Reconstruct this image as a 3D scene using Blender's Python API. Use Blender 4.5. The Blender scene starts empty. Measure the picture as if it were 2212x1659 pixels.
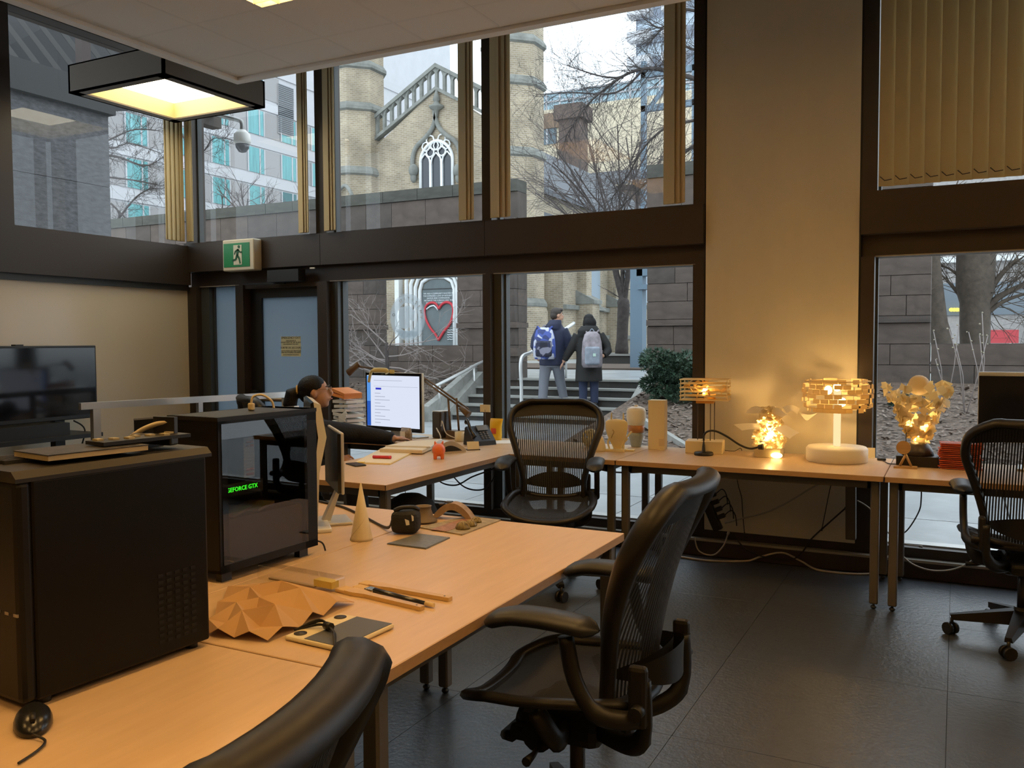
import bpy, bmesh, math, random
from mathutils import Vector, Matrix, Quaternion
random.seed(7)
R = math.radians
SC = bpy.context.scene
COL = SC.collection
# ------------------------------------------------------------------ camera
CAM = Vector((0, 0, 1.45)); YAW, PITCH, ROLL, FPX = 27.064, -2.763, -0.278, 1880.6
_y, _p, _r = R(YAW), R(PITCH), R(ROLL)
FW = Vector((-math.sin(_y)*math.cos(_p), math.cos(_y)*math.cos(_p), math.sin(_p)))
RT = Vector((math.cos(_y), math.sin(_y), 0)); UPV = RT.cross(FW)
RT, UPV = RT*math.cos(_r)+UPV*math.sin(_r), UPV*math.cos(_r)-RT*math.sin(_r)
cd = bpy.data.cameras.new('camera'); cam = bpy.data.objects.new('camera', cd); COL.objects.link(cam)
cd.sensor_width = 36; cd.lens = FPX/2212*36; cd.clip_end = 500; cd.clip_start = 0.05
M = Matrix((RT, UPV, -FW)).transposed().to_4x4(); M.translation = CAM; cam.matrix_world = M
SC.camera = cam
def ray(x, y): return FW + RT*((x-1106)/FPX) - UPV*((y-829.5)/FPX)
def fz(x, y, z): d = ray(x, y); return CAM + d*((z-CAM.z)/d.z)
def fy(x, y, Y): d = ray(x, y); return CAM + d*(Y/d.y)
def fx(x, y, X): d = ray(x, y); return CAM + d*(X/d.x)
# ------------------------------------------------------------------ world, exposure
w = bpy.data.worlds.new('overcast sky'); SC.world = w; w.use_nodes = True
nt = w.node_tree; nt.nodes.clear()
o_ = nt.nodes.new('ShaderNodeOutputWorld'); b_ = nt.nodes.new('ShaderNodeBackground')
b_.inputs[0].default_value = (0.84, 0.92, 1.0, 1); b_.inputs[1].default_value = 2.6
nt.links.new(b_.outputs[0], o_.inputs[0])
vs = SC.view_settings; vs.view_transform = 'Standard'; vs.look = 'None'; vs.exposure = 0.0; vs.gamma = 1; vs.use_curve_mapping = False
SC.cycles.use_denoising = True
SC.cycles.max_bounces = 10; SC.cycles.transparent_max_bounces = 24
SC.cycles.sample_clamp_indirect = 4.0
WARM = (1.0, 0.58, 0.20)
# ------------------------------------------------------------------ materials
MATS = {}
def mat(name, col, rough=.5, metal=0, var=0, vscale=8, bump=0, bscale=60, spec=.5, trans=0, coat=0, stretch=None):
    if name in MATS: return MATS[name]
    m = bpy.data.materials.new(name); m.use_nodes = True; n = m.node_tree; p = n.nodes['Principled BSDF']
    p.inputs['Base Color'].default_value = (*col, 1); p.inputs['Roughness'].default_value = rough
    p.inputs['Metallic'].default_value = metal; p.inputs['Specular IOR Level'].default_value = spec
    if coat: p.inputs['Coat Weight'].default_value = coat
    if var or bump:
        tc = n.nodes.new('ShaderNodeTexCoord'); mp = n.nodes.new('ShaderNodeMapping')
        n.links.new(tc.outputs['Object'], mp.inputs[0])
        if stretch: mp.inputs['Scale'].default_value = stretch
    if var:
        no = n.nodes.new('ShaderNodeTexNoise'); no.inputs['Scale'].default_value = vscale; no.inputs['Detail'].default_value = 6
        no.inputs['Roughness'].default_value = .65
        rp = n.nodes.new('ShaderNodeValToRGB'); e = rp.color_ramp.elements
        e[0].position = .3; e[1].position = .7
        e[0].color = (*[max(0, c*(1-var)) for c in col], 1); e[1].color = (*[min(1, c*(1+var)) for c in col], 1)
        n.links.new(mp.outputs[0], no.inputs['Vector']); n.links.new(no.outputs['Fac'], rp.inputs[0]); n.links.new(rp.outputs[0], p.inputs['Base Color'])
    if bump:
        nb = n.nodes.new('ShaderNodeTexNoise'); nb.inputs['Scale'].default_value = bscale; nb.inputs['Detail'].default_value = 4
        bp = n.nodes.new('ShaderNodeBump'); bp.inputs['Strength'].default_value = bump; bp.inputs['Distance'].default_value = .01
        n.links.new(mp.outputs[0], nb.inputs['Vector']); n.links.new(nb.outputs['Fac'], bp.inputs['Height']); n.links.new(bp.outputs[0], p.inputs['Normal'])
    if trans:                                   # thin paper or acrylic that lets light through
        out = n.nodes['Material Output']; tr = n.nodes.new('ShaderNodeBsdfTranslucent'); tr.inputs[0].default_value = (*col, 1)
        mx = n.nodes.new('ShaderNodeMixShader'); mx.inputs[0].default_value = trans
        n.links.new(p.outputs[0], mx.inputs[1]); n.links.new(tr.outputs[0], mx.inputs[2]); n.links.new(mx.outputs[0], out.inputs[0])
    MATS[name] = m; return m
def emis(name, col, s):
    if name in MATS: return MATS[name]
    m = bpy.data.materials.new(name); m.use_nodes = True; n = m.node_tree; n.nodes.clear()
    o = n.nodes.new('ShaderNodeOutputMaterial'); e = n.nodes.new('ShaderNodeEmission')
    e.inputs[0].default_value = (*col, 1); e.inputs[1].default_value = s; n.links.new(e.outputs[0], o.inputs[0])
    MATS[name] = m; return m
def glassy(name, tint=(.95, .97, .97), ior=1.36, rough=0.0, gcol=(1, 1, 1)):
    if name in MATS: return MATS[name]
    m = bpy.data.materials.new(name); m.use_nodes = True; n = m.node_tree; n.nodes.clear()
    o = n.nodes.new('ShaderNodeOutputMaterial'); t = n.nodes.new('ShaderNodeBsdfTransparent'); t.inputs[0].default_value = (*tint, 1)
    g = n.nodes.new('ShaderNodeBsdfGlossy'); g.inputs['Roughness'].default_value = rough; g.inputs[0].default_value = (*gcol, 1)
    f = n.nodes.new('ShaderNodeFresnel'); f.inputs[0].default_value = ior
    mx = n.nodes.new('ShaderNodeMixShader')
    ge = n.nodes.new('ShaderNodeNewGeometry'); iv = n.nodes.new('ShaderNodeMath'); iv.operation = 'SUBTRACT'; iv.inputs[0].default_value = 1; n.links.new(ge.outputs['Backfacing'], iv.inputs[1])
    ml = n.nodes.new('ShaderNodeMath'); ml.operation = 'MULTIPLY'; n.links.new(f.outputs[0], ml.inputs[0]); n.links.new(iv.outputs[0], ml.inputs[1])   # a thin sheet has no inner total reflection
    n.links.new(ml.outputs[0], mx.inputs[0]); n.links.new(t.outputs[0], mx.inputs[1]); n.links.new(g.outputs[0], mx.inputs[2]); n.links.new(mx.outputs[0], o.inputs[0])
    MATS[name] = m; return m
def mesh_fabric(name, col, pitch, cover, axis=0):      # woven chair mesh: fine strands with see-through gaps
    if name in MATS: return MATS[name]
    m = bpy.data.materials.new(name); m.use_nodes = True; n = m.node_tree; p = n.nodes['Principled BSDF']; o = n.nodes['Material Output']
    p.inputs['Base Color'].default_value = (*col, 1); p.inputs['Roughness'].default_value = .6
    tc = n.nodes.new('ShaderNodeTexCoord'); sx = n.nodes.new('ShaderNodeSeparateXYZ'); n.links.new(tc.outputs['Object'], sx.inputs[0])
    a = n.nodes.new('ShaderNodeMath'); a.operation = 'MULTIPLY'; a.inputs[1].default_value = 1/pitch; n.links.new(sx.outputs[axis], a.inputs[0])
    fr = n.nodes.new('ShaderNodeMath'); fr.operation = 'FRACT'; n.links.new(a.outputs[0], fr.inputs[0])
    gt = n.nodes.new('ShaderNodeMath'); gt.operation = 'LESS_THAN'; gt.inputs[1].default_value = cover; n.links.new(fr.outputs[0], gt.inputs[0])
    ad = n.nodes.new('ShaderNodeMath'); ad.operation = 'MULTIPLY_ADD'; ad.inputs[1].default_value = .58; ad.inputs[2].default_value = .42; n.links.new(gt.outputs[0], ad.inputs[0])
    t = n.nodes.new('ShaderNodeBsdfTransparent'); mx = n.nodes.new('ShaderNodeMixShader')
    n.links.new(ad.outputs[0], mx.inputs[0]); n.links.new(t.outputs[0], mx.inputs[1]); n.links.new(p.outputs[0], mx.inputs[2]); n.links.new(mx.outputs[0], o.inputs[0])
    MATS[name] = m; return m
def brickmat(name, c1, c2, mortar, bw, bh, msize=.012, rough=.9, stain=.35):
    if name in MATS: return MATS[name]
    m = bpy.data.materials.new(name); m.use_nodes = True; n = m.node_tree; p = n.nodes['Principled BSDF']; p.inputs['Roughness'].default_value = rough
    g = n.nodes.new('ShaderNodeNewGeometry'); tc = n.nodes.new('ShaderNodeTexCoord'); s = n.nodes.new('ShaderNodeSeparateXYZ'); n.links.new(tc.outputs['Object'], s.inputs[0])
    ad = n.nodes.new('ShaderNodeMath'); n.links.new(s.outputs[0], ad.inputs[0]); n.links.new(s.outputs[1], ad.inputs[1])
    c = n.nodes.new('ShaderNodeCombineXYZ'); n.links.new(ad.outputs[0], c.inputs[0]); n.links.new(s.outputs[2], c.inputs[1])
    b = n.nodes.new('ShaderNodeTexBrick'); n.links.new(c.outputs[0], b.inputs[0])
    b.inputs['Color1'].default_value = (*c1, 1); b.inputs['Color2'].default_value = (*c2, 1); b.inputs['Mortar'].default_value = (*mortar, 1)
    b.inputs['Scale'].default_value = 1; b.inputs['Mortar Size'].default_value = msize; b.inputs['Brick Width'].default_value = bw; b.inputs['Row Height'].default_value = bh
    no = n.nodes.new('ShaderNodeTexNoise'); no.inputs['Scale'].default_value = .9; no.inputs['Detail'].default_value = 8; n.links.new(tc.outputs['Object'], no.inputs['Vector'])
    rp = n.nodes.new('ShaderNodeValToRGB'); rp.color_ramp.elements[0].position = .35; rp.color_ramp.elements[1].position = .6
    rp.color_ramp.elements[0].color = (1-stain, 1-stain, 1-stain, 1); rp.color_ramp.elements[1].color = (1, 1, 1, 1); n.links.new(no.outputs['Fac'], rp.inputs[0])
    mx = n.nodes.new('ShaderNodeMix'); mx.data_type = 'RGBA'; mx.blend_type = 'MULTIPLY'; mx.inputs[0].default_value = 1
    n.links.new(b.outputs['Color'], mx.inputs[6]); n.links.new(rp.outputs[0], mx.inputs[7]); n.links.new(mx.outputs[2], p.inputs['Base Color'])
    MATS[name] = m; return m
# ------------------------------------------------------------------ mesh helpers
class MB:
    def __init__(s): s.v = []; s.f = []; s.sm = []
    def add(s, vs, fs, smooth=False):
        k = len(s.v); s.v += [Vector(q) for q in vs]; s.f += [tuple(i+k for i in f) for f in fs]; s.sm += [smooth]*len(fs); return s
    def hexa(s, p): return s.add(p, [(0,3,2,1),(4,5,6,7),(0,1,5,4),(1,2,6,5),(2,3,7,6),(3,0,4,7)])
    def box(s, c, d, rz=0, rot=None):
        x, y, z = d[0]/2, d[1]/2, d[2]/2; c = Vector(c)
        m = rot if rot is not None else Matrix.Rotation(rz, 3, 'Z')
        return s.hexa([c + m @ Vector(q) for q in ((-x,-y,-z),(x,-y,-z),(x,y,-z),(-x,y,-z),(-x,-y,z),(x,-y,z),(x,y,z),(-x,y,z))])
    def b2(s, a, b): return s.box([(p+q)/2 for p, q in zip(a, b)], [abs(q-p) for p, q in zip(a, b)])
    def rbox(s, c, d, r, rz=0, rot=None, seg=2):
        bm = bmesh.new(); bmesh.ops.create_cube(bm, size=1)
        bmesh.ops.scale(bm, vec=d, verts=bm.verts)
        bmesh.ops.bevel(bm, geom=bm.edges[:], offset=min(r, min(d)*.49), segments=seg, affect='EDGES', profile=.5)
        m = rot if rot is not None else Matrix.Rotation(rz, 3, 'Z'); c = Vector(c); bm.verts.index_update()
        s.add([c + m @ q.co for q in bm.verts], [tuple(q.index for q in f.verts) for f in bm.faces], False); bm.free(); return s
    def tube(s, pts, rad, n=8, cap=True, closed=False, sq=None, smooth=True, up=None):
        pts = [Vector(q) for q in pts]; N = len(pts)
        if not hasattr(rad, '__len__'): rad = [rad]*N
        if len(rad) != N:
            k_ = len(rad)-1; rad = [rad[int(i*k_/(N-1))]*(1-(i*k_/(N-1)) % 1)+rad[min(k_, int(i*k_/(N-1))+1)]*((i*k_/(N-1)) % 1) for i in range(N)]
        T = []
        for i in range(N):
            a = pts[i-1] if (i or closed) else pts[i]; b = pts[(i+1) % N] if (i < N-1 or closed) else pts[i]
            t = (b-a); T.append(t.normalized() if t.length > 1e-9 else Vector((0, 0, 1)))
        u = Vector(up) if up is not None else (Vector((0, 0, 1)) if abs(T[0].z) < .9 else Vector((1, 0, 0)))
        u = (u - T[0]*u.dot(T[0])).normalized(); vs = []
        for i in range(N):
            if i:
                u = (u - T[i]*u.dot(T[i]))
                u = u.normalized() if u.length > 1e-6 else T[i].orthogonal().normalized()
            w_ = T[i].cross(u); a, b = (1, 1) if sq is None else sq
            for k in range(n):
                an = 2*math.pi*k/n; vs.append(pts[i] + (u*math.cos(an)*a + w_*math.sin(an)*b)*rad[i])
        fs = []
        for i in range(N if closed else N-1):
            j = (i+1) % N
            for k in range(n): fs.append((i*n+k, i*n+(k+1) % n, j*n+(k+1) % n, j*n+k))
        s.add(vs, fs, smooth)
        if cap and not closed:
            k0 = len(s.v)-len(vs); s.f += [tuple(k0+i for i in reversed(range(n))), tuple(k0+(N-1)*n+i for i in range(n))]; s.sm += [False, False]
        return s
    def cyl(s, a, b, r0, r1=None, n=16, cap=True, smooth=True): return s.tube([a, b], [r0, r0 if r1 is None else r1], n, cap, smooth=smooth)
    def lathe(s, prof, c=(0, 0, 0), n=28, smooth=True, rot=None):
        c = Vector(c); vs = []; fs = []
        for r, z in prof:
            for k in range(n):
                q = Vector((r*math.cos(2*math.pi*k/n), r*math.sin(2*math.pi*k/n), z)); vs.append(c + (rot @ q if rot else q))
        for i in range(len(prof)-1):
            for k in range(n): fs.append((i*n+k, i*n+(k+1) % n, (i+1)*n+(k+1) % n, (i+1)*n+k))
        fs.append(tuple(reversed(range(n)))); fs.append(tuple((len(prof)-1)*n+k for k in range(n)))
        return s.add(vs, fs, smooth)
    def loft(s, rings, n=16, smooth=True):     # rings: (centre, rx, ry, rotz)
        vs = []; fs = []
        for c, rx, ry, a in rings:
            for k in range(n):
                t = 2*math.pi*k/n; x, y = rx*math.cos(t), ry*math.sin(t)
                vs.append(Vector(c) + Vector((x*math.cos(a)-y*math.sin(a), x*math.sin(a)+y*math.cos(a), 0)))
        for i in range(len(rings)-1):
            for k in range(n): fs.append((i*n+k, i*n+(k+1) % n, (i+1)*n+(k+1) % n, (i+1)*n+k))
        fs.append(tuple(reversed(range(n)))); fs.append(tuple((len(rings)-1)*n+k for k in range(n)))
        return s.add(vs, fs, smooth)
    def ell(s, c, r, n=16, m=10, rot=None):
        c = Vector(c); vs = []; fs = []
        if not hasattr(r, '__len__'): r = (r, r, r)
        for i in range(1, m):
            t = math.pi*i/m
            for k in range(n):
                q = Vector((r[0]*math.sin(t)*math.cos(2*math.pi*k/n), r[1]*math.sin(t)*math.sin(2*math.pi*k/n), r[2]*math.cos(t))); vs.append(c + (rot @ q if rot else q))
        a, b = Vector((0, 0, r[2])), Vector((0, 0, -r[2])); vs += [c+(rot @ a if rot else a), c+(rot @ b if rot else b)]; T = len(vs)-2
        for i in range(m-2):
            for k in range(n): fs.append((i*n+k, (i+1)*n+k, (i+1)*n+(k+1) % n, i*n+(k+1) % n))
        for k in range(n): fs += [(T, k, (k+1) % n), (T+1, (m-2)*n+(k+1) % n, (m-2)*n+k)]
        return s.add(vs, fs, True)
    def prism(s, poly, ex, smooth=False):      # planar polygon of 3-D points pushed along ex
        n = len(poly); ex = Vector(ex); a = [Vector(q) for q in poly]; b = [q+ex for q in a]
        return s.add(a+b, [tuple(reversed(range(n))), tuple(range(n, 2*n))] + [(i, (i+1) % n, n+(i+1) % n, n+i) for i in range(n)], smooth)
    def grid(s, fn, nu, nv, smooth=True, thick=None):
        vs = [fn(i/nu, j/nv) for i in range(nu+1) for j in range(nv+1)]; q = nv+1
        return s.add(vs, [(i*q+j, (i+1)*q+j, (i+1)*q+j+1, i*q+j+1) for i in range(nu) for j in range(nv)], smooth)
    def mesh(s, name):
        me = bpy.data.meshes.new(name); me.from_pydata([tuple(q) for q in s.v], [], s.f); me.polygons.foreach_set('use_smooth', s.sm); me.update(); return me
    def build(s, name, m, parent=None, loc=None, kind=None, label=None, cat=None, group=None, fixn=True):
        me = s.mesh(name)
        if fixn:
            bm = bmesh.new(); bm.from_mesh(me); bmesh.ops.recalc_face_normals(bm, faces=bm.faces); bm.to_mesh(me); bm.free()
        return link(name, me, m, parent, loc, kind, label, cat, group)
def link(name, me, m, parent=None, loc=None, kind=None, label=None, cat=None, group=None):
    o = bpy.data.objects.new(name, me); COL.objects.link(o)
    if m is not None and not me.materials: me.materials.append(m)
    if parent is not None: o.parent = parent
    if loc is not None: o.location = loc
    tag(o, label, cat, group, kind); return o
def tag(o, label=None, cat=None, group=None, kind=None):
    if label: o['label'] = label
    if cat: o['category'] = cat
    if group: o['group'] = group
    if kind: o['kind'] = kind
    return o
def thing(name, label, cat, loc=(0, 0, 0), rz=0, group=None):
    o = bpy.data.objects.new(name, None); COL.objects.link(o); o.empty_display_size = .1
    o.location = loc; o.rotation_euler = (0, 0, rz); return tag(o, label, cat, group)
def sroot(name, label=None, loc=(0, 0, 0)):
    o = bpy.data.objects.new(name, None); COL.objects.link(o); o.location = loc; o['kind'] = 'structure'
    if label: o['label'] = label
    return o
def dup(root, loc, rz, label, group=None):
    def cp(o, par):
        c = o.copy(); COL.objects.link(c)
        if par is not None: c.parent = par
        for ch in o.children: cp(ch, c)
        return c
    r = cp(root, None); r.location = loc; r.rotation_euler = (0, 0, rz); r['label'] = label
    if group: r['group'] = group
    return r
_unit = None
def piece(name, m, a, b, parent, bev=.0, rz=0):          # a box piece that shares one mesh per material
    global _unit
    key = 'unit_'+m.name
    me = bpy.data.meshes.get(key)
    if me is None:
        me = MB().box((0, 0, 0), (1, 1, 1)).mesh(key); me.materials.append(m)
    o = bpy.data.objects.new(name, me); COL.objects.link(o); o.parent = parent
    o.location = [(p+q)/2 for p, q in zip(a, b)]; o.scale = [max(abs(q-p), 1e-4) for p, q in zip(a, b)]; o.rotation_euler = (0, 0, rz); return o
def blob(name, mb, voxel, m, parent=None, smooth=4, loc=None, dec=0, **kw):     # fuse overlapping volumes into one skin
    me = mb.mesh(name+'_src'); bm = bmesh.new(); bm.from_mesh(me); bmesh.ops.recalc_face_normals(bm, faces=bm.faces); bm.to_mesh(me); bm.free()
    t = bpy.data.objects.new('tmp', me); COL.objects.link(t)
    md = t.modifiers.new('r', 'REMESH'); md.mode = 'VOXEL'; md.voxel_size = voxel; md.use_smooth_shade = True
    if smooth: ms = t.modifiers.new('s', 'SMOOTH'); ms.iterations = smooth; ms.factor = .5
    dg = bpy.context.evaluated_depsgraph_get(); e = t.evaluated_get(dg); out = bpy.data.meshes.new_from_object(e); out.name = name
    bpy.data.objects.remove(t); bpy.data.meshes.remove(me)
    out.materials.clear(); return link(name, out, m, parent, loc, **kw)
def text_mesh(body, size, align='CENTER', ext=.0):
    c = bpy.data.curves.new('t', 'FONT'); c.body = body; c.size = size; c.align_x = align; c.align_y = 'CENTER'; c.extrude = ext; c.resolution_u = 2
    t = bpy.data.objects.new('t', c); COL.objects.link(t); dg = bpy.context.evaluated_depsgraph_get()
    me = bpy.data.meshes.new_from_object(t.evaluated_get(dg)); bpy.data.objects.remove(t); bpy.data.curves.remove(c); me.materials.clear(); return me
def text(name, body, size, m, mw, parent=None, align='CENTER', ext=.0006, label=None):   # lettering, mw: 4x4 placing local XY plane
    o = link(name, text_mesh(body, size, align, ext), m, parent, label=label); o.matrix_basis = mw; return o
def frame_mat(p, xdir, ydir):
    x = Vector(xdir).normalized(); y = Vector(ydir).normalized(); z = x.cross(y)
    m = Matrix((x, y, z)).transposed().to_4x4(); m.translation = Vector(p); return m
def smooth_path(pts, k=6, closed=False):
    P = [Vector(q) for q in pts]; out = []; n = len(P)
    for i in range(n if closed else n-1):
        g = lambda j: P[j % n] if closed else P[max(0, min(n-1, j))]
        a, b, c, d = g(i-1), g(i), g(i+1), g(i+2)
        for q in range(k):
            t = q/k; out.append(.5*((2*b)+(-a+c)*t+(2*a-5*b+4*c-d)*t*t+(-a+3*b-3*c+d)*t**3))
    if not closed: out.append(P[-1])
    return out
def lamp(name, kind, loc, energy, col, size=None, rot=None, spread=None, parent=None, size_y=None, radius=None):
    l = bpy.data.lights.new(name, kind); l.energy = energy; l.color = col
    if size is not None: l.size = size
    if size_y is not None: l.shape = 'RECTANGLE'; l.size_y = size_y
    if spread is not None: l.spread = spread
    if radius is not None: l.shadow_soft_size = radius
    o = bpy.data.objects.new(name, l); COL.objects.link(o); o.location = loc
    if rot: o.rotation_euler = rot
    if parent is not None: o.parent = parent
    return o
# ------------------------------------------------------------------ shared materials
M_BRONZE = mat('bronze aluminium', (.048, .036, .028), .45, .3)
M_BRONZE2 = mat('dark grey seal', (.05, .055, .055), .5)
M_STRIP = mat('pale sill strip', (.33, .31, .27), .5)
M_CREAM = mat('cream painted panel', (.66, .60, .47), .75, var=.04, vscale=3, bump=.05, bscale=200)
M_WALL = mat('grey painted wall', (.36, .34, .31), .8)
M_BOARD = mat('glossy cream wall panel', (.62, .55, .42), .22)
M_GLASS = glassy('window glass')
M_BLIND = mat('tan vertical blind', (.60, .50, .30), .8, trans=.2)
M_BLACK = mat('black plastic', (.012, .011, .010), .45)
M_WHITEP = mat('white plastic', (.75, .74, .7), .4)
M_ALU = mat('brushed aluminium', (.62, .62, .6), .35, .9)
M_TILE = mat('ceiling tile', (.80, .76, .70), .9, var=.05, vscale=90, bump=.15, bscale=300)
M_GRID = mat('ceiling grid bar', (.76, .72, .66), .7)
def frosted():
    m = bpy.data.materials.new('frosted film glass'); m.use_nodes = True; n = m.node_tree; n.nodes.clear()
    o = n.nodes.new('ShaderNodeOutputMaterial'); d = n.nodes.new('ShaderNodeBsdfDiffuse'); t = n.nodes.new('ShaderNodeBsdfTranslucent'); g = n.nodes.new('ShaderNodeBsdfGlossy')
    d.inputs[0].default_value = (.2, .23, .25, 1); t.inputs[0].default_value = (.46, .54, .60, 1); g.inputs[1].default_value = .25
    a = n.nodes.new('ShaderNodeMixShader'); a.inputs[0].default_value = .62; b = n.nodes.new('ShaderNodeMixShader'); b.inputs[0].default_value = .04
    n.links.new(d.outputs[0], a.inputs[1]); n.links.new(t.outputs[0], a.inputs[2]); n.links.new(a.outputs[0], b.inputs[1]); n.links.new(g.outputs[0], b.inputs[2]); n.links.new(b.outputs[0], o.inputs[0]); return m
M_FROST = frosted()
W, XL, XR, YB, SLAB = 5.8, -6.31, 3.6, -3.2, 4.0
ZB0, ZB1, ZH = 2.10, 2.36, 3.80          # beam, window heads
# ------------------------------------------------------------------ floor
def floor_mat():
    m = mat('dark blue-grey rubber tile', (.042, .049, .062), .36, var=.18, vscale=14, bump=.22, bscale=55, spec=.9); return m
M_FLOOR = floor_mat()
fl = MB().b2((XL-.2, YB-.1, -.08), (XR+.1, W+.2, -.004)).build('floor', mat('floor joint', (.012, .013, .015), .6), kind='structure', label='dark blue-grey rubber tile floor with thin joints')
ts = .9
for i in range(11):
    for j in range(10):
        a = (XL+i*ts, W-.04-(j+1)*ts); b = (min(a[0]+ts, XR), a[1]+ts)
        piece('floor_tile', M_FLOOR, (a[0]+.0012, a[1]+.0012, -.004), (b[0]-.0012, b[1]-.0012, 0), fl)
# ------------------------------------------------------------------ walls out of view, slab
MB().b2((XL-.2, YB-.15, 0), (XR+.15, YB, SLAB)).build('wall_back', M_WALL, kind='structure')
MB().b2((XR, YB, 0), (XR+.15, W+.2, SLAB)).build('wall_right', M_WALL, kind='structure')
MB().b2((XL-.25, YB-.15, SLAB), (XR+.15, W+.25, SLAB+.3)).build('ceiling_slab', mat('concrete slab', (.25, .23, .2), .9), kind='structure', label='concrete slab above the suspended ceiling')
# ------------------------------------------------------------------ left wall
wl = sroot('wall_left', 'left wall of cream glossy panels under a dark beam')
zb_l = fx(0, 597, XL).z; zt_l = fx(0, 484, XL).z
y_m = fx(22, 300, XL).y
MB().b2((XL-.2, YB, .0), (XL, W+.05, zb_l)).build('wall_panel', M_BOARD, wl)
MB().b2((XL-.2, YB, zb_l+.03), (XL+.05, W, zt_l)).build('beam', M_BRONZE, wl)
MB().b2((XL-.2, YB, zb_l-.02), (XL+.02, W, zb_l+.03)).build('beam_edge', M_BRONZE2, wl)
ZHL = 3.97
MB().b2((XL-.2, YB, ZHL), (XL, W, SLAB)).build('window_head', M_BRONZE, wl)
MB().b2((XL-.2, YB, zt_l), (XL, y_m-1.4, ZHL)).build('upper_wall', M_WALL, wl)
win = sroot('window_1', 'upper window in the left wall')
MB().b2((XL-.16, y_m-.16, zt_l), (XL+.02, y_m, ZHL)).build('mullion', M_BRONZE, win)
MB().b2((XL-.13, y_m, zt_l), (XL-.12, W-.02, ZHL)).build('pane', M_GLASS, win)
win = sroot('window_2', 'upper window in the left wall past the frame')
MB().b2((XL-.13, y_m-1.4, zt_l), (XL-.12, y_m-.16, ZHL)).build('pane', M_GLASS, win)
# ------------------------------------------------------------------ window wall
beam = sroot('trim_1', 'dark bronze beam between lower and upper windows')
segs = [(XL, -4.74), (-4.736, -3.177), (-3.173, -1.516), (-.538, 1.2), (1.204, XR)]
for a, b in segs: piece('beam_panel', M_BRONZE, (a, W-.03, ZB0), (b, W+.2, ZB1), beam)
for a, b in ((XL, -1.516), (-.538, XR)): piece('head_frame', M_BRONZE, (a, W+.05, 1.965), (b, W+.18, ZB0), beam)
for a, b in ((-6.2, -5.72), (-4.7, -3.21), (-3.14, -1.59), (-.46, XR)):
    piece('head_strip', M_STRIP, (a, W+.045, 1.965), (b, W+.09, 1.972), beam)
tr = sroot('trim_2', 'dark window head under the slab')
for a, b in ((XL, -1.516), (-.538, XR)): piece('head_beam', M_BRONZE, (a, W, ZH), (b, W+.2, SLAB), tr)
bb = sroot('baseboard_window', 'dark baseboard and metal sill under the windows')
piece('skirting', M_BRONZE, (XL, W-.02, 0), (XR, W+.06, .10), bb)
piece('sill_ledge', M_STRIP, (XL, W-.03, .10), (XR, W+.05, .115), bb)
piece('sill_frame', M_BRONZE, (XL, W+.03, .115), (XR, W+.2, .175), bb)
piece('sill_step', M_ALU, (XL, W+.1, .175), (-1.516, W+.2, .185), bb)
piece('sill_step', M_ALU, (-.538, W+.1, .175), (XR, W+.2, .185), bb)
def post(x0, x1, z0, z1, par, y0=W-.0, y1=W+.2, m=None): return piece('mullion', m or M_BRONZE, (x0, y0, z0), (x1, y1, z1), par)
posts = sroot('trim_3', 'dark bronze window posts')
for x0, x1, z0, z1 in ((XL, -6.2, .17, 1.965), (-5.72, -5.63, .17, 1.965), (-4.80, -4.70, .17, 1.965), (-3.21, -3.145, .17, 1.965), (-1.592, -1.516, .17, 1.965), (-.538, -.46, .17, 1.965),
                       (XL, -6.27, ZB1, ZH), (-4.80, -4.69, ZB1, ZH), (-3.21, -3.13, ZB1, ZH), (-1.592, -1.516, ZB1, ZH), (-.538, -.45, ZB1, ZH), (1.2, 1.28, .17, ZH)):
    post(x0, x1, z0, z1, posts)
for x0, x1 in ((-6.2, -6.1), (-4.70, -4.63), (-3.145, -3.08)):          # deep grey rebates beside the posts
    piece('rebate', M_BRONZE2, (x0, W+.06, .17), (x1, W+.2, 1.965), posts)
GY = W+.13
n = 3
for x0, x1, z0, z1, mt, lb in ((-6.1, -5.72, .17, 1.965, M_FROST, 'frosted side light next to the exit door'),
                               (-4.63, -3.21, .17, 1.965, M_GLASS, 'lower window behind the woman and her monitor'),
                               (-3.08, -1.592, .17, 1.965, M_GLASS, 'lower window in front of the stairs'),
                               (-.46, 1.2, .17, 1.965, M_GLASS, 'lower window right of the cream panel'),
                               (1.28, XR, .17, 1.965, M_GLASS, 'lower window at the room end'),
                               (-6.27, -4.80, ZB1, ZH, M_GLASS, 'upper window above the exit sign'),
                               (-4.69, -3.21, ZB1, ZH, M_GLASS, 'upper window in front of the church gable'),
                               (-3.13, -1.592, ZB1, ZH, M_GLASS, 'upper window in front of the bare tree'),
                               (-.45, 1.2, ZB1, ZH, M_GLASS, 'upper window behind closed blinds'),
                               (1.28, XR, ZB1, ZH, M_GLASS, 'upper window at the room end')):
    wn = sroot('window_%d' % n, lb); n += 1
    piece('pane', mt, (x0, GY, z0), (x1, GY+.008, z1), wn)
    for q in (x0, x1-.015): piece('glazing_bead', M_BRONZE2, (q, GY-.02, z0), (q+.015, GY+.03, z1), wn)
# cream column panel
cp = sroot('wall_column', 'cream painted panel between the windows')
piece('panel', M_CREAM, (-1.505, W-.0, .175), (-.55, W+.2, SLAB), cp)
for q in (-1.516, -.55): piece('edge_strip', M_BLACK, (q, W+.005, .175), (q+.011, W+.2, SLAB), cp)
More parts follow.
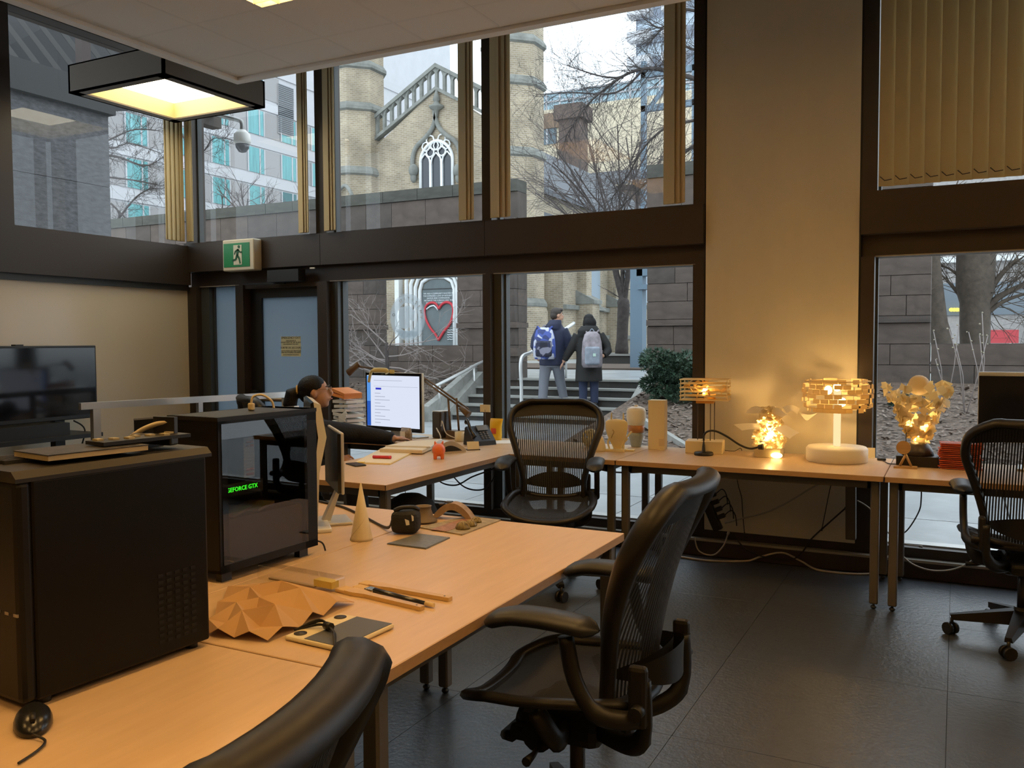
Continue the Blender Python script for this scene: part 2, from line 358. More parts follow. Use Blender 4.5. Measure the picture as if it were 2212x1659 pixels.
# ------------------------------------------------------------------ exit door
dr = sroot('door_1', 'exit door with frosted glass in a dark frame')
DX0, DX1 = -5.63, -4.80
for a, b in (((DX0, .17), (DX0+.13, 1.93)), ((DX1-.02, .17), (DX1, 1.93)), ((DX0, 1.85), (DX1, 1.93)), ((DX0, .17), (DX1, .38))):
    piece('door_stile', M_BLACK, (a[0], W+.09, a[1]), (b[0], W+.14, b[1]), dr)
piece('pane', M_FROST, (DX0+.13, W+.11, .38), (DX1-.02, W+.12, 1.85), dr)
piece('door_head', M_BRONZE, (DX0, W+.02, 1.93), (DX1, W+.16, 1.965), dr)
pb = MB().tube([(DX0+.02, W+.06, .95), (DX0+.5, W+.06, .955)], .018, 10).build('push_bar', mat('tan metal bar', (.25, .2, .14), .4, .6), dr)
MB().box((DX0+.06, W+.07, .95), (.06, .06, .16)).build('bar_bracket', M_BLACK, dr)
closer = MB().box((-5.08, W-.06, 2.02), (.34, .09, .1)); closer.box((-5.35, W-.03, 1.965), (.42, .03, .015), R(6))
closer.build('door_closer', M_BLACK, dr)
p = fy(675, 579, W-.035); MB().b2((p.x-.025, W-.04, p.z-.006), (p.x+.025, W-.03, p.z+.006)).build('contact_sensor', M_WHITEP, dr)
# notice on the door
a = fy(606, 727, W+.1); b = fy(649, 770, W+.1)
nt_ = thing('door_notice', 'cream emergency exit notice stuck on the frosted door', 'sign', (a.x, W+.108, b.z))
wd, hg = b.x-a.x, a.z-b.z
MB().b2((0, -.002, 0), (wd, 0, hg)).build('sheet', mat('notice paper', (.66, .66, .45), .7), nt_)
M_INK = mat('black ink', (.02, .02, .02), .6)
for k, (tx, sz) in enumerate((('EMERGENCY EXIT', .028), ('THIS DOOR IS', .019), ('MONITORED BY AN ALARM', .019), ('FOR EMERGENCY USE ONLY', .014), ('SORTIE DE SECOURS', .027), ('CETTE PORTE EST PROTÉGÉE', .018), ('PAR UN SYSTEME D\'ALARME', .018), ('SORTIE D\'URGENCE SEULEMENT', .013))):
    zz = hg*(.93, .78, .70, .61, .43, .27, .19, .08)[k]
    text('lettering', tx, sz*.95, M_INK, frame_mat((wd/2, -.0028, zz), (1, 0, 0), (0, 0, 1)), nt_, ext=.0003)
# ------------------------------------------------------------------ exit sign
p = fy(525, 552, W-.07)
es = thing('exit_sign', 'green running man exit sign box on the dark beam', 'sign', (p.x, W-.03, p.z))
MB().rbox((0, -.05, 0), (.36, .10, .27), .01).build('housing', mat('sign housing', (.62, .58, .46), .5), es)
MB().box((-.015, -.101, 0), (.30, .004, .205)).build('green_face', mat('sign green', (.01, .22, .07), .4), es)
MB().box((-.0, -.104, .0), (.095, .003, .17)).build('door_symbol', mat('sign white', (.62, .62, .5), .5), es)
mn = MB(); D = mn
def st(a, b, r): D.prism([Vector((a[0]+o[0], -.1062, a[1]+o[1])) for o in _perp(a, b, r)[:2]] + [Vector((b[0]+o[0], -.1062, b[1]+o[1])) for o in _perp(a, b, r)[2:]], (0, -.002, 0))
def _perp(a, b, r):
    d = Vector((b[0]-a[0], b[1]-a[1])).normalized(); q = (-d.y*r, d.x*r); return [q, (-q[0], -q[1]), (-q[0], -q[1]), q]
for a, b, r in (((.008, .05), (-.004, .0), .012), ((.006, .045), (.035, .02), .006), ((.035, .02), (.05, .025), .005), ((.006, .045), (-.025, .03), .006), ((-.025, .03), (-.035, .005), .005), ((-.004, 0), (.018, -.03), .009), ((.018, -.03), (.03, -.075), .008), ((-.004, 0), (-.02, -.04), .009), ((-.02, -.04), (-.06, -.045), .008)): st(a, b, r)
D.prism([Vector((.017+.013*math.cos(t*math.pi/6), -.1062, .07+.013*math.sin(t*math.pi/6))) for t in range(12)], (0, -.002, 0))
mn.build('running_man', mat('sign dark green', (.005, .09, .03), .5), es)
# ------------------------------------------------------------------ suspended ceiling
CZ = 3.40; CX0, CY1 = -4.82, 4.95
ce = sroot('ceiling', 'suspended ceiling of pale tiles with an edge trim')
gx = [CX0+.07] + [-4.2+.545*k for k in range(15) if -4.2+.545*k < XR] + [XR]
gy = [CY1-.07] + [4.51-.55*k for k in range(15) if 4.51-.55*k > YB] + [YB]
TROF = [(x, y) for x in (-3.655, -1.475, .705, 2.34) for y in (3.96, 1.76, -.44)]
def in_trof(x, y): return any(a < x < a+.545 and b-1.1 < y < b for a, b in TROF)
for i in range(len(gx)-1):
    for j in range(len(gy)-1):
        if gx[i+1]-gx[i] < .03 or gy[j]-gy[j+1] < .03: continue
        if in_trof((gx[i]+gx[i+1])/2, (gy[j]+gy[j+1])/2): continue
        piece('ceiling_tile', M_TILE, (gx[i]+.006, gy[j+1]+.006, CZ+.004), (gx[i+1]-.006, gy[j]-.006, CZ+.02), ce)
for x in gx[1:-1]: piece('grid_bar', M_GRID, (x-.010, YB, CZ+.003), (x+.010, CY1-.07, CZ+.03), ce)
for y in gy[1:-1]: piece('grid_bar', M_GRID, (CX0+.07, y-.010, CZ+.0035), (XR, y+.010, CZ+.03), ce)
M_EDGE = mat('ceiling edge trim', (.8, .77, .72), .6)
piece('edge_trim', M_EDGE, (CX0, YB, CZ-.02), (CX0+.07, CY1, CZ+.16), ce)
piece('edge_trim', M_EDGE, (CX0+.07, CY1-.07, CZ-.02), (XR, CY1, CZ+.16), ce)
piece('backing', M_GRID, (CX0+.07, YB, CZ+.14), (XR, CY1-.07, CZ+.155), ce)
# troffer lights
M_LOUV = mat('louvre blade', (.75, .68, .5), .35, .3); M_DIFF = emis('warm tube light', (1, .78, .42), 9)
tl = None
for k, (x, y) in enumerate(TROF):
    lab = 'recessed louvre ceiling light out over the room' if k else 'recessed louvre ceiling light near the corner of the suspended ceiling'
    if tl is None:
        t = thing('ceiling_light', lab, 'light', (x, y, CZ), 0, 'recessed ceiling lights'); tl = t
        f = MB()
        for a, b in (((.0, -1.1), (.545, -1.08)), ((.0, -.02), (.545, 0)), ((0, -1.1), (.02, 0)), ((.525, -1.1), (.545, 0))): f.b2((a[0], a[1], 0), (b[0], b[1], .1))
        f.build('frame', M_GRID, t)
        MB().b2((.02, -1.08, .1), (.525, -.02, .11)).build('reflector', M_LOUV, t)
        for q in (.15, .39): MB().tube([(q, -1.06, .075), (q, -.04, .075)], .016, 8).build('tube', M_DIFF, t)
        for q in range(1, 12): MB().prism([(.02, -.09*q, .055), (.525, -.09*q, .055), (.525, -.09*q, -.004), (.02, -.09*q, -.004)], (0, .004, 0)).build('louvre_blade', M_LOUV, t)
        for q in (.15, .27, .39): MB().b2((q, -1.08, -.004), (q+.003, -.02, .05)).build('louvre_blade', M_LOUV, t)
    else: t = dup(tl, (x, y, CZ), 0, lab)
for k, (x, y) in enumerate(TROF):
    lamp('troffer_lamp', 'AREA', (x+.27, y-.55, CZ+.057), 27, WARM, .48, (0, 0, 0), size_y=1.04)
# hanging box light near the corner
bz = 3.38; n0 = fz(353, 160, bz); r0 = fz(577, 235, bz); l0 = fz(149.5, 200, bz); BS = (r0.y-n0.y + n0.x-l0.x)/2
bl = thing('box_light', 'square box pendant light with a glowing recessed panel', 'light', (n0.x-BS/2, n0.y+BS/2, bz))
hb, rim, ht = BS/2, .09, .215
M_BOX = mat('light box brown grey', (.13, .105, .08), .75)
f = MB()
for a, b in (((-hb, -hb), (hb, -hb+.02)), ((-hb, hb-.02), (hb, hb)), ((-hb, -hb), (-hb+.02, hb)), ((hb-.02, -hb), (hb, hb))): f.b2((a[0], a[1], 0), (b[0], b[1], ht))
f.b2((-hb, -hb, ht-.01), (hb, hb, ht)); f.build('housing', M_BOX, bl)
f = MB()
for a, b in (((-hb, -hb), (hb, -hb+rim)), ((-hb, hb-rim), (hb, hb)), ((-hb, -hb), (-hb+rim, hb)), ((hb-rim, -hb), (hb, hb))): f.b2((a[0], a[1], 0.0), (b[0], b[1], .012))
f.build('rim', M_BOX, bl)
q = hb-rim; qi = q-.05; f = MB()
for k in range(4):
    c = [(-1, -1), (1, -1), (1, 1), (-1, 1)]; a, b = c[k], c[(k+1) % 4]
    f.add([(a[0]*q, a[1]*q, .012), (b[0]*q, b[1]*q, .012), (b[0]*qi, b[1]*qi, .12), (a[0]*qi, a[1]*qi, .12)], [(0, 1, 2, 3)])
f.build('reflector', mat('warm reflector', (.85, .72, .36), .5), bl)
MB().b2((-qi, -qi, .12), (qi, qi, .13)).build('diffuser', emis('bright warm diffuser', (1, .86, .58), 9), bl)
for sx in (-.3, .3): MB().cyl((sx, 0, ht), (sx, 0, SLAB-bz), .012).build('hanger', M_BLACK, bl)
# ------------------------------------------------------------------ vertical blinds, drawn back and closed
def blind_stack(x, wdt, label, axis='x', n=9):
    t = thing('vertical_blind', label, 'blind', (x, W-.03, ZB1+.012) if axis == 'x' else (XL+.03, x, ZB1+.012))
    for k in range(n):
        u = .032+(k+.5)/n*(wdt-.064)
        o = (u, -.03+.012*math.sin(k*2.1), 0) if axis == 'x' else (.03+.012*math.sin(k*2.1), u, 0)
        sz = (.003, .066, ZH-ZB1-.03) if axis == 'x' else (.066, .003, ZH-ZB1-.03)
        an = R(70+4*math.sin(k*1.7))*(1 if axis == 'x' else -1)
        MB().box((o[0], o[1], sz[2]/2), sz, an).build('slat', M_BLIND, t)
    MB().b2((0, -.05, ZH-ZB1-.03), (wdt, .0, ZH-ZB1+.0) if axis == 'x' else (.05, wdt, ZH-ZB1)).build('head_rail', M_WHITEP, t)
    return t
blind_stack(-6.25, .11, 'tan vertical blind slats gathered in the corner above the exit sign')
blind_stack(-4.95, .14, 'tan blind slats gathered on the hotel side of the first post')
blind_stack(-4.68, .15, 'tan blind slats gathered on the church tower side of the first post')
blind_stack(-3.39, .16, 'tan blind slats gathered by the church gable')
blind_stack(-3.12, .20, 'tan blind slats gathered beside the octagonal tower view')
blind_stack(-1.79, .17, 'tan blind slats gathered next to the cream panel')
blind_stack(W-.30, .24, 'tan blind slats gathered on the side wall by the granite pier', 'y', 11)
vb = thing('vertical_blind', 'closed tan vertical blind beside the cream panel', 'blind', (-.44, W-.05, ZB1+.012))
for k in range(15):
    MB().box((.045+.083*k, 0, .67+.035), (.091, .002, 1.40), R(11)).build('slat', M_BLIND, vb)
    MB().tube([(.045+.083*k-.035, -.03, .06), (.045+.083*k-.01, -.03, .035), (.045+.083*k+.03, -.03, .04)], .003, 5).build('weight_chain', M_BRONZE, vb)
MB().b2((0, -.03, 1.405), (1.28, .03, 1.435)).build('head_rail', M_WHITEP, vb)
# ================================================================== OUTSIDE
M_STONE = mat('brown grey ashlar', (.088, .067, .055), .85, var=.28, vscale=2.2, bump=.3, bscale=40)
M_STONE2 = mat('darker ashlar', (.068, .054, .046), .85, var=.3, vscale=1.7, bump=.3, bscale=40)
M_JOINT = mat('dark joint', (.035, .03, .027), .95)
M_COPE = mat('greenish coping', (.06, .06, .05), .85, var=.3, vscale=3)
M_PAVE = mat('wet concrete paving', (.34, .36, .37), .32, var=.28, vscale=1.6, bump=.08, bscale=30)
M_CONC = mat('grey cast concrete', (.27, .27, .25), .8, var=.2, vscale=6, bump=.2, bscale=50)
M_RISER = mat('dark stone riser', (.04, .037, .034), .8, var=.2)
M_BRICK = brickmat('buff church brick', (.42, .345, .235), (.31, .25, .17), (.46, .41, .33), .24, .075, .012)
M_CSTONE = mat('grey church stone', (.20, .205, .185), .85, var=.25, vscale=3)
M_WHITE = mat('white painted stone', (.72, .74, .74), .7, var=.08, vscale=4)
M_LEAD = mat('leaded dark glass', (.05, .055, .065), .25)
M_BARK = mat('bare bark', (.055, .045, .042), .9, var=.35, vscale=12, bump=.5, bscale=40)
M_TWIG = mat('pale frosted twig', (.27, .23, .215), .9)
M_SLATE = mat('slate roof', (.10, .11, .125), .7)
M_MULCH = mat('bark mulch', (.11, .078, .058), .95, var=.7, vscale=26, bump=1, bscale=45)
# ------------------------------------------------------------------ ground
GZ, PZ = .02, .75
gr = sroot('pavement', 'wet grey paving outside the windows')
piece('paving_base', M_JOINT, (-18, W+.2, -.15), (6, 15, GZ-.006), gr)
for i in range(12):
    for j in range(5):
        x0, y0 = -11.2+i*1.45, W+.22+j*1.6
        piece('paving_slab', M_PAVE, (x0+.006, y0+.006, -.02), (x0+1.444, y0+1.594, GZ+.001*((i*3+j) % 3)), gr)
up = MB().b2((-60, 15.3, PZ-.4), (30, 120, PZ)).build('plaza', M_PAVE, kind='structure', label='raised plaza paving in front of the church')
piece('leaf_strip', M_MULCH, (-16, 20.2, PZ), (6, 24.5, PZ+.04), up)
# low dark kerb wall across the plaza
a = fy(1305, 787, 24.6); b = fy(1402, 763, 24.6)
kw = sroot('wall_plaza', 'low dark granite wall across the plaza')
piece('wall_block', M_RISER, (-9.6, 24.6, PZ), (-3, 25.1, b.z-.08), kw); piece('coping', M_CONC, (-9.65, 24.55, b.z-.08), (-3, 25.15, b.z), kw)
# ------------------------------------------------------------------ stairs
stair = sroot('stairs', 'wide stone stairs rising to the plaza')
SX0, SX1 = -8.3, -4.98
for k in range(5):
    z1 = PZ-.152*k; y0 = 15-.3*k
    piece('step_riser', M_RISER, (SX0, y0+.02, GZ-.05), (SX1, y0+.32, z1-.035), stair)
    piece('step_tread', M_CONC, (SX0, y0-.02, z1-.035), (SX1, y0+.32, z1), stair)
def cheek(x0, x1, name):
    f = MB(); f.prism([(x0, 13.25, GZ), (x0, 15.0, GZ), (x0, 15.0, PZ+.12), (x0, 13.5, .1), (x0, 13.25, .06)], (x1-x0, 0, 0)); return f.build(name, M_CONC, stair)
cheek(-8.55, -8.3, 'cheek_wall'); cheek(-4.98, -4.68, 'cheek_wall')
cw = MB(); cw.prism([(-8.57, 13.2, .0), (-8.57, 15, 0), (-8.57, 15, 1.0), (-8.57, 13.55, .42), (-8.57, 13.2, .30)], (.14, 0, 0)); cw.build('cheek_coping', M_CONC, stair)
M_STEEL = mat('pale steel pipe', (.62, .63, .62), .3, .5)
hr = thing('handrail', 'white steel handrail beside the concrete cheek wall', 'handrail', (0, 0, 0))
p0, p1 = fy(935, 837, 13.4), fy(1045, 781, 15.0)
MB().tube(smooth_path([p0, p0.lerp(p1, .25), p0.lerp(p1, .6), p1, p1+Vector((0, .8, 0))]), .03, 10).build('rail', M_STEEL, hr)
for t in (.12, .8):
    q = p0.lerp(p1, t); MB().cyl(q, (q.x, q.y, .3), .02).build('post', M_STEEL, hr)
hr2 = thing('handrail', 'steel handrail with a bent post behind the two walkers', 'handrail', (0, 0, 0))
b0 = fy(1126, 882, 14.0); b1 = fy(1126, 776, 14.0); b2_ = fy(1148, 760, 14.3); b3 = fy(1240, 698, 15.6)
MB().tube(smooth_path([(b1.x, b1.y, .16), (b1.x, b1.y, .6), (b1.x, b1.y, b1.z), b2_, b2_.lerp(b3, .5), b3], 7), .033, 10).build('rail', M_STEEL, hr2)
q = b2_.lerp(b3, .8); MB().cyl((q.x, q.y, PZ), q, .022).build('post', M_STEEL, hr2)
# ------------------------------------------------------------------ ashlar garden walls
def ashlar(name, label, spans, courses, y0=15.0, seed=1, belt=(1.72, 1.834)):
    rnd = random.Random(seed); root = sroot(name, label)
    for (z0, z1), ivs in zip(courses, spans):
        isb = abs(z0-belt[0]) < .01
        for a, b in ivs:
            piece('core', M_JOINT, (a+.01, y0+.03, z0), (b-.01, y0+.38, z1), root)
            x = a; first = True
            while x < b-.02:
                L = rnd.uniform(.6, .95) if not isb else 1.3
                if first: L *= rnd.uniform(.5, 1); first = False
                x2 = min(b, x+L)
                if b-x2 < .25: x2 = b
                pr = -.05 if isb else (.0+.006*rnd.random())
                piece('coping_stone' if z1 > 4.4 else 'stone_block', M_COPE if z1 > 4.4 else rnd.choice((M_STONE, M_STONE, M_STONE2)), (x+.005, y0+pr-(.04 if z1 > 4.4 else 0), z0+.005), (x2-.005, y0+.4-pr, z1-(0 if z1 > 4.4 else .005)), root); x = x2
    return root
crs = [(0, .37), (.37, .72), (.72, 1.06), (1.06, 1.39), (1.39, 1.72), (1.72, 1.834), (1.834, 2.152), (2.152, 2.469), (2.469, 2.79), (2.79, 3.11), (3.11, 3.45), (3.45, 3.82), (3.82, 4.33), (4.33, 4.56)]
lx0, lx1 = -19.0, -7.52
def cut(z0, z1, x0=lx0, x1=lx1): return [(x0, -10.86), (-8.885, x1)] if (z1 > 1.39+.01 and z0 < 3.44) else [(x0, x1)]
ashlar('wall_courtyard', 'tall brown ashlar garden wall with a window opening', [cut(*c) for c in crs], crs, seed=3)
ashlar('wall_courtyard_end', 'tall brown ashlar wall right of the stairs', [[(-4.95, -.37)] for i in range(14)], crs, seed=5)
ashlar('wall_courtyard_low', 'low ashlar wall under the view of the street trees', [[(-.36, 4.6)]]*4, crs[:4], seed=8)
# pilaster beside the stairs
pil = sroot('trim_4', 'narrow stone pilaster at the end of the garden wall')
for z0, z1 in crs[2:12]: piece('stone_block', M_STONE2, (-7.72, 14.86, z0+.005), (-7.53, 15.02, z1-.005), pil)
piece('stone_block', M_STONE, (-7.95, 14.80, 1.72), (-7.46, 15.02, 1.834), pil); piece('stone_block', M_STONE, (-7.95, 14.80, 1.18), (-7.46, 15.02, 1.34), pil)
# planting beds
bed = MB(); bed.prism([(-18, 11.6, GZ), (-18, 15, .62), (-18, 15, 0), (-18, 11.6, 0)], (9.4, 0, 0)); bed.build('planting_bed', M_MULCH, kind='structure', label='sloping bed of dry leaves below the garden wall')
bed2 = MB(); bed2.prism([(-4.66, 10.2, .05), (-4.66, 15, .78), (-4.66, 15, 0), (-4.66, 10.2, 0)], (10, 0, 0)); bed2.build('planting_bed', M_MULCH, kind='structure', label='sloping bed of bark mulch under the evergreen shrub')
kb = sroot('trim_5', 'low stone kerbs edging the planting beds')
piece('kerb_stone', M_CONC, (-18, 11.4, 0), (-8.6, 11.6, .10), kb)
for k in range(6): piece('kerb_stone', M_CONC, (-4.66+k*1.5, 10.0, 0), (-3.19+k*1.5, 10.2, .14), kb)
MB().prism([fy(1380, 900, 11.5), fy(1520, 985, 10.3), fy(1520, 1000, 10.3), fy(1380, 915, 11.5)], (0, .15, 0)).build('kerb_stone', M_CONC, kb)
rnd = random.Random(11)
lit = MB()
for k in range(7000):
    right = rnd.random() < .6
    if right: x, y = rnd.uniform(-4.6, 3), rnd.uniform(10.3, 14.8); z = .05+(y-10.2)/4.8*.73
    else: x, y = rnd.uniform(-14, -8.7), rnd.uniform(11.7, 14.9); z = GZ+(y-11.6)/3.4*.6
    a = rnd.uniform(0, 6.3); l = rnd.uniform(.018, .042); d = Vector((math.cos(a), math.sin(a), rnd.uniform(-.2, .5)))*l; e = Vector((-math.sin(a), math.cos(a), .2))*l*.45
    c = Vector((x, y, z+.02)); lit.add([c-d-e, c+d-e, c+d+e, c-d+e], [(0, 1, 2, 3)])
lit.build('leaf_litter', mat('dry leaf', (.17, .13, .105), .9, var=.5, vscale=3), kind='stuff', label='dry fallen leaves and bark chips on the planting beds', cat='leaf litter', fixn=False)
# ------------------------------------------------------------------ dark exterior pier and slatted soffit past the left wall
M_GRAN = mat('grey granite cladding', (.075, .075, .08), .7, var=.45, vscale=28, bump=.5, bscale=60)
pier = sroot('wall_pier', 'grey granite pier outside the left window')
for z0, z1 in ((0, 1.2), (1.205, 2.2), (2.205, 3.2), (3.205, 4.2)): piece('granite_panel', M_GRAN, (-9.6, 4.2, z0), (-8.5, 6.74, z1), pier)
sf = sroot('ceiling_soffit', 'dark slatted soffit outside the left window')
MB().b2((-9.8, 3.6, 4.0), (-8.42, 6.78, 4.32)).build('fascia_beam', mat('dark fascia', (.04, .04, .04), .8), sf)
c0, c1, c2, c3 = fx(-260, -60, -13.5), fx(330, -60, -13.5), fx(330, 240, -9.9), fx(-260, 240, -9.9)
MB().prism([c0, c1, c2, c3], (-.1, 0, .1)).build('soffit_board', mat('dark grey soffit', (.03, .03, .032), .8), sf)
M_RIB = mat('black soffit rib', (.02, .018, .016), .7)
for k in range(-7, 8):
    a = fx(-20+36*k, -40, -12.3); b = fx(175+36*k, 215, -9.5)
    MB().tube([a, b], .045, 4, smooth=False).build('soffit_slat', M_RIB, sf)
a = fx(178, 60, -9.5); MB().b2((a.x-.06, a.y-.06, 3.6), (a.x+.06, a.y+.06, 6.5)).build('drain_pipe', mat('rust brown pipe', (.05, .035, .03), .7), sf)
# dome camera
p = fy(523, 297, 6.3)
dc = thing('dome_camera', 'white security dome camera on a bent arm outside the window', 'camera', p)
MB().lathe([(.002, .07), (.035, .07), (.075, .03), (.082, -.04), (.07, -.065), (.002, -.065)]).build('housing', M_WHITEP, dc)
MB().lathe([(.002, -.066), (.066, -.066), (.062, -.10), (.035, -.135), (.002, -.145)]).build('dome', mat('smoked dome', (.03, .03, .035), .1), dc)
MB().tube(smooth_path([(0, 0, .07), (0, 0, .13), (-.05, 0, .17), (-.3, -.1, .24)]), .02, 10).build('arm', mat('grey arm', (.35, .35, .34), .4, .4), dc)
MB().b2((-.40, -.47, .12), (-.28, .02, .38)).build('bracket', M_BRONZE, dc)
# ------------------------------------------------------------------ church
CY = 30.0
def C(x, y, d=0): return fy(x, y, CY-d)
ch = thing('church', 'buff brick gothic church with octagonal towers and openwork gable', 'church', (0, 0, 0))
gxL, gxR, apx = -21.9, -15.4, -18.63
zs, za = 9.75, 11.57
fc = MB(); fc.prism([(gxL-1, CY, PZ), (gxR+1, CY, PZ), (gxR+1, CY, zs-.6), (gxR, CY, zs-.35), (apx, CY, za), (gxL, CY, zs-.35), (gxL-1, CY, zs-.6)], (0, .8, 0)); fc.build('facade', M_BRICK, ch)
nv = MB(); nv.prism([(-22.3, CY+.8, PZ), (-14.9, CY+.8, PZ), (-14.9, CY+.8, 7.4), (apx, CY+.8, 10.6), (-22.3, CY+.8, 7.4)], (0, 19, 0)); nv.build('nave', M_BRICK, ch)
rf = MB(); rf.prism([(-14.6, CY+.9, 7.3), (apx, CY+.9, 10.75), (apx, CY+.9, 10.95), (-14.6, CY+.9, 7.5)], (0, 19, 0)); rf.prism([(-22.6, CY+.9, 7.3), (apx, CY+.9, 10.75), (apx, CY+.9, 10.95), (-22.6, CY+.9, 7.5)], (0, 19, 0)); rf.build('roof', M_SLATE, ch)
# aisle side wall with buttresses
MB().b2((-15, CY+1, PZ), (-13.6, CY+19, 5.2)).build('aisle', M_BRICK, ch)
MB().prism([(-13.2, CY+1, 5.15), (-15, CY+1, 6.6), (-15, CY+1, 6.75), (-13.2, CY+1, 5.3)], (0, 18, 0)).build('aisle_roof', M_SLATE, ch)
for k in range(5):
    y = CY+2.3+3.4*k
    MB().b2((-13.6, y, PZ), (-12.9, y+.75, 3.0)).build('buttress', M_BRICK, ch)
    MB().prism([(-12.8, y-.06, 2.95), (-12.8, y-.06, 3.1), (-13.6, y-.06, 3.5), (-13.6, y-.06, 2.95)], (0, .87, 0)).build('buttress_cap', M_CSTONE, ch)
    MB().b2((-13.6, y+.1, 3), (-13.2, y+.65, 4.7)).build('buttress', M_BRICK, ch)
    MB().b2((-13.62, y+1.5, 2.9), (-13.55, y+2.5, 4.9)).build('aisle_window', mat('blue grey glazing', (.25, .32, .38), .3), ch)
    MB().prism([(-13.3, y+1.3, 2.75), (-13.6, y+1.3, 3.0), (-13.6, y+1.3, 2.75)], (0, 1.4, 0)).build('window_sill', M_CSTONE, ch)
for zz in (2.72, 1.55): MB().b2((-13.6, CY+1, zz), (-13.45, CY+19, zz+.17)).build('string_course', M_CSTONE, ch)
def octo(cx, cy, r, courses, top, nm):
    t = MB(); pr_ = [(r*1.12, PZ), (r*1.12, 2.6), (r, 3.0), (r, top)]; t.lathe(pr_, (cx, cy, 0), 8, False, Matrix.Rotation(R(22.5), 3, 'Z')); tw = t.build(nm, M_BRICK, ch)
    for z in courses: MB().lathe([(r*1.0, z-.16), (r*1.10, z-.1), (r*1.10, z+.02), (r*1.0, z+.2)], (cx, cy, 0), 8, False, Matrix.Rotation(R(22.5), 3, 'Z')).build('string_course', M_CSTONE, tw)
    return tw
zl = [fy(x, y, CY-1.1).z for x, y in ((790, 128), (790, 221), (790, 363))]
octo(-22.75, CY+.1, 1.25, zl+[2.8, 1.55], 17, 'tower')
zr = [fy(x, y, CY-1.1).z for x, y in ((1130, 72), (1130, 165), (1130, 322))]
octo(-15.25, CY+.1, 1.15, zr+[2.9, 1.6], 17, 'tower')
# openwork parapet on the gable
npst = 9
def gp(t, top):   # t from -1 (left tower) to 1; returns gable slope point
    x = apx + (t*(gxR-apx) if t > 0 else -t*(gxL-apx)); zb = za - abs(t)*(za-zs)*1.0
    return Vector((x, CY-.12, zb + (top if not top else .95)))
for s in (-1, 1):
    prev = None
    MB().prism([gp(0, 0)+Vector((0, 0, -.10)), gp(s, 0)+Vector((0, 0, -.10)), gp(s, 0)+Vector((0, 0, .04)), gp(0, 0)+Vector((0, 0, .04))], (0, .3, 0)).build('gable_ledge', M_CSTONE, ch)
    MB().prism([gp(0, 1)+Vector((0, 0, -.16)), gp(s, 1)+Vector((0, 0, -.16)), gp(s, 1), gp(0, 1)], (0, .34, 0)).build('gable_coping', M_CSTONE, ch)
    for k in range(npst+1):
        t = s*k/npst
        if s == 1 and k == 0: continue
        a = gp(t, 0); b = gp(t, 1)
        MB().b2((a.x-.055, CY-.05, a.z), (a.x+.055, CY+.1, b.z-.1)).build('parapet_post', M_CSTONE, ch)
    for k in range(npst):
        a, b = gp(s*k/npst, 1), gp(s*(k+1)/npst, 1); m = (a+b)/2
        for e in (a, b):
            MB().prism([(e.x, CY-.05, e.z-.14), (m.x, CY-.05, m.z-.14), (e.x+(m.x-e.x)*.5, CY-.05, e.z+(m.z-e.z)*.5-.26), (e.x+(m.x-e.x)*.15, CY-.05, e.z-.42)], (0, .12, 0)).build('arch_spandrel', M_CSTONE, ch)
# rose-traceried window
wx0, wx1 = C(909, 380).x, C(981, 380).x; wzb = C(945, 440).z; wzt = C(945, 303).z; wc = (wx0+wx1)/2; hw = (wx1-wx0)/2; spring = C(945, 348).z
def arch_pts(hw_, z0, zsp, ztop, n=8, y=CY-.06):
    pts = [Vector((wc-hw_, y, z0)), Vector((wc-hw_, y, zsp))]
    for k in range(1, n): t = k/n; pts.append(Vector((wc-hw_*math.cos(t*math.pi/2)**1.15, y, zsp+(ztop-zsp)*math.sin(t*math.pi/2))))
    pts.append(Vector((wc, y, ztop)))
    return pts + [Vector((2*wc-q.x, y, q.z)) for q in reversed(pts[:-1])]
gw = MB(); gw.prism(arch_pts(hw, wzb, spring, wzt, y=CY-.03), (0, .02, 0)); g = gw.build('window', M_LEAD, ch)
MB().tube(arch_pts(hw-.03, wzb, spring, wzt-.03), .07, 6).build('window_frame', M_WHITE, g)
for t in (-.33, .33): MB().b2((wc+hw*t-.05, CY-.12, wzb), (wc+hw*t+.05, CY-.02, spring+.05)).build('window_mullion', M_WHITE, g)
for t in (-.66, 0, .66):
    x = wc+hw*t; zz = spring+.0; e = hw*.31
    MB().tube([(x-e, CY-.08, zz-.15), (x-e*.8, CY-.08, zz+.12), (x, CY-.08, zz+.32), (x+e*.8, CY-.08, zz+.12), (x+e, CY-.08, zz-.15)], .04, 6).build('tracery', M_WHITE, g)
for t in (-.33, .33):
    x = wc+hw*t*1.05; zz = spring+.6; rr = .40
    for a in range(4):
        q = Vector((x+rr*.52*math.cos(a*math.pi/2), CY-.08, zz+rr*.62*math.sin(a*math.pi/2)))
        MB().tube([q+Vector((rr*.45*math.cos(b*math.pi/4), 0, rr*.45*math.sin(b*math.pi/4))) for b in range(8)], .035, 5, closed=True).build('tracery', M_WHITE, g)
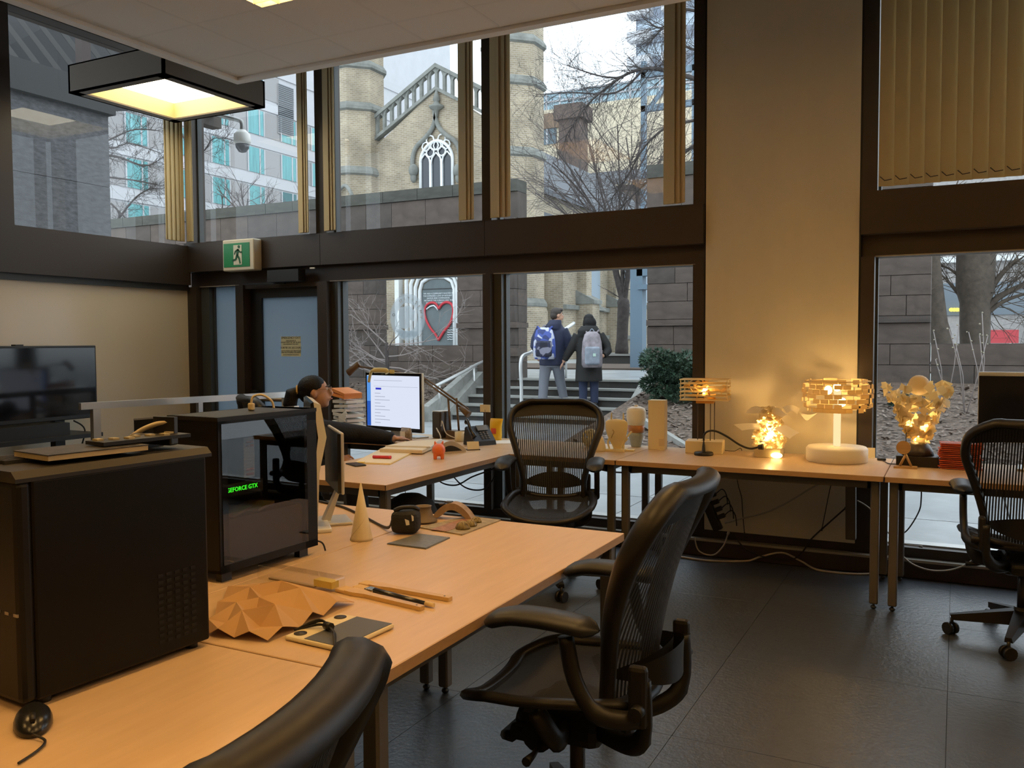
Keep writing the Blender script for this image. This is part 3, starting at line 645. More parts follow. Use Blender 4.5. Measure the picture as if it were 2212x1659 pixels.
# ogee hood and finial
hood = [C(*q, .1) for q in ((893, 385), (891, 345), (899, 318), (918, 298), (932, 280), (940, 258), (943, 238))]
MB().tube(smooth_path(hood), .10, 6).build('hood_mould', M_CSTONE, ch)
MB().tube(smooth_path([Vector((2*wc+.0-q.x, q.y, q.z)) for q in hood]), .10, 6).build('hood_mould', M_CSTONE, ch)
q = C(943, 236, .12); MB().lathe([(.05, -.3), (.09, -.05), (.30, .05), (.32, .12), (.14, .2), (.10, .3), (.16, .36), (.02, .8)], q, 8).build('finial', M_CSTONE, ch)
for x in (893, 990):
    q = C(x, 368, .15); MB().ell(q, (.2, .2, .26)).ell(q+Vector((0, 0, -.3)), (.13, .13, .2)).build('carved_head', M_CSTONE, ch)
q = C(745, 425, 1.2); MB().tube(smooth_path([q+Vector((-.5, 0, -.4)), q+Vector((-.4, 0, .1)), q+Vector((0, 0, .45)), q+Vector((.35, 0, .05)), q+Vector((.4, 0, -.5))]), .08, 6).build('niche_arch', M_CSTONE, ch)
# door with heart mural
dx0, dx1 = C(913, 700).x, C(980, 700).x; dzt = C(945, 603).z; dc_ = (dx0+dx1)/2; dh = (dx1-dx0)/2
def dpts(h, zt, y): return [Vector((dc_-h, y, PZ)), Vector((dc_-h, y, zt-.55)), Vector((dc_-h*.85, y, zt-.2)), Vector((dc_-h*.45, y, zt-.03)), Vector((dc_, y, zt)), Vector((dc_+h*.45, y, zt-.03)), Vector((dc_+h*.85, y, zt-.2)), Vector((dc_+h, y, zt-.55)), Vector((dc_+h, y, PZ))]
dd = MB(); dd.prism(dpts(dh, dzt, CY-.04), (0, .03, 0)); door = dd.build('door', mat('painted grey door', (.115, .14, .145), .6, var=.12, vscale=2), ch)
for k in range(4): MB().tube(dpts(dh+.08+.17*k, dzt+.1+.14*k, CY-.06-.07*k), .085, 6).build('door_moulding', M_WHITE, ch)
MB().b2((C(866, 650).x-.1, CY-.3, PZ), (C(866, 650).x+.1, CY, 6.2)).build('pilaster_strip', M_WHITE, ch)
MB().b2((dx0, CY-.06, C(945, 625).z), (dx1, CY-.035, C(945, 625).z+.03)).build('door_rail', M_BLACK, door)
hp = [C(*q, .09) for q in ((948, 667), (941, 656), (931, 654), (921, 660), (917, 674), (921, 692), (930, 709), (941, 723), (947, 735))]
M_RED = mat('red paint', (.52, .035, .05), .6)
MB().tube(smooth_path(hp, 5), .05, 6).build('heart_mural', M_RED, door)
hp2 = [C(*q, .09) for q in ((948, 667), (955, 657), (965, 653), (975, 657), (979, 668), (977, 685), (970, 702), (958, 717), (947, 735))]
MB().tube(smooth_path(hp2, 5), .055, 6).build('heart_mural', M_RED, door)
M_CHALK = mat('white chalk paint', (.7, .75, .78), .7)
for k, tx in enumerate(('WE ARE A COMMUNITY ROOTED IN', 'THE EXPRESSED LOVE OF INTEGRITY,', 'JUSTICE AND COMPASSION.', 'WE INVITE THE CURIOUS AND THE', 'WANDERING. COME, JOIN US.')):
    q = C(947, 634+5.0*k, .07); text('lettering', tx, .085, M_CHALK, frame_mat(q, (1, 0, -.01), (0, 0, 1)), door, ext=.002)
for k in range(5):
    q = C(973, 713+5*k, .07); MB().tube(smooth_path([q+Vector((-.14+.056*j, 0, .012*math.sin(j*2.3+k))) for j in range(6)], 3), .014, 5).build('chalk_line', M_CHALK, door)
MB().tube([C(*q, .1) for q in ((921, 668), (929, 662), (937, 660), (942, 664), (946, 670))], .03, 5).build('heart_highlight', M_CHALK, door)
# ------------------------------------------------------------------ hotel with teal windows
HX = -45
ht_ = thing('hotel', 'white concrete hotel with rows of teal glass windows', 'building', (HX, 0, 0))
M_HC = mat('white precast', (.50, .50, .52), .8, var=.05, vscale=1); M_HG = mat('grey precast infill', (.33, .32, .32), .8)
M_TEAL = mat('teal window glass', (.14, .38, .40), .15, var=.25, vscale=1.5, stretch=(1, 6, .3)); M_TDK = mat('dark teal glass', (.05, .16, .18), .15)
MB().b2((-6, 26, 0), (0, 75, 34)).build('wall', M_HC, ht_)
colsY = [44.45+3.42*k for k in range(-4, 4)]; rowsZ = [fx(455, 293, HX).z - 2.72*k for k in range(-3, 6)]
for i, cy_ in enumerate(colsY):
    for j, z in enumerate(rowsZ):
        if i >= 6 and j < 2:
            if j == 0 and i == 6:
                pass
            continue
        MB().b2((.02, cy_-.82, z-1.75), (.06, cy_+.82, z)).build('window', M_TEAL if (i*5+j*3) % 7 else M_TDK, ht_)
        for yy in (cy_-.82, cy_+.35, cy_+.82): piece('window_bar', M_HC, (.06, yy-.04, z-1.78), (.12, yy+.04, z+.02), ht_)
        piece('spandrel', M_HG, (.01, cy_+.95, z-1.75), (.04, cy_+2.5, z), ht_)
for z in rowsZ: piece('floor_band', M_HC, (0, 26, z+.12), (.1, 75, z+.8), ht_)
for k in range(3):
    a = fx(598, 180+34*k, HX); piece('louvre_panel', M_HG, (.05, a.y, a.z-1.35), (.1, a.y+1.7, a.z), ht_)
    for q in range(9): piece('louvre_slat', mat('dark grey louvre', (.16, .18, .2), .5), (.1, a.y+.05, a.z-.08-.14*q), (.16, a.y+1.65, a.z-.02-.14*q), ht_)
# office block and apartment tower behind the trees
ob = thing('office_block', 'tan concrete office block with a glazed top storey', 'building', (0, 60, 0))
a, b = fy(1140, 330, 60), fy(1460, 330, 60)
zt_, zg, zw0, zw1 = fy(1250, 190, 60).z, fy(1250, 228, 60).z, fy(1190, 278, 60).z, fy(1190, 312, 60).z
M_TAN = mat('tan concrete', (.66, .57, .42), .8, var=.08, vscale=.8); M_OG = mat('pale blue glazing', (.32, .45, .52), .12)
MB().b2((a.x-3, 0, 0), (b.x+3, 8, zg)).build('wall', M_TAN, ob); MB().b2((a.x-3, .3, zg), (b.x+3, 8, zt_)).build('glazed_storey', M_OG, ob)
for k in range(17): piece('window_bar', M_HC, (a.x-3+k*1.1, .2, zg), (a.x-3+k*1.1+.12, .3, zt_), ob)
for k in range(2): piece('window_bar', M_HC, (a.x-3, .2, zg+(zt_-zg)*(.45+.5*k)), (b.x+3, .3, zg+(zt_-zg)*(.45+.5*k)+.12), ob)
MB().b2((a.x-3, -.1, zw1), (a.x+2.4, .1, zw0)).build('window', mat('office dark glass', (.12, .17, .2), .15), ob)
MB().b2((a.x-3, -.2, zw0), (a.x+2.6, .1, zw0+1.1)).build('window_hood', mat('brown metal band', (.22, .15, .1), .7), ob)
for k in range(4): piece('window_bar', M_HC, (a.x-2.6+k*1.4, -.15, zw1), (a.x-2.6+k*1.4+.12, -.08, zw0), ob)
# brick chimney pier in front of it
q = fy(1229, 300, 50.6)
cpier = thing('brick_chimney', 'dark brown brick chimney in front of the office block', 'chimney', (q.x, 50.6, 0))
zt2 = fy(1229, 225, 50.6).z
MB().b2((-.7, 0, 0), (.7, 1.4, zt2-.6)).build('shaft', mat('brown brick', (.13, .095, .08), .9, var=.2), cpier); MB().b2((-.95, -.2, zt2-.9), (.95, 1.6, zt2)).build('cap', mat('brown brick', (.13, .095, .08)), cpier)
at = thing('apartment_tower', 'grey apartment tower with rows of white balconies', 'building', (0, 95, 0))
a, b = fy(1374, 100, 95), fy(1560, 100, 95)
M_TW = mat('blue grey tower', (.27, .31, .38), .7)
MB().b2((a.x, 0, 0), (b.x, 10, 62)).build('wall', M_TW, at)
for k in range(13):
    z = 21+2.75*k
    for c in range(3):
        x = a.x-.6+c*3.9; piece('balcony', M_HC, (x, -1.4, z), (x+2.6, 0, z+1.0), at)
    piece('window', mat('tower glazing', (.42, .5, .58), .2), (a.x+.2, -.05, z+1.1), (b.x-.2, .05, z+2.4), at)
# blue steel frame
sfm = thing('steel_pergola', 'blue painted steel pergola with a bracket beside the plaza tree', 'pergola', (0, 0, 0))
M_BLUE = mat('blue grey steel paint', (.155, .225, .29), .55)
a, b = fy(1361, 768, 21), fy(1387, 768, 21)
MB().b2((a.x, 21, PZ), (b.x, 21.3, 4.15)).build('post', M_BLUE, sfm)
p0, p1 = fy(1375, 592, 21), fy(1420, 592, 21); MB().b2((p0.x, 21, p0.z-.05), (p1.x+.4, 21.3, p0.z+.16)).build('beam', M_BLUE, sfm)
p0 = fy(1387, 620, 21); MB().b2((p0.x-.1, 20.95, p0.z-.06), (p1.x+.4, 21.3, p0.z+.06)).build('beam', M_BLUE, sfm)
a, b = fy(1384, 300, 34), fy(1394, 300, 34); zt3 = fy(1388, 132, 34).z; zb3 = fy(1388, 235, 34).z
mb2 = thing('steel_mast', 'tall grey blue steel mast with cross beams behind the branches', 'mast', (0, 0, 0))
MB().b2((a.x, 34, PZ), (b.x, 34.2, zt3)).build('post', M_BLUE, mb2)
q = fy(1500, 160, 34); MB().b2((q.x-.1, 34, PZ), (q.x+.1, 34.2, zt3)).build('post', M_BLUE, mb2)
for z in (fy(1400, 160, 34).z, zb3): MB().b2((a.x, 34, z-.12), (q.x, 34.2, z+.12)).build('beam', M_BLUE, mb2)
MB().prism([(a.x+.1, 34.05, zb3-.1), (a.x+.1, 34.05, zb3-.35), (a.x+1.4, 34.05, zb3+1.1), (a.x+1.4, 34.05, zb3+1.35)], (0, .1, 0)).build('brace', M_BLUE, mb2)
# low brick annexe behind the bare shrubs
an = thing('brick_annexe', 'low brown brick annexe with a slate roof beside the church', 'building', (0, 53, 0))
a, b = fy(1250, 420, 53), fy(1520, 420, 53)
MB().b2((a.x, 0, PZ), (b.x, 6, fy(1400, 395, 53).z)).build('wall', mat('annexe brick', (.15, .12, .10), .9, var=.2), an)
MB().prism([(a.x-.3, -.4, fy(1400, 395, 53).z), (b.x+.3, -.4, fy(1400, 395, 53).z), (b.x+.3, 3, fy(1400, 345, 53).z), (a.x-.3, 3, fy(1400, 345, 53).z)], (0, .1, .15)).build('roof', M_SLATE, an)
# ------------------------------------------------------------------ trees
def grow(mb, p, d, L, r, depth, rnd, spread=.55, droop=0., nseg=4, kids=3, flat=1.0):
    pts = [p.copy()]; rs = [r]; q = p.copy(); dd = d.normalized()
    for k in range(nseg):
        dd = (dd + Vector((rnd.gauss(0, .13), rnd.gauss(0, .13)*flat, rnd.gauss(0, .13)+droop))).normalized()
        q = q + dd*(L/nseg); pts.append(q.copy()); rs.append(r*(1-.55*(k+1)/nseg))
    mb.tube(pts, rs, 5 if r > .02 else 3, cap=False)
    if depth <= 0: return
    for k in range(kids):
        t = .3+.7*(k+rnd.random())/kids; i = min(nseg-1, int(t*nseg)); base = pts[i].lerp(pts[i+1], t*nseg-i)
        ax = Vector((rnd.gauss(0, 1), rnd.gauss(0, 1)*flat, rnd.gauss(0, .8))).normalized()
        nd = (dd*(1-spread*.4) + ax*spread).normalized()
        grow(mb, base, nd, L*rnd.uniform(.5, .75), max(rs[i]*.6, .0035), depth-1, rnd, spread, droop, max(2, nseg-1), kids, flat)
def limb_tree(label, limbs, Y, seed, trunk=None, twig_depth=2, mt=None, kids=4, tl_=1.3, rmin=.006, dY=0, group=None, sway=.5):
    rnd = random.Random(seed); t = thing('bare_tree', label, 'tree', (0, 0, 0), 0, group); mt = mt or M_BARK
    if trunk:
        MB().tube(smooth_path([q for q, _ in trunk], 4), [trunk[min(len(trunk)-1, int(i/4+.5))][1] for i in range((len(trunk)-1)*4+1)], 12).build('trunk', mt, t)
    for pts, r0, r1 in limbs:
        P = smooth_path([fy(x, y, Y+dY*k) for k, (x, y) in enumerate(pts)], 5); n_ = len(P)
        lb = MB(); lb.tube(P, [r0+(r1-r0)*i/(n_-1) for i in range(n_)], 6)
        for i in range(1, n_):
            for c in range(kids if i % 2 else kids-1):
                d = (P[i]-P[i-1]).normalized(); ax = Vector((rnd.gauss(0, 1), rnd.gauss(0, .7), rnd.gauss(0, 1)))
                grow(lb, P[i], (d*.8+ax*sway), tl_*rnd.uniform(.4, 1)*(1-.4*i/n_), max(rmin, r0*.2), twig_depth, rnd, .6, 0, 3, 3, .7)
        lb.build('limb', mt, t)
    return t
b0 = fy(1640, 700, 19)
limb_tree('large bare tree with dark limbs arching toward the church', [
    ([(1560, 190), (1450, 155), (1392, 149), (1340, 168), (1270, 225), (1225, 290)], .06, .012),
    ([(1500, 260), (1440, 275), (1390, 320), (1350, 390), (1320, 430)], .035, .01),
    ([(1560, 40), (1470, 20), (1430, 60), (1390, 40)], .04, .01),
    ([(1560, 120), (1480, 100), (1440, 60), (1400, 95)], .035, .01),
    ([(1520, 300), (1450, 350), (1390, 400), (1330, 460)], .045, .012),
    ([(1340, 168), (1300, 165), (1250, 150), (1215, 138)], .025, .006),
    ([(1390, 150), (1330, 200), (1230, 200), (1160, 205)], .03, .006)], 19, 21,
    trunk=[((b0.x, 19, PZ), .28), ((b0.x-.05, 19, 3), .24), ((b0.x-.2, 19, 6), .2), ((b0.x-.3, 19, 8.5), .14)], twig_depth=2, kids=3, tl_=1.15, sway=.5)
for k, (px, lab) in enumerate(((1455, 'bushy bare tree behind the garden wall near the steel mast'),)):
    b = fy(px, 470, 26); t = thing('bare_tree', lab, 'tree', (b.x, 26, PZ)); rnd = random.Random(40+k)
    top = b.z-PZ
    MB().tube([(0, 0, 0), (.05, 0, top*.55), (0, 0, top)], [.12, .09, .06], 8).build('trunk', M_BARK, t)
    f = MB()
    for q in range(9):
        a = rnd.uniform(0, 6.28); grow(f, Vector((.02, 0, top*rnd.uniform(.75, 1))), Vector((math.cos(a)*.8, math.sin(a)*.5, rnd.uniform(.6, 1.3))), rnd.uniform(1.6, 2.3), .045, 4, rnd, .6, 0, 4, 3)
    f.build('crown', mat('brown grey twigs', (.10, .082, .078), .9), t)
# tree between the walkers and the steel frame
a = fy(1342, 764, 23)
pt = [(fy(1343, 764, 23), .19), (fy(1345, 700, 23), .16), (fy(1347, 660, 23), .17), (fy(1340, 625, 23), .10), (fy(1330, 585, 23), .09), (fy(1325, 540, 23), .08)]
limb_tree('slim forked plaza tree beside the blue steel frame', [([(1347, 660), (1352, 620), (1358, 585), (1362, 540)], .1, .06), ([(1347, 645), (1345, 610), (1345, 570), (1350, 520)], .07, .05)], 23, 5, trunk=pt, twig_depth=1, kids=1, tl_=.8)
pl_tree = bpy.data.objects['bare_tree.002']; f = MB(); rnd = random.Random(52)
for q in range(22):
    s_ = fy(rnd.choice((1326, 1350, 1362)), rnd.uniform(525, 560), 23); a = rnd.uniform(0, 6.28); grow(f, s_, Vector((math.cos(a)*.75-.25, math.sin(a)*.5, rnd.uniform(.5, 1.2))), rnd.uniform(2.3, 3.6), .035, 3, rnd, .6, 0, 4, 4)
f.build('crown', mat('brown grey twigs', (.10, .082, .078)), pl_tree)
# pale bush in front of the garden wall
b = fy(836, 840, 13.8)
t = thing('bare_shrub', 'pale leafless shrub spreading in front of the garden wall', 'shrub', (b.x, 13.8, .4)); rnd = random.Random(77)
h1 = fy(836, 740, 13.8).z-.4; MB().tube([(0, 0, -.1), (.02, 0, h1*.5), (.0, 0, h1)], [.05, .04, .035], 8).build('stem', M_BARK, t)
f = MB()
for q in range(13):
    a = rnd.choice((-1, -1, -1, 1)); grow(f, Vector((0, 0, h1*rnd.uniform(.2, 1))), Vector((a*rnd.uniform(.5, 1.2), rnd.uniform(-.5, .2), rnd.uniform(.0, .9))), rnd.uniform(.7, 1.15), .018, 3, rnd, .6, .02, 4, 3, .5)
f.build('crown', M_TWIG, t)
# left trees in front of the hotel
limb_tree('bare tree with long curved branches in front of the hotel', [
    ([(180, 330), (240, 300), (290, 280), (340, 282)], .035, .012), ([(190, 335), (250, 338), (310, 358), (345, 345)], .04, .012), ([(185, 250), (250, 215), (290, 240), (345, 200)], .04, .012),
    ([(200, 380), (280, 388), (345, 400)], .03, .01), ([(250, 480), (290, 430), (320, 410), (345, 408)], .03, .01), ([(200, 300), (240, 320), (280, 310), (345, 330)], .025, .008), ([(345, 200), (420, 330), (460, 300), (490, 300)], .022, .006), ([(240, 440), (270, 470), (300, 500)], .03, .01)], 15.9, 9,
    trunk=[(Vector(fy(120, 470, 15.9))*1, .16), (fy(150, 400, 15.9), .14), (fy(180, 320, 15.9), .12), (fy(200, 150, 15.9), .08)], twig_depth=2, kids=3, tl_=.7, sway=.5)
for k, (px, lab) in enumerate(((470, 'low bare tree peeping over the garden wall by the corner'), (530, 'bare tree with one tall leaning branch over the garden wall'), (610, 'small bare tree over the garden wall near the church tower'))):
    b = fy(px, 450, 20); t = thing('bare_tree', lab, 'tree', (b.x, 20, PZ)); rnd = random.Random(60+k); top = b.z-PZ
    MB().tube([(0, 0, 0), (0, 0, top)], [.08, .05], 8).build('trunk', M_BARK, t); f = MB()
    for q in range(7): a = rnd.uniform(0, 6.28); grow(f, Vector((0, 0, top*rnd.uniform(.7, .95))), Vector((math.cos(a)*.8, math.sin(a)*.4, rnd.uniform(.5, .9))), rnd.uniform(.8, 1.0)*(1.25 if k == 1 else 1), .03, 3, rnd, .55, 0, 3, 3)
    f.build('crown', mat('brown grey twigs', (.10, .082, .078)), t)
# street trees past the low wall
M_BARK2 = mat('brown trunk bark', (.085, .066, .05), .9, var=.3, vscale=9, bump=.6, bscale=30)
limb_tree('leaning brown tree trunk past the low wall', [([(2012, 560), (2030, 480), (2060, 420)], .12, .07)], 18, 31, trunk=[(fy(2038, 790, 18), .22), (fy(2034, 740, 18), .18), (fy(2022, 650, 18), .15), (fy(2012, 560, 18), .15), (fy(2008, 480, 18), .14)], mt=M_BARK2, twig_depth=1, kids=1, tl_=1)
limb_tree('thick dark tree trunk with low drooping branches', [([(2130, 668), (2160, 640), (2212, 615), (2260, 600)], .07, .03), ([(2128, 680), (2170, 650), (2230, 630)], .05, .02), ([(2130, 640), (2165, 590), (2200, 560)], .06, .03), ([(2075, 640), (2050, 610), (2030, 590)], .04, .01), ([(2075, 600), (2050, 580), (2020, 570)], .03, .01)], 18.4, 33,
    trunk=[(fy(2106, 800, 18.4), .30), (fy(2106, 745, 18.4), .255), (fy(2106, 680, 18.4), .26), (fy(2108, 560, 18.4), .33), (fy(2110, 420, 18.4), .36)], mt=M_BARK2, twig_depth=2, kids=2, tl_=1.3, sway=.6)
# street beyond the low wall
stt = thing('shop_front', 'grey shop front with small yellow lights across the street', 'building', (0, 46, 0))
a, b = fy(1985, 700, 46), fy(2320, 700, 46); M_SHOP = mat('grey shop stone', (.33, .31, .30), .8, var=.2)
MB().b2((a.x-6, 0, PZ), (b.x+4, 4, 9)).build('wall', M_SHOP, stt)
for k in range(9): piece('window', mat('shop glazing', (.14, .17, .2), .2), (a.x-5.5+k*2.1, -.1, 2.6), (a.x-4+k*2.1, .1, 4.1), stt); piece('shop_pier', mat('pale pier', (.5, .5, .46), .8), (a.x-3.95+k*2.1, -.25, PZ), (a.x-3.6+k*2.1, 0, 5), stt)
MB().b2((a.x-6, -.4, 5.05), (b.x+4, 0, 5.3)).build('cornice', M_WHITE, stt)
for k in range(9):
    q = fy(2002+6.2*k+(22 if k > 4 else 0), 669, 45.7); MB().ell((q.x, -.3, q.z), (.10, .05, .09)).build('lit_letter', emis('yellow sign light', (1, .72, .12), 2.2), stt)
for x, y in ((2015, 692), (2014, 678), (2018, 696)): q = fy(x, y, 45.7); MB().ell((q.x, -.3, q.z), (.14, .06, .12)).build('lamp', emis('warm street lamp', (1, .7, .3), 3), stt)
q = fy(2155, 727, 30); aw = thing('red_banner', 'red banner board on white legs across the street', 'banner', (q.x, 30, PZ))
MB().b2((-.85, 0, q.z-PZ-.2), (.55, .06, q.z-PZ+.2)).build('board', mat('red board', (.45, .05, .06), .6), aw)
for x in (-.6, .3): MB().b2((x, 0, 0), (x+.06, .05, q.z-PZ-.2)).build('leg', M_WHITEP, aw)
# evergreen shrub
def shrub(label, px, py0, py1, Y, wpx, seed, n=2600, mt=None):
    c = fy(px, (py0+py1)/2, Y); top = fy(px, py0, Y).z; bot = fy(px, py1, Y).z; hw_ = (fy(px+wpx/2, py0, Y).x-c.x); rnd = random.Random(seed)
    t = thing('evergreen_shrub', label, 'shrub', (c.x, Y, bot)); hh = top-bot; f = MB()
    blobs = [(Vector((rnd.uniform(-.6, .6)*hw_, rnd.uniform(-.4, .3)*hw_, hh*rnd.uniform(.15, .8))), rnd.uniform(.3, .5)*hw_) for _ in range(16)]
    for k in range(n):
        o, r = rnd.choice(blobs); d = Vector((rnd.gauss(0, 1), rnd.gauss(0, 1), rnd.gauss(0, .7))).normalized(); q = o+Vector((d.x*r*1.1, d.y*r, d.z*r*.6))
        a = (d+Vector((rnd.gauss(0, .5), rnd.gauss(0, .5), rnd.gauss(0, .3)))).normalized()*rnd.uniform(.05, .11); s = a.cross(Vector((rnd.gauss(0, 1), rnd.gauss(0, 1), 1))).normalized()*.016
        f.add([q-s, q+s, q+a+s*.3, q+a-s*.3], [(0, 1, 2, 3)])
        f.add([q+a*.3, q+a*.3+s*3+a*.4, q+a*.55], [(0, 1, 2)]); f.add([q+a*.3, q+a*.3-s*3+a*.4, q+a*.55], [(0, 1, 2)])
    f.build('foliage', mt or mat('dark evergreen needle', (.028, .062, .034), .6, var=.5, vscale=5), t, fixn=False)
    s = MB()
    for k in range(5): s.tube([(0, 0, -.2), (rnd.uniform(-.3, .3)*hw_, rnd.uniform(-.2, .2), hh*.6)], [.03, .012], 5)
    s.build('stem', M_BARK, t)
shrub('dark green evergreen shrub beside the stair cheek', 1447, 748, 880, 13.4, 150, 3, 4200)
shrub('small low evergreen at the wall foot past the lamps', 1960, 850, 905, 13.4, 70, 6, 250)
for k, px in enumerate((2040, 2085, 2120)):
    b = fy(px, 880, 13.0); t = thing('dry_plant', ('thin dry flower stalks in the bed behind the flower lamp', 'dry seed heads on tall stalks in the mulch bed', 'dry stalks close to the black monitor')[k], 'plant', (b.x, 13, b.z)); rnd = random.Random(k+90)
    st_ = MB(); hd = MB()
    for q in range(3):
        e = Vector((rnd.uniform(-.25, .25), rnd.uniform(-.1, .1), rnd.uniform(.6, 1.25))); st_.tube([(0, 0, -.15), e*.5+Vector((.03, 0, 0)), e], .006, 4)
        for c in range(3): hd.ell(e*(1-.12*c)+Vector((rnd.uniform(-.03, .03), 0, 0)), rnd.uniform(.007, .014), 6, 4)
    st_.build('stalk', M_TWIG, t); hd.build('seed_head', mat('pale seed head', (.33, .30, .22), .9), t)
# ================================================================== FURNITURE
TZ = .73
def wood(name, c1, c2, axis=(1, 12, 12)):
    m = mat(name, c1, .34, var=.0, spec=.4); n = m.node_tree; p = n.nodes['Principled BSDF']
    tc = n.nodes.new('ShaderNodeTexCoord'); mp = n.nodes.new('ShaderNodeMapping'); mp.inputs['Scale'].default_value = axis; n.links.new(tc.outputs['Object'], mp.inputs[0])
    no = n.nodes.new('ShaderNodeTexNoise'); no.inputs['Scale'].default_value = 5; no.inputs['Detail'].default_value = 8; n.links.new(mp.outputs[0], no.inputs['Vector'])
    rp = n.nodes.new('ShaderNodeValToRGB'); rp.color_ramp.elements[0].position = .3; rp.color_ramp.elements[1].position = .72; rp.color_ramp.elements[0].color = (*c2, 1); rp.color_ramp.elements[1].color = (*c1, 1)
    n.links.new(no.outputs['Fac'], rp.inputs[0]); n.links.new(rp.outputs[0], p.inputs['Base Color']); return m
M_TOP = wood('pale maple veneer', (.66, .47, .29), (.60, .42, .25), (10, 1.2, 10))
M_EDGE2 = wood('maple edge band', (.50, .31, .16), (.45, .27, .13), (6, 6, 30))
M_LEG = mat('bronze grey leg paint', (.115, .10, .082), .45, .2)
M_GLIDE = mat('black glide', (.015, .015, .015), .5)
def table(x0, y0, x1, y1, label, legs=None, group=None):
    t = thing('desk', label, 'desk', (x0, y0, 0), 0, group); w_, d_ = x1-x0, y1-y0
    MB().rbox((w_/2, d_/2, TZ-.0145), (w_-.002, d_-.002, .029), .002, seg=1).build('desktop', M_TOP, t)
    e = MB()
    for a, b in (((0, 0), (w_, .003)), ((0, d_-.003), (w_, d_)), ((0, 0), (.003, d_)), ((w_-.003, 0), (w_, d_))): e.b2((a[0], a[1], TZ-.0285), (b[0], b[1], TZ-.0015))
    e.build('edge_band', M_EDGE2, t)
    f = MB(); i = .055
    f.b2((i, i, TZ-.075), (w_-i, i+.03, TZ-.03)); f.b2((i, d_-i-.03, TZ-.075), (w_-i, d_-i, TZ-.03)); f.b2((i, i, TZ-.075), (i+.03, d_-i, TZ-.03)); f.b2((w_-i-.03, i, TZ-.075), (w_-i, d_-i, TZ-.03)); f.build('frame', M_LEG, t)
    for lx, ly in legs or ((.045, .06), (w_-.045, .06), (.045, d_-.06), (w_-.045, d_-.06)):
        l = MB(); l.rbox((lx, ly, .03+(TZ-.06)/2), (.045, .045, TZ-.06), .006, seg=1); lg = l.build('leg', M_LEG, t)
        MB().cyl((lx, ly, .0), (lx, ly, .03), .006).ell((lx, ly, .012), (.016, .016, .012), 10, 6).build('glide', M_GLIDE, lg)
    return t
table(-1.905, 1.504, -1.102, 3.08, 'maple desk with the cone, brushes and drawing tablet on it')
table(-2.708, 1.504, -1.907, 3.08, 'maple desk under the glass sided computer tower')
table(-1.905, -.07, -1.102, 1.50, 'maple desk under the plain black computer tower and mouse')
table(-2.708, -.07, -1.907, 1.50, 'maple desk behind the plain black computer tower')
table(-3.31, 3.60, -2.56, 5.188, 'maple desk with folders, piggy bank and telephone on it')
table(-4.13, 5.19, -2.56, 5.76, 'maple desk under the lit monitor by the window')
table(-2.557, 4.96, -1.835, 5.74, 'maple desk at the window holding the bottle and the shield sculpture')
table(-1.832, 4.96, -.332, 5.74, 'maple desk at the window holding the row of lit lamps')
table(-.329, 4.955, 1.17, 5.74, 'maple desk at the window under the flower lamp and black monitor')
# ------------------------------------------------------------------ mesh office chair
M_CH = mat('graphite chair plastic', (.011, .010, .009), .45, spec=.3); M_CH2 = mat('dark chair frame', (.015, .013, .011), .42, spec=.35)
M_PAD = mat('soft arm pad', (.016, .016, .017), .45)
M_MESH = mesh_fabric('woven back mesh', (.012, .011, .010), .0115, .55); M_MESH2 = mesh_fabric('woven seat mesh', (.016, .015, .014), .006, .82)
def back_pt(u, v):        # u -1..1 across, v 0..1 up; chair faces +Y
    z = .495+.58*v
    hw = .185+.095*max(0, min(1, (v-.18)/.55))**1.3 if v < .8 else .28
    if v > .8: hw = .28*math.sqrt(max(0, 1-((v-.8)/.2)**2.6*.62))
    lean = -.215-.14*v+.05*math.sin(v*math.pi)
    wrap = .055*(abs(u)**2)*(1.1-.6*v)
    return Vector((u*hw, lean+wrap, z))
def seat_pt(u, v):        # u -1..1, v 0 rear .. 1 front
    hw = .225+.03*math.sin(v*math.pi*.9)
    if v > .75: hw *= math.sqrt(max(.02, 1-((v-.75)/.25)**2.4*.45))
    if v < .15: hw *= .9+.1*v/.15
    y = -.20+.46*v
    z = .492+.012*math.cos(v*4)+.028*abs(u)**2.5-.045*max(0, (v-.72)/.28)**2
    return Vector((u*hw, y, z))
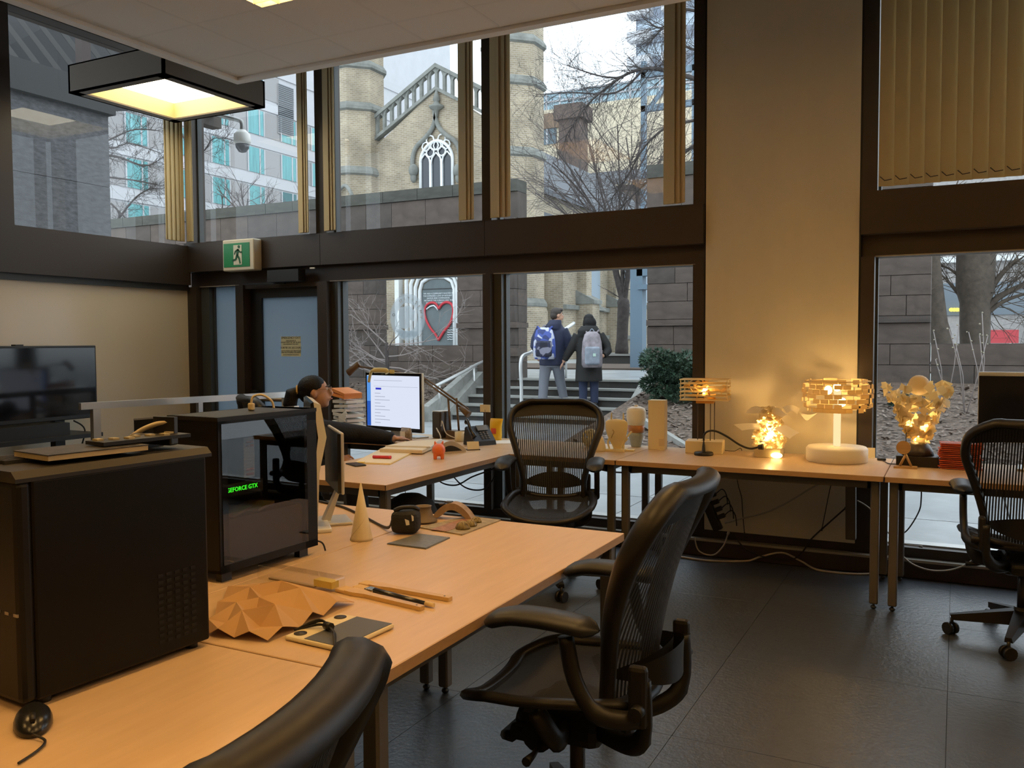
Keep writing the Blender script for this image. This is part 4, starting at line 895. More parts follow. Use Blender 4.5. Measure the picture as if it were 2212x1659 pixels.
def office_chair(label, loc, rz, group='black mesh office chairs', lift=0):
    t = thing('office_chair', label, 'chair', loc, rz, group)
    for k in range(5):
        a = 2*math.pi*k/5+R(90+18); c, s = math.cos(a), math.sin(a); n_ = Vector((-s, c, 0))
        P = lambda r, z, o=0: Vector((c*r, s*r, z))+n_*o
        l = MB(); l.hexa([P(.03, .085, -.035), P(.30, .075, -.018), P(.30, .075, .018), P(.03, .085, .035), P(.03, .155, -.028), P(.31, .10, -.014), P(.31, .10, .014), P(.03, .155, .028)]); lg = l.build('base_leg', M_CH2, t)
        cs = MB(); q = P(.305, .03)
        d = Vector((math.cos(a+.7), math.sin(a+.7), 0))
        for o in (-.017, .017): cs.cyl(q+d*(o-.009), q+d*(o+.009), .030, n=14)
        cs.cyl(P(.30, .03), P(.30, .082), .008, n=8); cs.build('caster', M_CH, lg)
    MB().cyl((0, 0, .07), (0, 0, .17), .04, .034).build('hub', M_CH2, t)
    MB().cyl((0, 0, .16), (0, 0, .36), .022).build('gas_cylinder', mat('dark steel', (.06, .05, .045), .3, .7), t)
    m = MB(); m.rbox((0, .0, .42), (.18, .2, .06), .02); m.rbox((0, .03, .375), (.20, .26, .085), .03); m.rbox((0, -.12, .385), (.16, .14, .06), .02)
    m.cyl((-.15, .06, .375), (.15, .06, .375), .045, n=14); m.rbox((0, .12, .355), (.24, .09, .05), .02)
    m.tube([(-.1, .16, .335), (-.06, .2, .315), (.06, .2, .315), (.1, .16, .335)], .016, 8)
    m.build('tilt_mechanism', M_CH, t)
    for s in (-1, 1):
        MB().tube([(s*.15, .05, .36), (s*.19, .05, .345), (s*.24, .05, .345)], [.008, .008, .013], 8).build('tilt_knob', M_CH, t)
        MB().tube(smooth_path([(s*.09, .0, .38), (s*.2, -.02, .40), (s*.225, .03, .482)], 4), [.03]*8+[.024], 8, sq=(1, .6)).build('seat_bracket', M_CH, t)
        MB().tube(smooth_path([(s*.07, -.1, .385), (s*.14, -.2, .40), (s*.185, -.255, .46), (s*.19, -.255, .60)], 5), [.028]*10+[.022]*6, 8, sq=(1, .75)).build('back_bracket', M_CH, t)
    fr = [seat_pt(u, 0) for u in (-1, -.5, 0, .5)] + [seat_pt(1, k/10) for k in range(11)] + [seat_pt(u, 1) for u in (.66, .33, 0, -.33, -.66)] + [seat_pt(-1, 1-k/10) for k in range(10)]
    MB().tube(smooth_path(fr, 3, True), .019, 8, closed=True, sq=(.8, 1.25)).build('seat_frame', M_CH2, t)
    MB().grid(lambda a, b: seat_pt(2*a-1, b)+Vector((0, 0, -.022*(1-abs(2*a-1)**2)*math.sin(min(1, b*1.1)*math.pi))), 16, 16).build('seat_mesh', M_MESH2, t, fixn=False)
    ed = [back_pt(-1, k/16) for k in range(17)] + [back_pt(u, 1) for u in (-.75, -.4, 0, .4, .75)] + [back_pt(1, 1-k/16) for k in range(17)] + [back_pt(u, 0) for u in (.5, 0, -.5)]
    pe = smooth_path(ed, 2, True)
    MB().tube(pe, [.021+.007*min(1, max(0, (q.z-.6)/.3)) for q in pe], 10, closed=True, sq=(.75, 1.2)).build('back_frame', M_CH2, t)
    inner = MB()                                  # broad moulded lip inside the frame
    lip = lambda q, f: Vector((q.x*f, q.y+.006, .475+(q.z-.475)*(1-(1-f)*.9)+.0))
    def dish(u, v): q = back_pt(u, v); return q+Vector((0, -.03*(1-u*u)*math.sin(v*math.pi), 0))
    MB().grid(lambda a, b: dish((2*a-1)*.97, .02+.955*b), 20, 20).build('back_mesh', M_MESH, t, fixn=False)
    MB().grid(lambda a, b: dish((2*a-1)*.97, .86+.135*b+.03*(abs(2*a-1)**2)*(1-b)*-1)+Vector((0, .004, 0)), 20, 4).build('top_band', M_CH2, t, fixn=False)
    lp = MB(); lp.grid(lambda a, b: back_pt((2*a-1)*.92, .17+(b-.5)*.17*(1-.75*abs(2*a-1)**2.2)) + Vector((0, -.055+.05*abs(2*a-1)**3, 0)), 16, 6); lp.grid(lambda a, b: back_pt((2*a-1)*.92, .17+(b-.5)*.17*(1-.75*abs(2*a-1)**2.2)) + Vector((0, -.085+.06*abs(2*a-1)**3, 0)), 16, 6)
    lp.build('lumbar_pad', M_CH, t, fixn=False)
    for s in (-1, 1):
        b0 = back_pt(s*1, .1)
        ar = MB().tube(smooth_path([(s*.19, -.25, .50), (s*.235, -.215, .505), (s*.262, -.15, .525), (s*.268, -.10, .60), (s*.268, -.075, .71)], 4), [.026]*9+[.021]*8, 8, sq=(1, .8))
        ar.rbox((s*.205, -.245, .56), (.03, .05, .16), .012); arm = ar.build('arm', M_CH2, t)
        pd = MB()
        def pp(a, b): ang = 2*math.pi*b; y = -.165+.32*a; w_ = .046+.006*math.sin(a*math.pi); e = max(.02, math.sin(min(1, a*8+.08)*math.pi/2)*math.sin(min(1, (1-a)*8+.08)*math.pi/2)); return Vector((s*.268+math.cos(ang)*w_*e, y, .735+math.sin(ang)*.024*e-.03*max(0, a-.7)**1.3*3+.012*math.sin(a*math.pi)))
        pd.grid(pp, 18, 14); pd.build('arm_pad', M_PAD, arm, fixn=False)
        kb_ = MB().cyl((s*.2, -.25, .53), (s*.25, -.25, .53), .018, n=10); kb_.build('arm_knob', M_CH, arm)
    return t
c1 = office_chair('black mesh office chair between two desks facing into the room', (-2.12, 4.64, 0), R(198))
def chair(label, loc, rz): return dup(c1, (loc[0], loc[1], 0), rz, label)
chair('black mesh office chair pulled up to the desk with the brushes', (-.945, 2.25), R(91))
chair('black mesh office chair facing the dark monitor by the window', (.30, 4.78), R(5))
c4 = chair('black mesh office chair without arms at the plain black computer desk', (-.91, .587), R(104))
for ch_ in [q for q in c4.children if q.name.startswith('arm')]:
    for g_ in list(ch_.children): bpy.data.objects.remove(g_)
    bpy.data.objects.remove(ch_)
chair('black mesh office chair under the seated woman', (-4.12, 4.72), R(-32))
# ================================================================== THINGS ON THE FRONT DESKS
def at(px, py, z=TZ): return fz(px, py, z)
M_PC = mat('black powder coat', (.006, .0052, .0045), .45, spec=.2); M_PC2 = mat('black case plastic', (.010, .009, .008), .45, spec=.25)
# plain black tower
t = thing('computer_tower', 'plain black computer tower with a vented side panel', 'computer', (-1.605, 1.075, TZ), R(-4))
MB().rbox((-.115, .21, .235), (.23, .42, .44), .006).build('case', M_PC, t)
MB().rbox((-.115, -.012, .235), (.226, .035, .44), .012).build('front_panel', M_PC2, t)
tp = MB(); tp.prism([(-.235, -.03, .452), (.001, -.03, .452), (.001, -.03, .460), (-.014, -.03, .474), (-.22, -.03, .474), (-.235, -.03, .462)], (0, .465, 0)); tp.build('top_panel', mat('grey case lid', (.016, .014, .012), .5), t)
for k in range(6): piece('lid_rib', mat('dark lid rib', (.018, .016, .014), .5), (-.215+.016*k, .02, .474), (-.207+.016*k, .40, .482), t)
for c in range(5):
    for r_ in range(11): piece('vent_slot', mat('vent hole', (.003, .003, .003), .8), (-.0005, .28+.022*c, .045+.015*r_), (.0012, .293+.022*c, .052+.015*r_), t)
for sx in (-.2, -.03):
    for sy in (.03, .39): MB().cyl((sx, sy, 0), (sx, sy, .016), .014, n=12).build('foot', M_BLACK, t)
for k in range(3): piece('front_port', mat('metal port', (.3, .28, .25), .4, .6), (-.02-.03*k, -.031, .19), (-.006-.03*k, -.028, .196), t)
ZT = TZ+.475
# magazine and boards lying on the tower
pm = fz(130, 985, ZT)
t = thing('magazine', 'thin magazine lying on the plain black tower', 'magazine', (-1.70, 1.13, ZT+.008), R(-8))
MB().box((0, .12, .006), (.14, .22, .01)).build('pages', mat('yellowed page edge', (.5, .4, .24), .7), t)
MB().box((0, .12, .0125), (.143, .223, .002)).build('cover', mat('dark magazine cover', (.05, .045, .04), .35, var=.9, vscale=30), t)
t = thing('circuit_board', 'thin black circuit board lying on the magazine', 'circuit board', (-1.67, 1.30, ZT+.024), R(-6))
MB().box((0, .08, .004), (.07, .22, .008)).build('board', M_BLACK, t)
for k in range(7): piece('chip', mat('pale chip', (.42, .36, .22), .5), (-.025+.012*(k % 3), -.02+.03*k, .008), (-.005+.012*(k % 3), -.005+.03*k, .012), t)
t = thing('cable_adapter', 'black adapter plug with a cream cable end on the plain tower', 'adapter', (-1.70, 1.44, ZT+.008), R(10))
MB().rbox((0, 0, .012), (.09, .03, .024), .004).build('body', M_BLACK, t); MB().rbox((.06, -.01, .011), (.035, .028, .022), .004).build('plug', M_BLACK, t)
MB().box((.02, .03, .035), (.06, .012, .055)).build('bracket', M_BLACK, t)
MB().tube(smooth_path([(-.07, .01, .008), (-.04, .02, .03), (.0, .025, .045), (.03, .03, .05)]), .006, 8).build('cable', mat('cream cable', (.62, .52, .36), .5), t)
# glass sided tower
t = thing('computer_tower', 'black computer tower with a glass side and green lit card', 'computer', (-1.945, 1.89, TZ), R(-1.5))
Wd, Ln, Hh = .215, .43, .50
f = MB(); f.b2((-Wd, 0, .03), (-Wd+.006, Ln, Hh)); f.b2((-Wd, 0, .03), (0, Ln, .04)); f.b2((-Wd, 0, .03), (0, .008, Hh)); f.b2((-Wd, Ln-.06, .03), (0, Ln, Hh)); f.build('case', M_PC, t)
f = MB(); f.b2((-Wd, -.002, Hh-.012), (.002, Ln+.002, Hh)); f.b2((-Wd, 0, Hh-.07), (-.004, Ln-.06, Hh-.012)); f.build('top_panel', M_PC2, t)
f = MB(); f.b2((-.004, 0, .03), (.001, .035, Hh)); f.b2((-.004, Ln-.06, .03), (.001, Ln, Hh)); f.b2((-.004, 0, .03), (.001, Ln, .055)); f.b2((-.004, 0, Hh-.04), (.001, Ln, Hh)); f.build('side_frame', M_PC, t)
MB().b2((.001, .01, .055), (.0045, Ln-.05, Hh-.02)).build('side_glass', glassy('smoked side glass', (.62, .6, .57), 1.5), t)
MB().b2((-Wd+.01, .01, .045), (-.012, Ln-.06, .185)).build('power_shroud', mat('brown grey shroud', (.085, .068, .048), .5), t)
for y0 in (.05, .15): MB().prism([(-.1, y0, .19), (-.012, y0+.02, .19), (-.012, y0+.09, .205), (-.1, y0+.07, .205)], (0, 0, .008)).build('cable_cover', mat('tan cover', (.25, .2, .14), .5), t)
MB().b2((-Wd+.02, .03, .19), (-Wd+.03, Ln-.07, .43)).build('mainboard', mat('dark mainboard', (.02, .025, .03), .4), t)
g = MB().b2((-.15, .035, .245), (-.05, .23, .285)).build('graphics_card', mat('grey card shroud', (.045, .04, .036), .35, .4), t)
text('lettering', 'GEFORCE GTX', .0195, emis('green glow', (.05, 1, .03), 3), frame_mat((-.0485, .140, .266), (0, 1, 0), (0, 0, 1)), g, ext=.0005, label='glowing green GEFORCE GTX lettering')
h = MB(); h.b2((-.12, .13, .30), (-.03, .175, .425)); hs = h.build('heat_sink', mat('silver fins', (.55, .55, .54), .4, .3), t)
for z in (.31, .325, .40, .412):
    for y in (.14, .155): MB().cyl((-.032, y, z), (-.026, y+.012, z), .004, n=8).build('heat_pipe', mat('copper pipe', (.6, .25, .12), .3, .8), hs)
for k in range(12): piece('fin', mat('silver fins', (.55, .55, .54)), (-.0305, .131, .303+.01*k), (-.0285, .174, .306+.01*k), hs)
for sx in (-Wd+.02, -.03):
    for sy in (.04, Ln-.05): MB().b2((sx-.012, sy-.02, 0), (sx+.012, sy+.02, .032)).build('foot', M_BLACK, t)
MB().tube(smooth_path([(-.02, Ln-.02, .05), (.0, Ln+.02, .035), (.012, Ln+.025, .006)]), .003, 6).build('cable', M_BLACK, t)
pz = TZ+Hh
a = fz(577, 885, pz)
t = thing('white_cable', 'white plug with a short looped lead on the glass sided tower', 'cable', (-2.06, 2.15, pz), 0)
MB().rbox((0, 0, .012), (.022, .014, .024), .004).build('plug', mat('cream plug', (.68, .58, .4), .5), t)
MB().tube(smooth_path([(0, 0, .024), (.005, .005, .045), (.03, .02, .05), (.055, .035, .03), (.06, .04, .006)]), .004, 8).build('lead', mat('cream plug', (.68, .58, .4)), t)
# mouse
p = at(72, 1570); t = thing('computer_mouse', 'black computer mouse beside the plain tower', 'mouse', (p.x, p.y, TZ), R(-35))
def mouse(a, b):
    x = -.06+.12*a; w_ = .033*math.sqrt(max(0, 1-(2*a-1)**4))+.001; an = math.pi*b; return Vector((x, math.cos(an)*w_, .001+.038*math.sin(an)**.8*(math.sin(math.pi*min(1, .08+a*.9)))**.7))
f = MB(); f.loft([((0, 0, 0), .056, .030, 0), ((0, 0, .006), .060, .0335, 0), ((-.002, 0, .014), .058, .033, 0), ((-.004, 0, .024), .050, .029, 0), ((-.008, 0, .031), .038, .021, 0), ((-.01, 0, .035), .02, .011, 0), ((-.011, 0, .0358), .004, .003, 0)], 24); f.build('shell', mat('glossy black', (.012, .012, .012), .25), t)
MB().tube([(.03, 0, .0365), (.045, 0, .029)], .005, 8).build('scroll_wheel', M_BLACK, t)
MB().tube(smooth_path([(.06, 0, .01), (.09, .02, .006), (.12, .01, .004), (.16, -.02, .004)]), .0025, 6).build('cord', M_BLACK, t)
# folded kraft paper
random.seed(5)
t = thing('folded_paper', 'brown kraft paper creased into facets beside the tower', 'paper model', (0, 0, TZ))
K = [(455, 1256), (520, 1245), (590, 1250), (650, 1262), (715, 1290), (776, 1312)]
c = [fz(455, 1395, TZ), fz(612, 1400, TZ), fz(776, 1312, TZ), fz(700, 1268, TZ), fz(480, 1250, TZ)]
P00, P10, P11, P01 = Vector((-1.64, 1.53, 0)), Vector((-1.475, 1.56, 0)), Vector((-1.46, 1.90, 0)), Vector((-1.88, 1.88, 0))
n1, n2 = 4, 6; kv = {}
rk = random.Random(23)
for i in range(n1+1):
    for j in range(n2+1):
        u, v = i/n1, j/n2; q = P00.lerp(P10, u).lerp(P01.lerp(P11, u), v)
        edge = i in (0, n1) or j in (0, n2)
        z = (.006+.02*((i+j) % 2)) if edge else (.018+.04*((i+j) % 2)+rk.uniform(-.008, .008))
        kv[i, j] = q+Vector((rk.uniform(-.012, .012), rk.uniform(-.012, .012), z))
f = MB()
for i in range(n1):
    for j in range(n2):
        a, b, c_, d = kv[i, j], kv[i+1, j], kv[i+1, j+1], kv[i, j+1]
        for tri in (((a, b, c_), (a, c_, d)) if (i+j) % 2 else ((a, b, d), (b, c_, d))): f.add(tri, [(0, 1, 2)])
o = f.build('folded_sheet', mat('kraft paper', (.50, .30, .13), .75), t, fixn=False)
md = o.modifiers.new('thickness', 'SOLIDIFY'); md.thickness = .0012
# clear plastic case
p0, p1 = at(560, 1250), at(728, 1283)
t = thing('plastic_case', 'clear plastic case half hidden behind the kraft paper', 'case', ((p0.x+p1.x)/2, (p0.y+p1.y)/2+.015, TZ), math.atan2(p1.y-p0.y, p1.x-p0.x))
L = (p1-p0).length; M_CLEAR = glassy('clear plastic', (.95, .94, .92), 1.5, .03)
f = MB(); f.rbox((0, 0, .022), (L, .05, .044), .006); f.build('shell', M_CLEAR, t); MB().box((L*.33, 0, .02), (L*.22, .03, .02)).build('label_strip', mat('yellow tag', (.6, .45, .08), .5), t); MB().box((-L*.1, 0, .004), (L*.6, .012, .004)).build('tray', mat('dull tray', (.4, .3, .18), .5), t)
# brushes
M_BW = wood('brush handle wood', (.66, .44, .17), (.55, .34, .12)); M_BR = mat('pale bristle', (.62, .42, .2), .8)
def brush(label, a, b, w_, kind):
    a, b = at(*a), at(*b); d = b-a; L = d.length; t = thing('paint_brush', label, 'brush', (a.x, a.y, TZ), math.atan2(d.y, d.x), 'brushes on the desk')
    MB().rbox((.02, 0, .006), (.05, w_, .010), .003).build('bristles', M_BR, t)
    if kind == 'ferrule':
        MB().rbox((.06, 0, .007), (.035, w_*.95, .012), .003).build('ferrule', mat('chrome ferrule', (.7, .7, .7), .2, 1), t)
        MB().tube([(.075, 0, .008), (.12, 0, .009), (L-.03, 0, .008)], [.012, .009, .007], 10, sq=(.7, 1)).build('handle', mat('black lacquer', (.02, .02, .022), .2), t)
        MB().tube([(L-.03, 0, .008), (L, 0, .008)], [.007, .006], 10).build('handle_tip', mat('cream tip', (.72, .55, .28), .5), t)
    else:
        MB().hexa([(.04, -w_*.5, 0), (L, -.008, 0), (L, .008, 0), (.04, w_*.5, 0), (.04, -w_*.5, .012), (L, -.008, .012), (L, .008, .012), (.04, w_*.5, .012)]) if 0 else None
        f = MB(); f.prism([(.035, -w_*.5, .001), (.07, -w_*.5, .001), (.11, -.012, .001), (L, -.009, .001), (L, .009, .001), (.11, .012, .001), (.07, w_*.5, .001), (.035, w_*.5, .001)], (0, 0, .011)); f.build('handle', M_BW, t)
        MB().cyl((L-.02, 0, .0118), (L-.02, 0, .0125), .003, n=8).build('hang_hole', M_BLACK, t)
brush('flat wooden brush with a reddish handle', (737, 1276), (912, 1319), .042, 'flat')
brush('paint brush with a black handle and chrome ferrule', (772, 1272), (937, 1314), .03, 'ferrule')
brush('flat brush with a pale yellow wooden handle', (785, 1264), (973, 1299), .036, 'flat')
# drawing tablet with cord
q = [at(*s) for s in ((612, 1384), (735, 1334), (853, 1358), (738, 1411))]
ux = (q[2]-q[1]); uy = (q[1]-q[0]); ctr = sum(q, Vector())/4; an = math.atan2(ux.y, ux.x); lw, lh = ux.length, uy.length
t = thing('drawing_tablet', 'small drawing tablet with cream rim and coiled black cord', 'tablet', (ctr.x, ctr.y, TZ), an)
MB().rbox((0, 0, .007), (lw, lh, .012), .006).build('body', mat('cream plastic', (.72, .62, .4), .45), t)
MB().box((.028, 0, .0135), (lw-.066, lh-.012, .001)).build('active_surface', mat('slate grey surface', (.085, .09, .10), .5), t)
for s in (-1, 1): MB().lathe([(.001, 0), (.016, 0), (.016, .0015), (.001, .0015)], (-lw/2+.026, s*(lh/2-.03), .0128)).build('button', mat('dark button', (.03, .025, .02), .5), t)
cd_ = MB(); rk = random.Random(4)
for k in range(5):
    o1 = rk.uniform(-.012, .012); cd_.tube(smooth_path([(-lw/2-.006, -.05+o1, .012), (-.05, -.01+o1, .02+.004*k), (.01, -.035+o1*.5, .022), (.05, -.07+o1, .018+.003*k), (.075, -lh/2-.002+o1*.2, .012)]), .0022, 6)
cd_.tube([(-.03, -.02, .024), (-.005, -.028, .026)], .010, 8); cd_.build('cord', M_BLACK, t)
# cone
p = at(781, 1166); t = thing('paper_cone', 'tall cream paper cone with a spiral seam', 'cone', (p.x, p.y, TZ))
MB().lathe([(.041, 0), (.039, .01), (.002, .21)], n=36).build('cone', mat('cream card', (.62, .53, .36), .7, var=.06), t)
MB().tube([(.0415*math.cos(k*.2-2.6)*(1-k/26*.97), .0415*math.sin(k*.2-2.6)*(1-k/26*.97), .0+.20*k/26) for k in range(26)], .0008, 5).build('seam', mat('seam shade', (.4, .32, .2), .8), t)
# slate square
q = [at(*s) for s in ((836, 1176), (905, 1155), (972, 1163), (920, 1187))]
t = thing('slate_tile', 'grey slate square lying flat by the black camera bag', 'tile', (0, 0, 0)); MB().prism([Vector((s.x, s.y, TZ)) for s in q], (0, 0, .004)).build('slab', mat('blue grey slate', (.12, .125, .125), .4, var=.25, vscale=40), t)
MB().prism([Vector((s.x, s.y, TZ+.004)).lerp(sum(q, Vector())/4+Vector((0, 0, .004)), .03) for s in q], (0, 0, .0012)).build('face', mat('slate face', (.15, .155, .155), .35, var=.3, vscale=60), t)
# black camera bag with strap
p = at(866, 1155); t = thing('camera_bag', 'small black camera bag with white tags and a trailing strap', 'bag', (p.x, p.y+.035, TZ), R(22))
MB().rbox((0, 0, .045), (.105, .085, .085), .022, seg=3).build('body', mat('black nylon', (.012, .012, .013), .75, bump=.4, bscale=150), t)
MB().tube(smooth_path([(-.04, -.02, .088), (-.01, -.02, .1), (.03, .0, .098), (.045, .02, .085)]), .008, 6).build('handle', M_BLACK, t)
for x, z, w_ in ((.005, .062, .016), (.03, .078, .008)): MB().prism([(x, -.0445, z), (x+w_, -.0445, z-.006), (x+w_*1.1, -.0445, z-.022), (x+w_*.3, -.0445, z-.024)], (0, -.001, 0)).build('white_tag', M_WHITEP, t)
s0 = at(680, 1085); m_ = t.matrix_basis
st_ = [at(690, 1083, TZ+.006), at(740, 1095, TZ+.006), at(790, 1118, TZ+.006), at(835, 1140, TZ+.01)]
inv = (Matrix.Translation((p.x, p.y+.035, TZ)) @ Matrix.Rotation(R(22), 4, 'Z')).inverted()
MB().tube(smooth_path([inv @ q for q in st_]+[Vector((-.05, -.02, .05))]), .006, 6, sq=(1, .5)).build('strap', M_BLACK, t)
# specimen board with shells, bowl and wooden arch
q = [at(*s) for s in ((905, 1141), (998, 1157), (1082, 1125), (1010, 1117))]
t = thing('specimen_board', 'thin mottled board under the shells', 'board', (0, 0, 0)); MB().prism([Vector((s.x, s.y, TZ)) for s in q], (0, 0, .005)).build('board', mat('mottled board', (.30, .25, .17), .7, var=.4, vscale=30), t)
q2 = [at(*s, TZ+.005) for s in ((930, 1144), (965, 1148), (1035, 1123), (1000, 1120))]; MB().prism([Vector((s.x, s.y, TZ+.005)) for s in q2], (0, 0, .001)).build('printed_area', mat('reddish print', (.33, .17, .11), .6, var=.4, vscale=40), t)
p = at(909, 1130); t = thing('wooden_bowl', 'upturned stepped wooden cup with a wide brim', 'bowl', (p.x, p.y+.02, TZ+.006))
MB().lathe([(.055, 0), (.056, .004), (.042, .008), (.036, .032), (.031, .045), (.031, .058), (.034, .06), (.029, .06), (.026, .05), (.002, .048)], n=32).build('cup', mat('grey brown wood', (.17, .125, .08), .6, var=.2), t)
p = at(985, 1124); t = thing('wooden_arch', 'curved wooden block like a small bridge', 'wood model', (p.x-.02, p.y, TZ+.006), R(12))
pts = [(-.085+.17*k/12, 0, .062*math.sin(math.pi*k/12)**.8) for k in range(13)]; low = [(-.06+.12*k/10, 0, .034*math.sin(math.pi*k/10)) for k in range(11)]
f = MB(); f.prism([Vector(s) for s in pts]+[Vector(s) for s in reversed(low)], (0, .05, 0)); f.build('arch', M_BW if 0 else mat('weathered wood', (.34, .24, .16), .6, var=.25, vscale=20), t)
f = MB(); f.rbox((-.05, .025, .052), (.02, .03, .008), .003); f.rbox((-.02, .025, .062), (.03, .03, .006), .003); f.build('slot', M_BRONZE, t)
for k, (px, py, r_, lab) in enumerate(((1000, 1142, .027, 'largest olive brown shell on the board'), (1017, 1136, .023, 'middle olive brown shell behind the largest'), (1029, 1128, .02, 'small olive shell at the far end of the board'))):
    p = at(px, py, TZ+.005); t = thing('shell', lab, 'shell', (p.x, p.y, TZ+.005), R(30*k), 'shells on the board')
    MB().lathe([(r_*1.05, 0), (r_*1.0, r_*.3), (r_*.75, r_*.75), (r_*.35, r_), (.001, r_*1.05)], n=22).build('dome', mat('olive shell', (.17, .13, .05), .35, var=.7, vscale=70), t)
    s = MB()
    for a in range(7):
        an = a*math.pi*2/7; s.tube([(r_*1.05*math.cos(an), r_*1.05*math.sin(an), .003), (r_*.8*math.cos(an), r_*.8*math.sin(an), r_*.75), (r_*.2*math.cos(an), r_*.2*math.sin(an), r_*1.06)], .0018, 5)
    s.build('ridge', mat('pale ridge', (.36, .27, .11), .5), t)
# silver monitor seen edge on
b = at(712, 1128); t = thing('monitor', 'slim silver monitor seen edge on with a bent foot', 'monitor', (b.x, b.y, TZ), R(47))
MB().rbox((0, 0, .006), (.16, .17, .012), .004).build('foot', mat('silver plastic', (.55, .53, .48), .35, .3), t)
hpx = fy(722, 1050, b.y).z-TZ; tpx = fy(715, 932, b.y).z-TZ; xo = fy(728, 1050, b.y).x-b.x
MB().prism([(-.03, -.03, .012), (.0, -.03, .012), (xo+.006, -.03, hpx), (xo-.006, -.03, hpx)], (0, .05, 0)).build('stand', mat('silver plastic', (.55, .53, .48)), t)
MB().rbox((xo-.012, 0, (hpx+tpx)/2), (.012, .36, tpx-hpx+.02), .005).build('back_shell', mat('silver plastic', (.55, .53, .48)), t)
MB().box((xo-.024, 0, (hpx+tpx)/2), (.014, .35, tpx-hpx+.01)).build('screen', mat('dark screen', (.008, .008, .01), .15), t)
# white monitor leaning behind the glass tower
a = fz(683, 862, 1.24); q = fy(684, 862, 2.62)
t = thing('monitor', 'white backed monitor tilted behind the glass sided tower', 'monitor', (-2.235, 2.60, TZ), R(44))
top = q.z-TZ
f = MB(); f.prism([(.03, -.2, top), (.055, -.2, top-.01), (.075, -.2, top-.13), (.035, -.2, top-.32), (.02, -.2, top-.32), (.045, -.2, top-.13)], (0, .4, 0)); f.build('back_shell', mat('glossy white', (.78, .78, .76), .25), t)
MB().prism([(.02, -.2, top-.005), (.03, -.2, top), (.045, -.2, top-.13), (.02, -.2, top-.32), (.008, -.2, top-.32)], (0, .4, 0)).build('screen', mat('dark screen', (.008, .008, .01)), t)
MB().prism([(.03, -.05, top-.30), (.06, -.05, top-.26), (.05, -.05, .02), (.0, -.05, .02)], (0, .1, 0)).build('stand', mat('glossy white', (.78, .78, .76)), t); MB().rbox((.02, 0, .008), (.16, .18, .016), .005).build('foot', mat('glossy white', (.78, .78, .76)), t)
# dark monitor behind both towers
a, b2q = fy(289, 908, 2.80), fy(636, 881, 2.99)
t = thing('monitor', 'wide dark monitor with a shiny top edge behind both towers', 'monitor', (0, 0, 0)); d = b2q-a
bk = Vector((0, .03, 0)); dn = Vector((0, 0, -.34))
MB().hexa([a+dn, b2q+dn, b2q+dn+bk, a+dn+bk, a, b2q, b2q+bk, a+bk]).build('screen', mat('dark screen', (.008, .008, .01)), t)
MB().hexa([a+Vector((0, -.002, 0)), b2q+Vector((0, -.002, 0)), b2q+bk, a+bk, a+Vector((0, -.002, .008)), b2q+Vector((0, -.002, .008)), b2q+bk+Vector((0, 0, .008)), a+bk+Vector((0, 0, .008))]).build('top_edge', mat('polished aluminium', (.75, .76, .78), .2, .9), t)
m_ = a.lerp(b2q, .5); MB().b2((m_.x-.05, m_.y+.02, TZ+.01), (m_.x+.05, m_.y+.04, m_.z-.1)).build('stand', M_ALU, t); MB().rbox((m_.x, m_.y+.03, TZ+.006), (.22, .18, .012), .004).build('foot', M_ALU, t)
# ------------------------------------------------------------------ wall TV on a stand, aluminium rail
q0, q1 = fx(0, 735, -6.0), fx(208, 749, -6.0); z0 = fx(208, 899, -6.0).z
t = thing('television', 'large black television on a dark stand by the left wall', 'television', (-6.0, q1.y-.62, 0))
MB().rbox((-.03, 0, (q1.z+z0)/2), (.05, 1.24, q1.z-z0+.02), .006).build('housing', M_BLACK, t)
MB().box((-.003, 0, (q1.z+z0)/2+.008), (.006, 1.21, q1.z-z0-.03)).build('screen', mat('glossy dark screen', (.006, .006, .008), .08), t)
for y in (-.3, .0): MB().b2((-.06, y-.03, q1.z+.0), (-.01, y+.03, q1.z+.02)).build('top_clip', M_BLACK, t)
for y0 in (-.5, .28):
    f = MB(); f.b2((-.10, y0, .05), (-.04, y0+.08, z0+.1)); f.b2((-.22, y0-.04, .0), (.2, y0+.12, .055)); f.build('stand_leg', M_BLACK, t)
MB().b2((-.2, -.6, z0-.14), (.18, .52, z0-.11)).build('shelf', M_BLACK, t)
MB().b2((-.15, -.5, z0-.11), (.1, .3, z0-.02)).build('media_box', M_BLACK, t)
MB().tube(smooth_path([(-.02, .42, z0-.02), (.0, .5, z0-.1), (.0, .45, z0-.3), (.0, .52, z0-.5)]), .006, 6).build('cable', M_BLACK, t)
r0_, r1_ = fz(172, 874, 1.045), fz(634, 848, 1.045)
t = thing('guard_rail', 'aluminium guard rail in front of the frosted door', 'railing', (0, 0, 0)); d = (r1_-r0_).normalized(); an = math.atan2(d.y, d.x); L = (r1_-r0_).length
MB().box(r0_.lerp(r1_, .5)+Vector((0, 0, -.012)), (L, .045, .045), an).build('top_rail', M_ALU, t)
for px, w_ in ((203, .05), (432, .035), (614, .035)):
    q = min((r0_.lerp(r1_, k/100) for k in range(101)), key=lambda s: abs((lambda v: 1106+FPX*v.dot(RT)/v.dot(FW))(s-CAM)-px)); MB().box((q.x, q.y, .505), (w_, w_, 1.01), an).build('post', M_ALU, t)
# ================================================================== WINDOW DESK: LAMPS AND SCULPTURES
M_CREAMP = mat('cream paint', (.72, .60, .36), .55); M_ACR = mat('frosted pale acrylic', (.97, .88, .66), .3, trans=.75)
M_BULB = emis('warm bulb', (1, .62, .2), 30); M_GLOWP = mat('lit paper', (.93, .82, .55), .7, trans=.4)
def bulb_lamp(nm, loc, e, r=.03, col=(1, .60, .22)): return lamp(nm, 'POINT', loc, e, col, radius=r)
def on(px, py): p = fz(px, py, TZ); p.z = TZ; return p
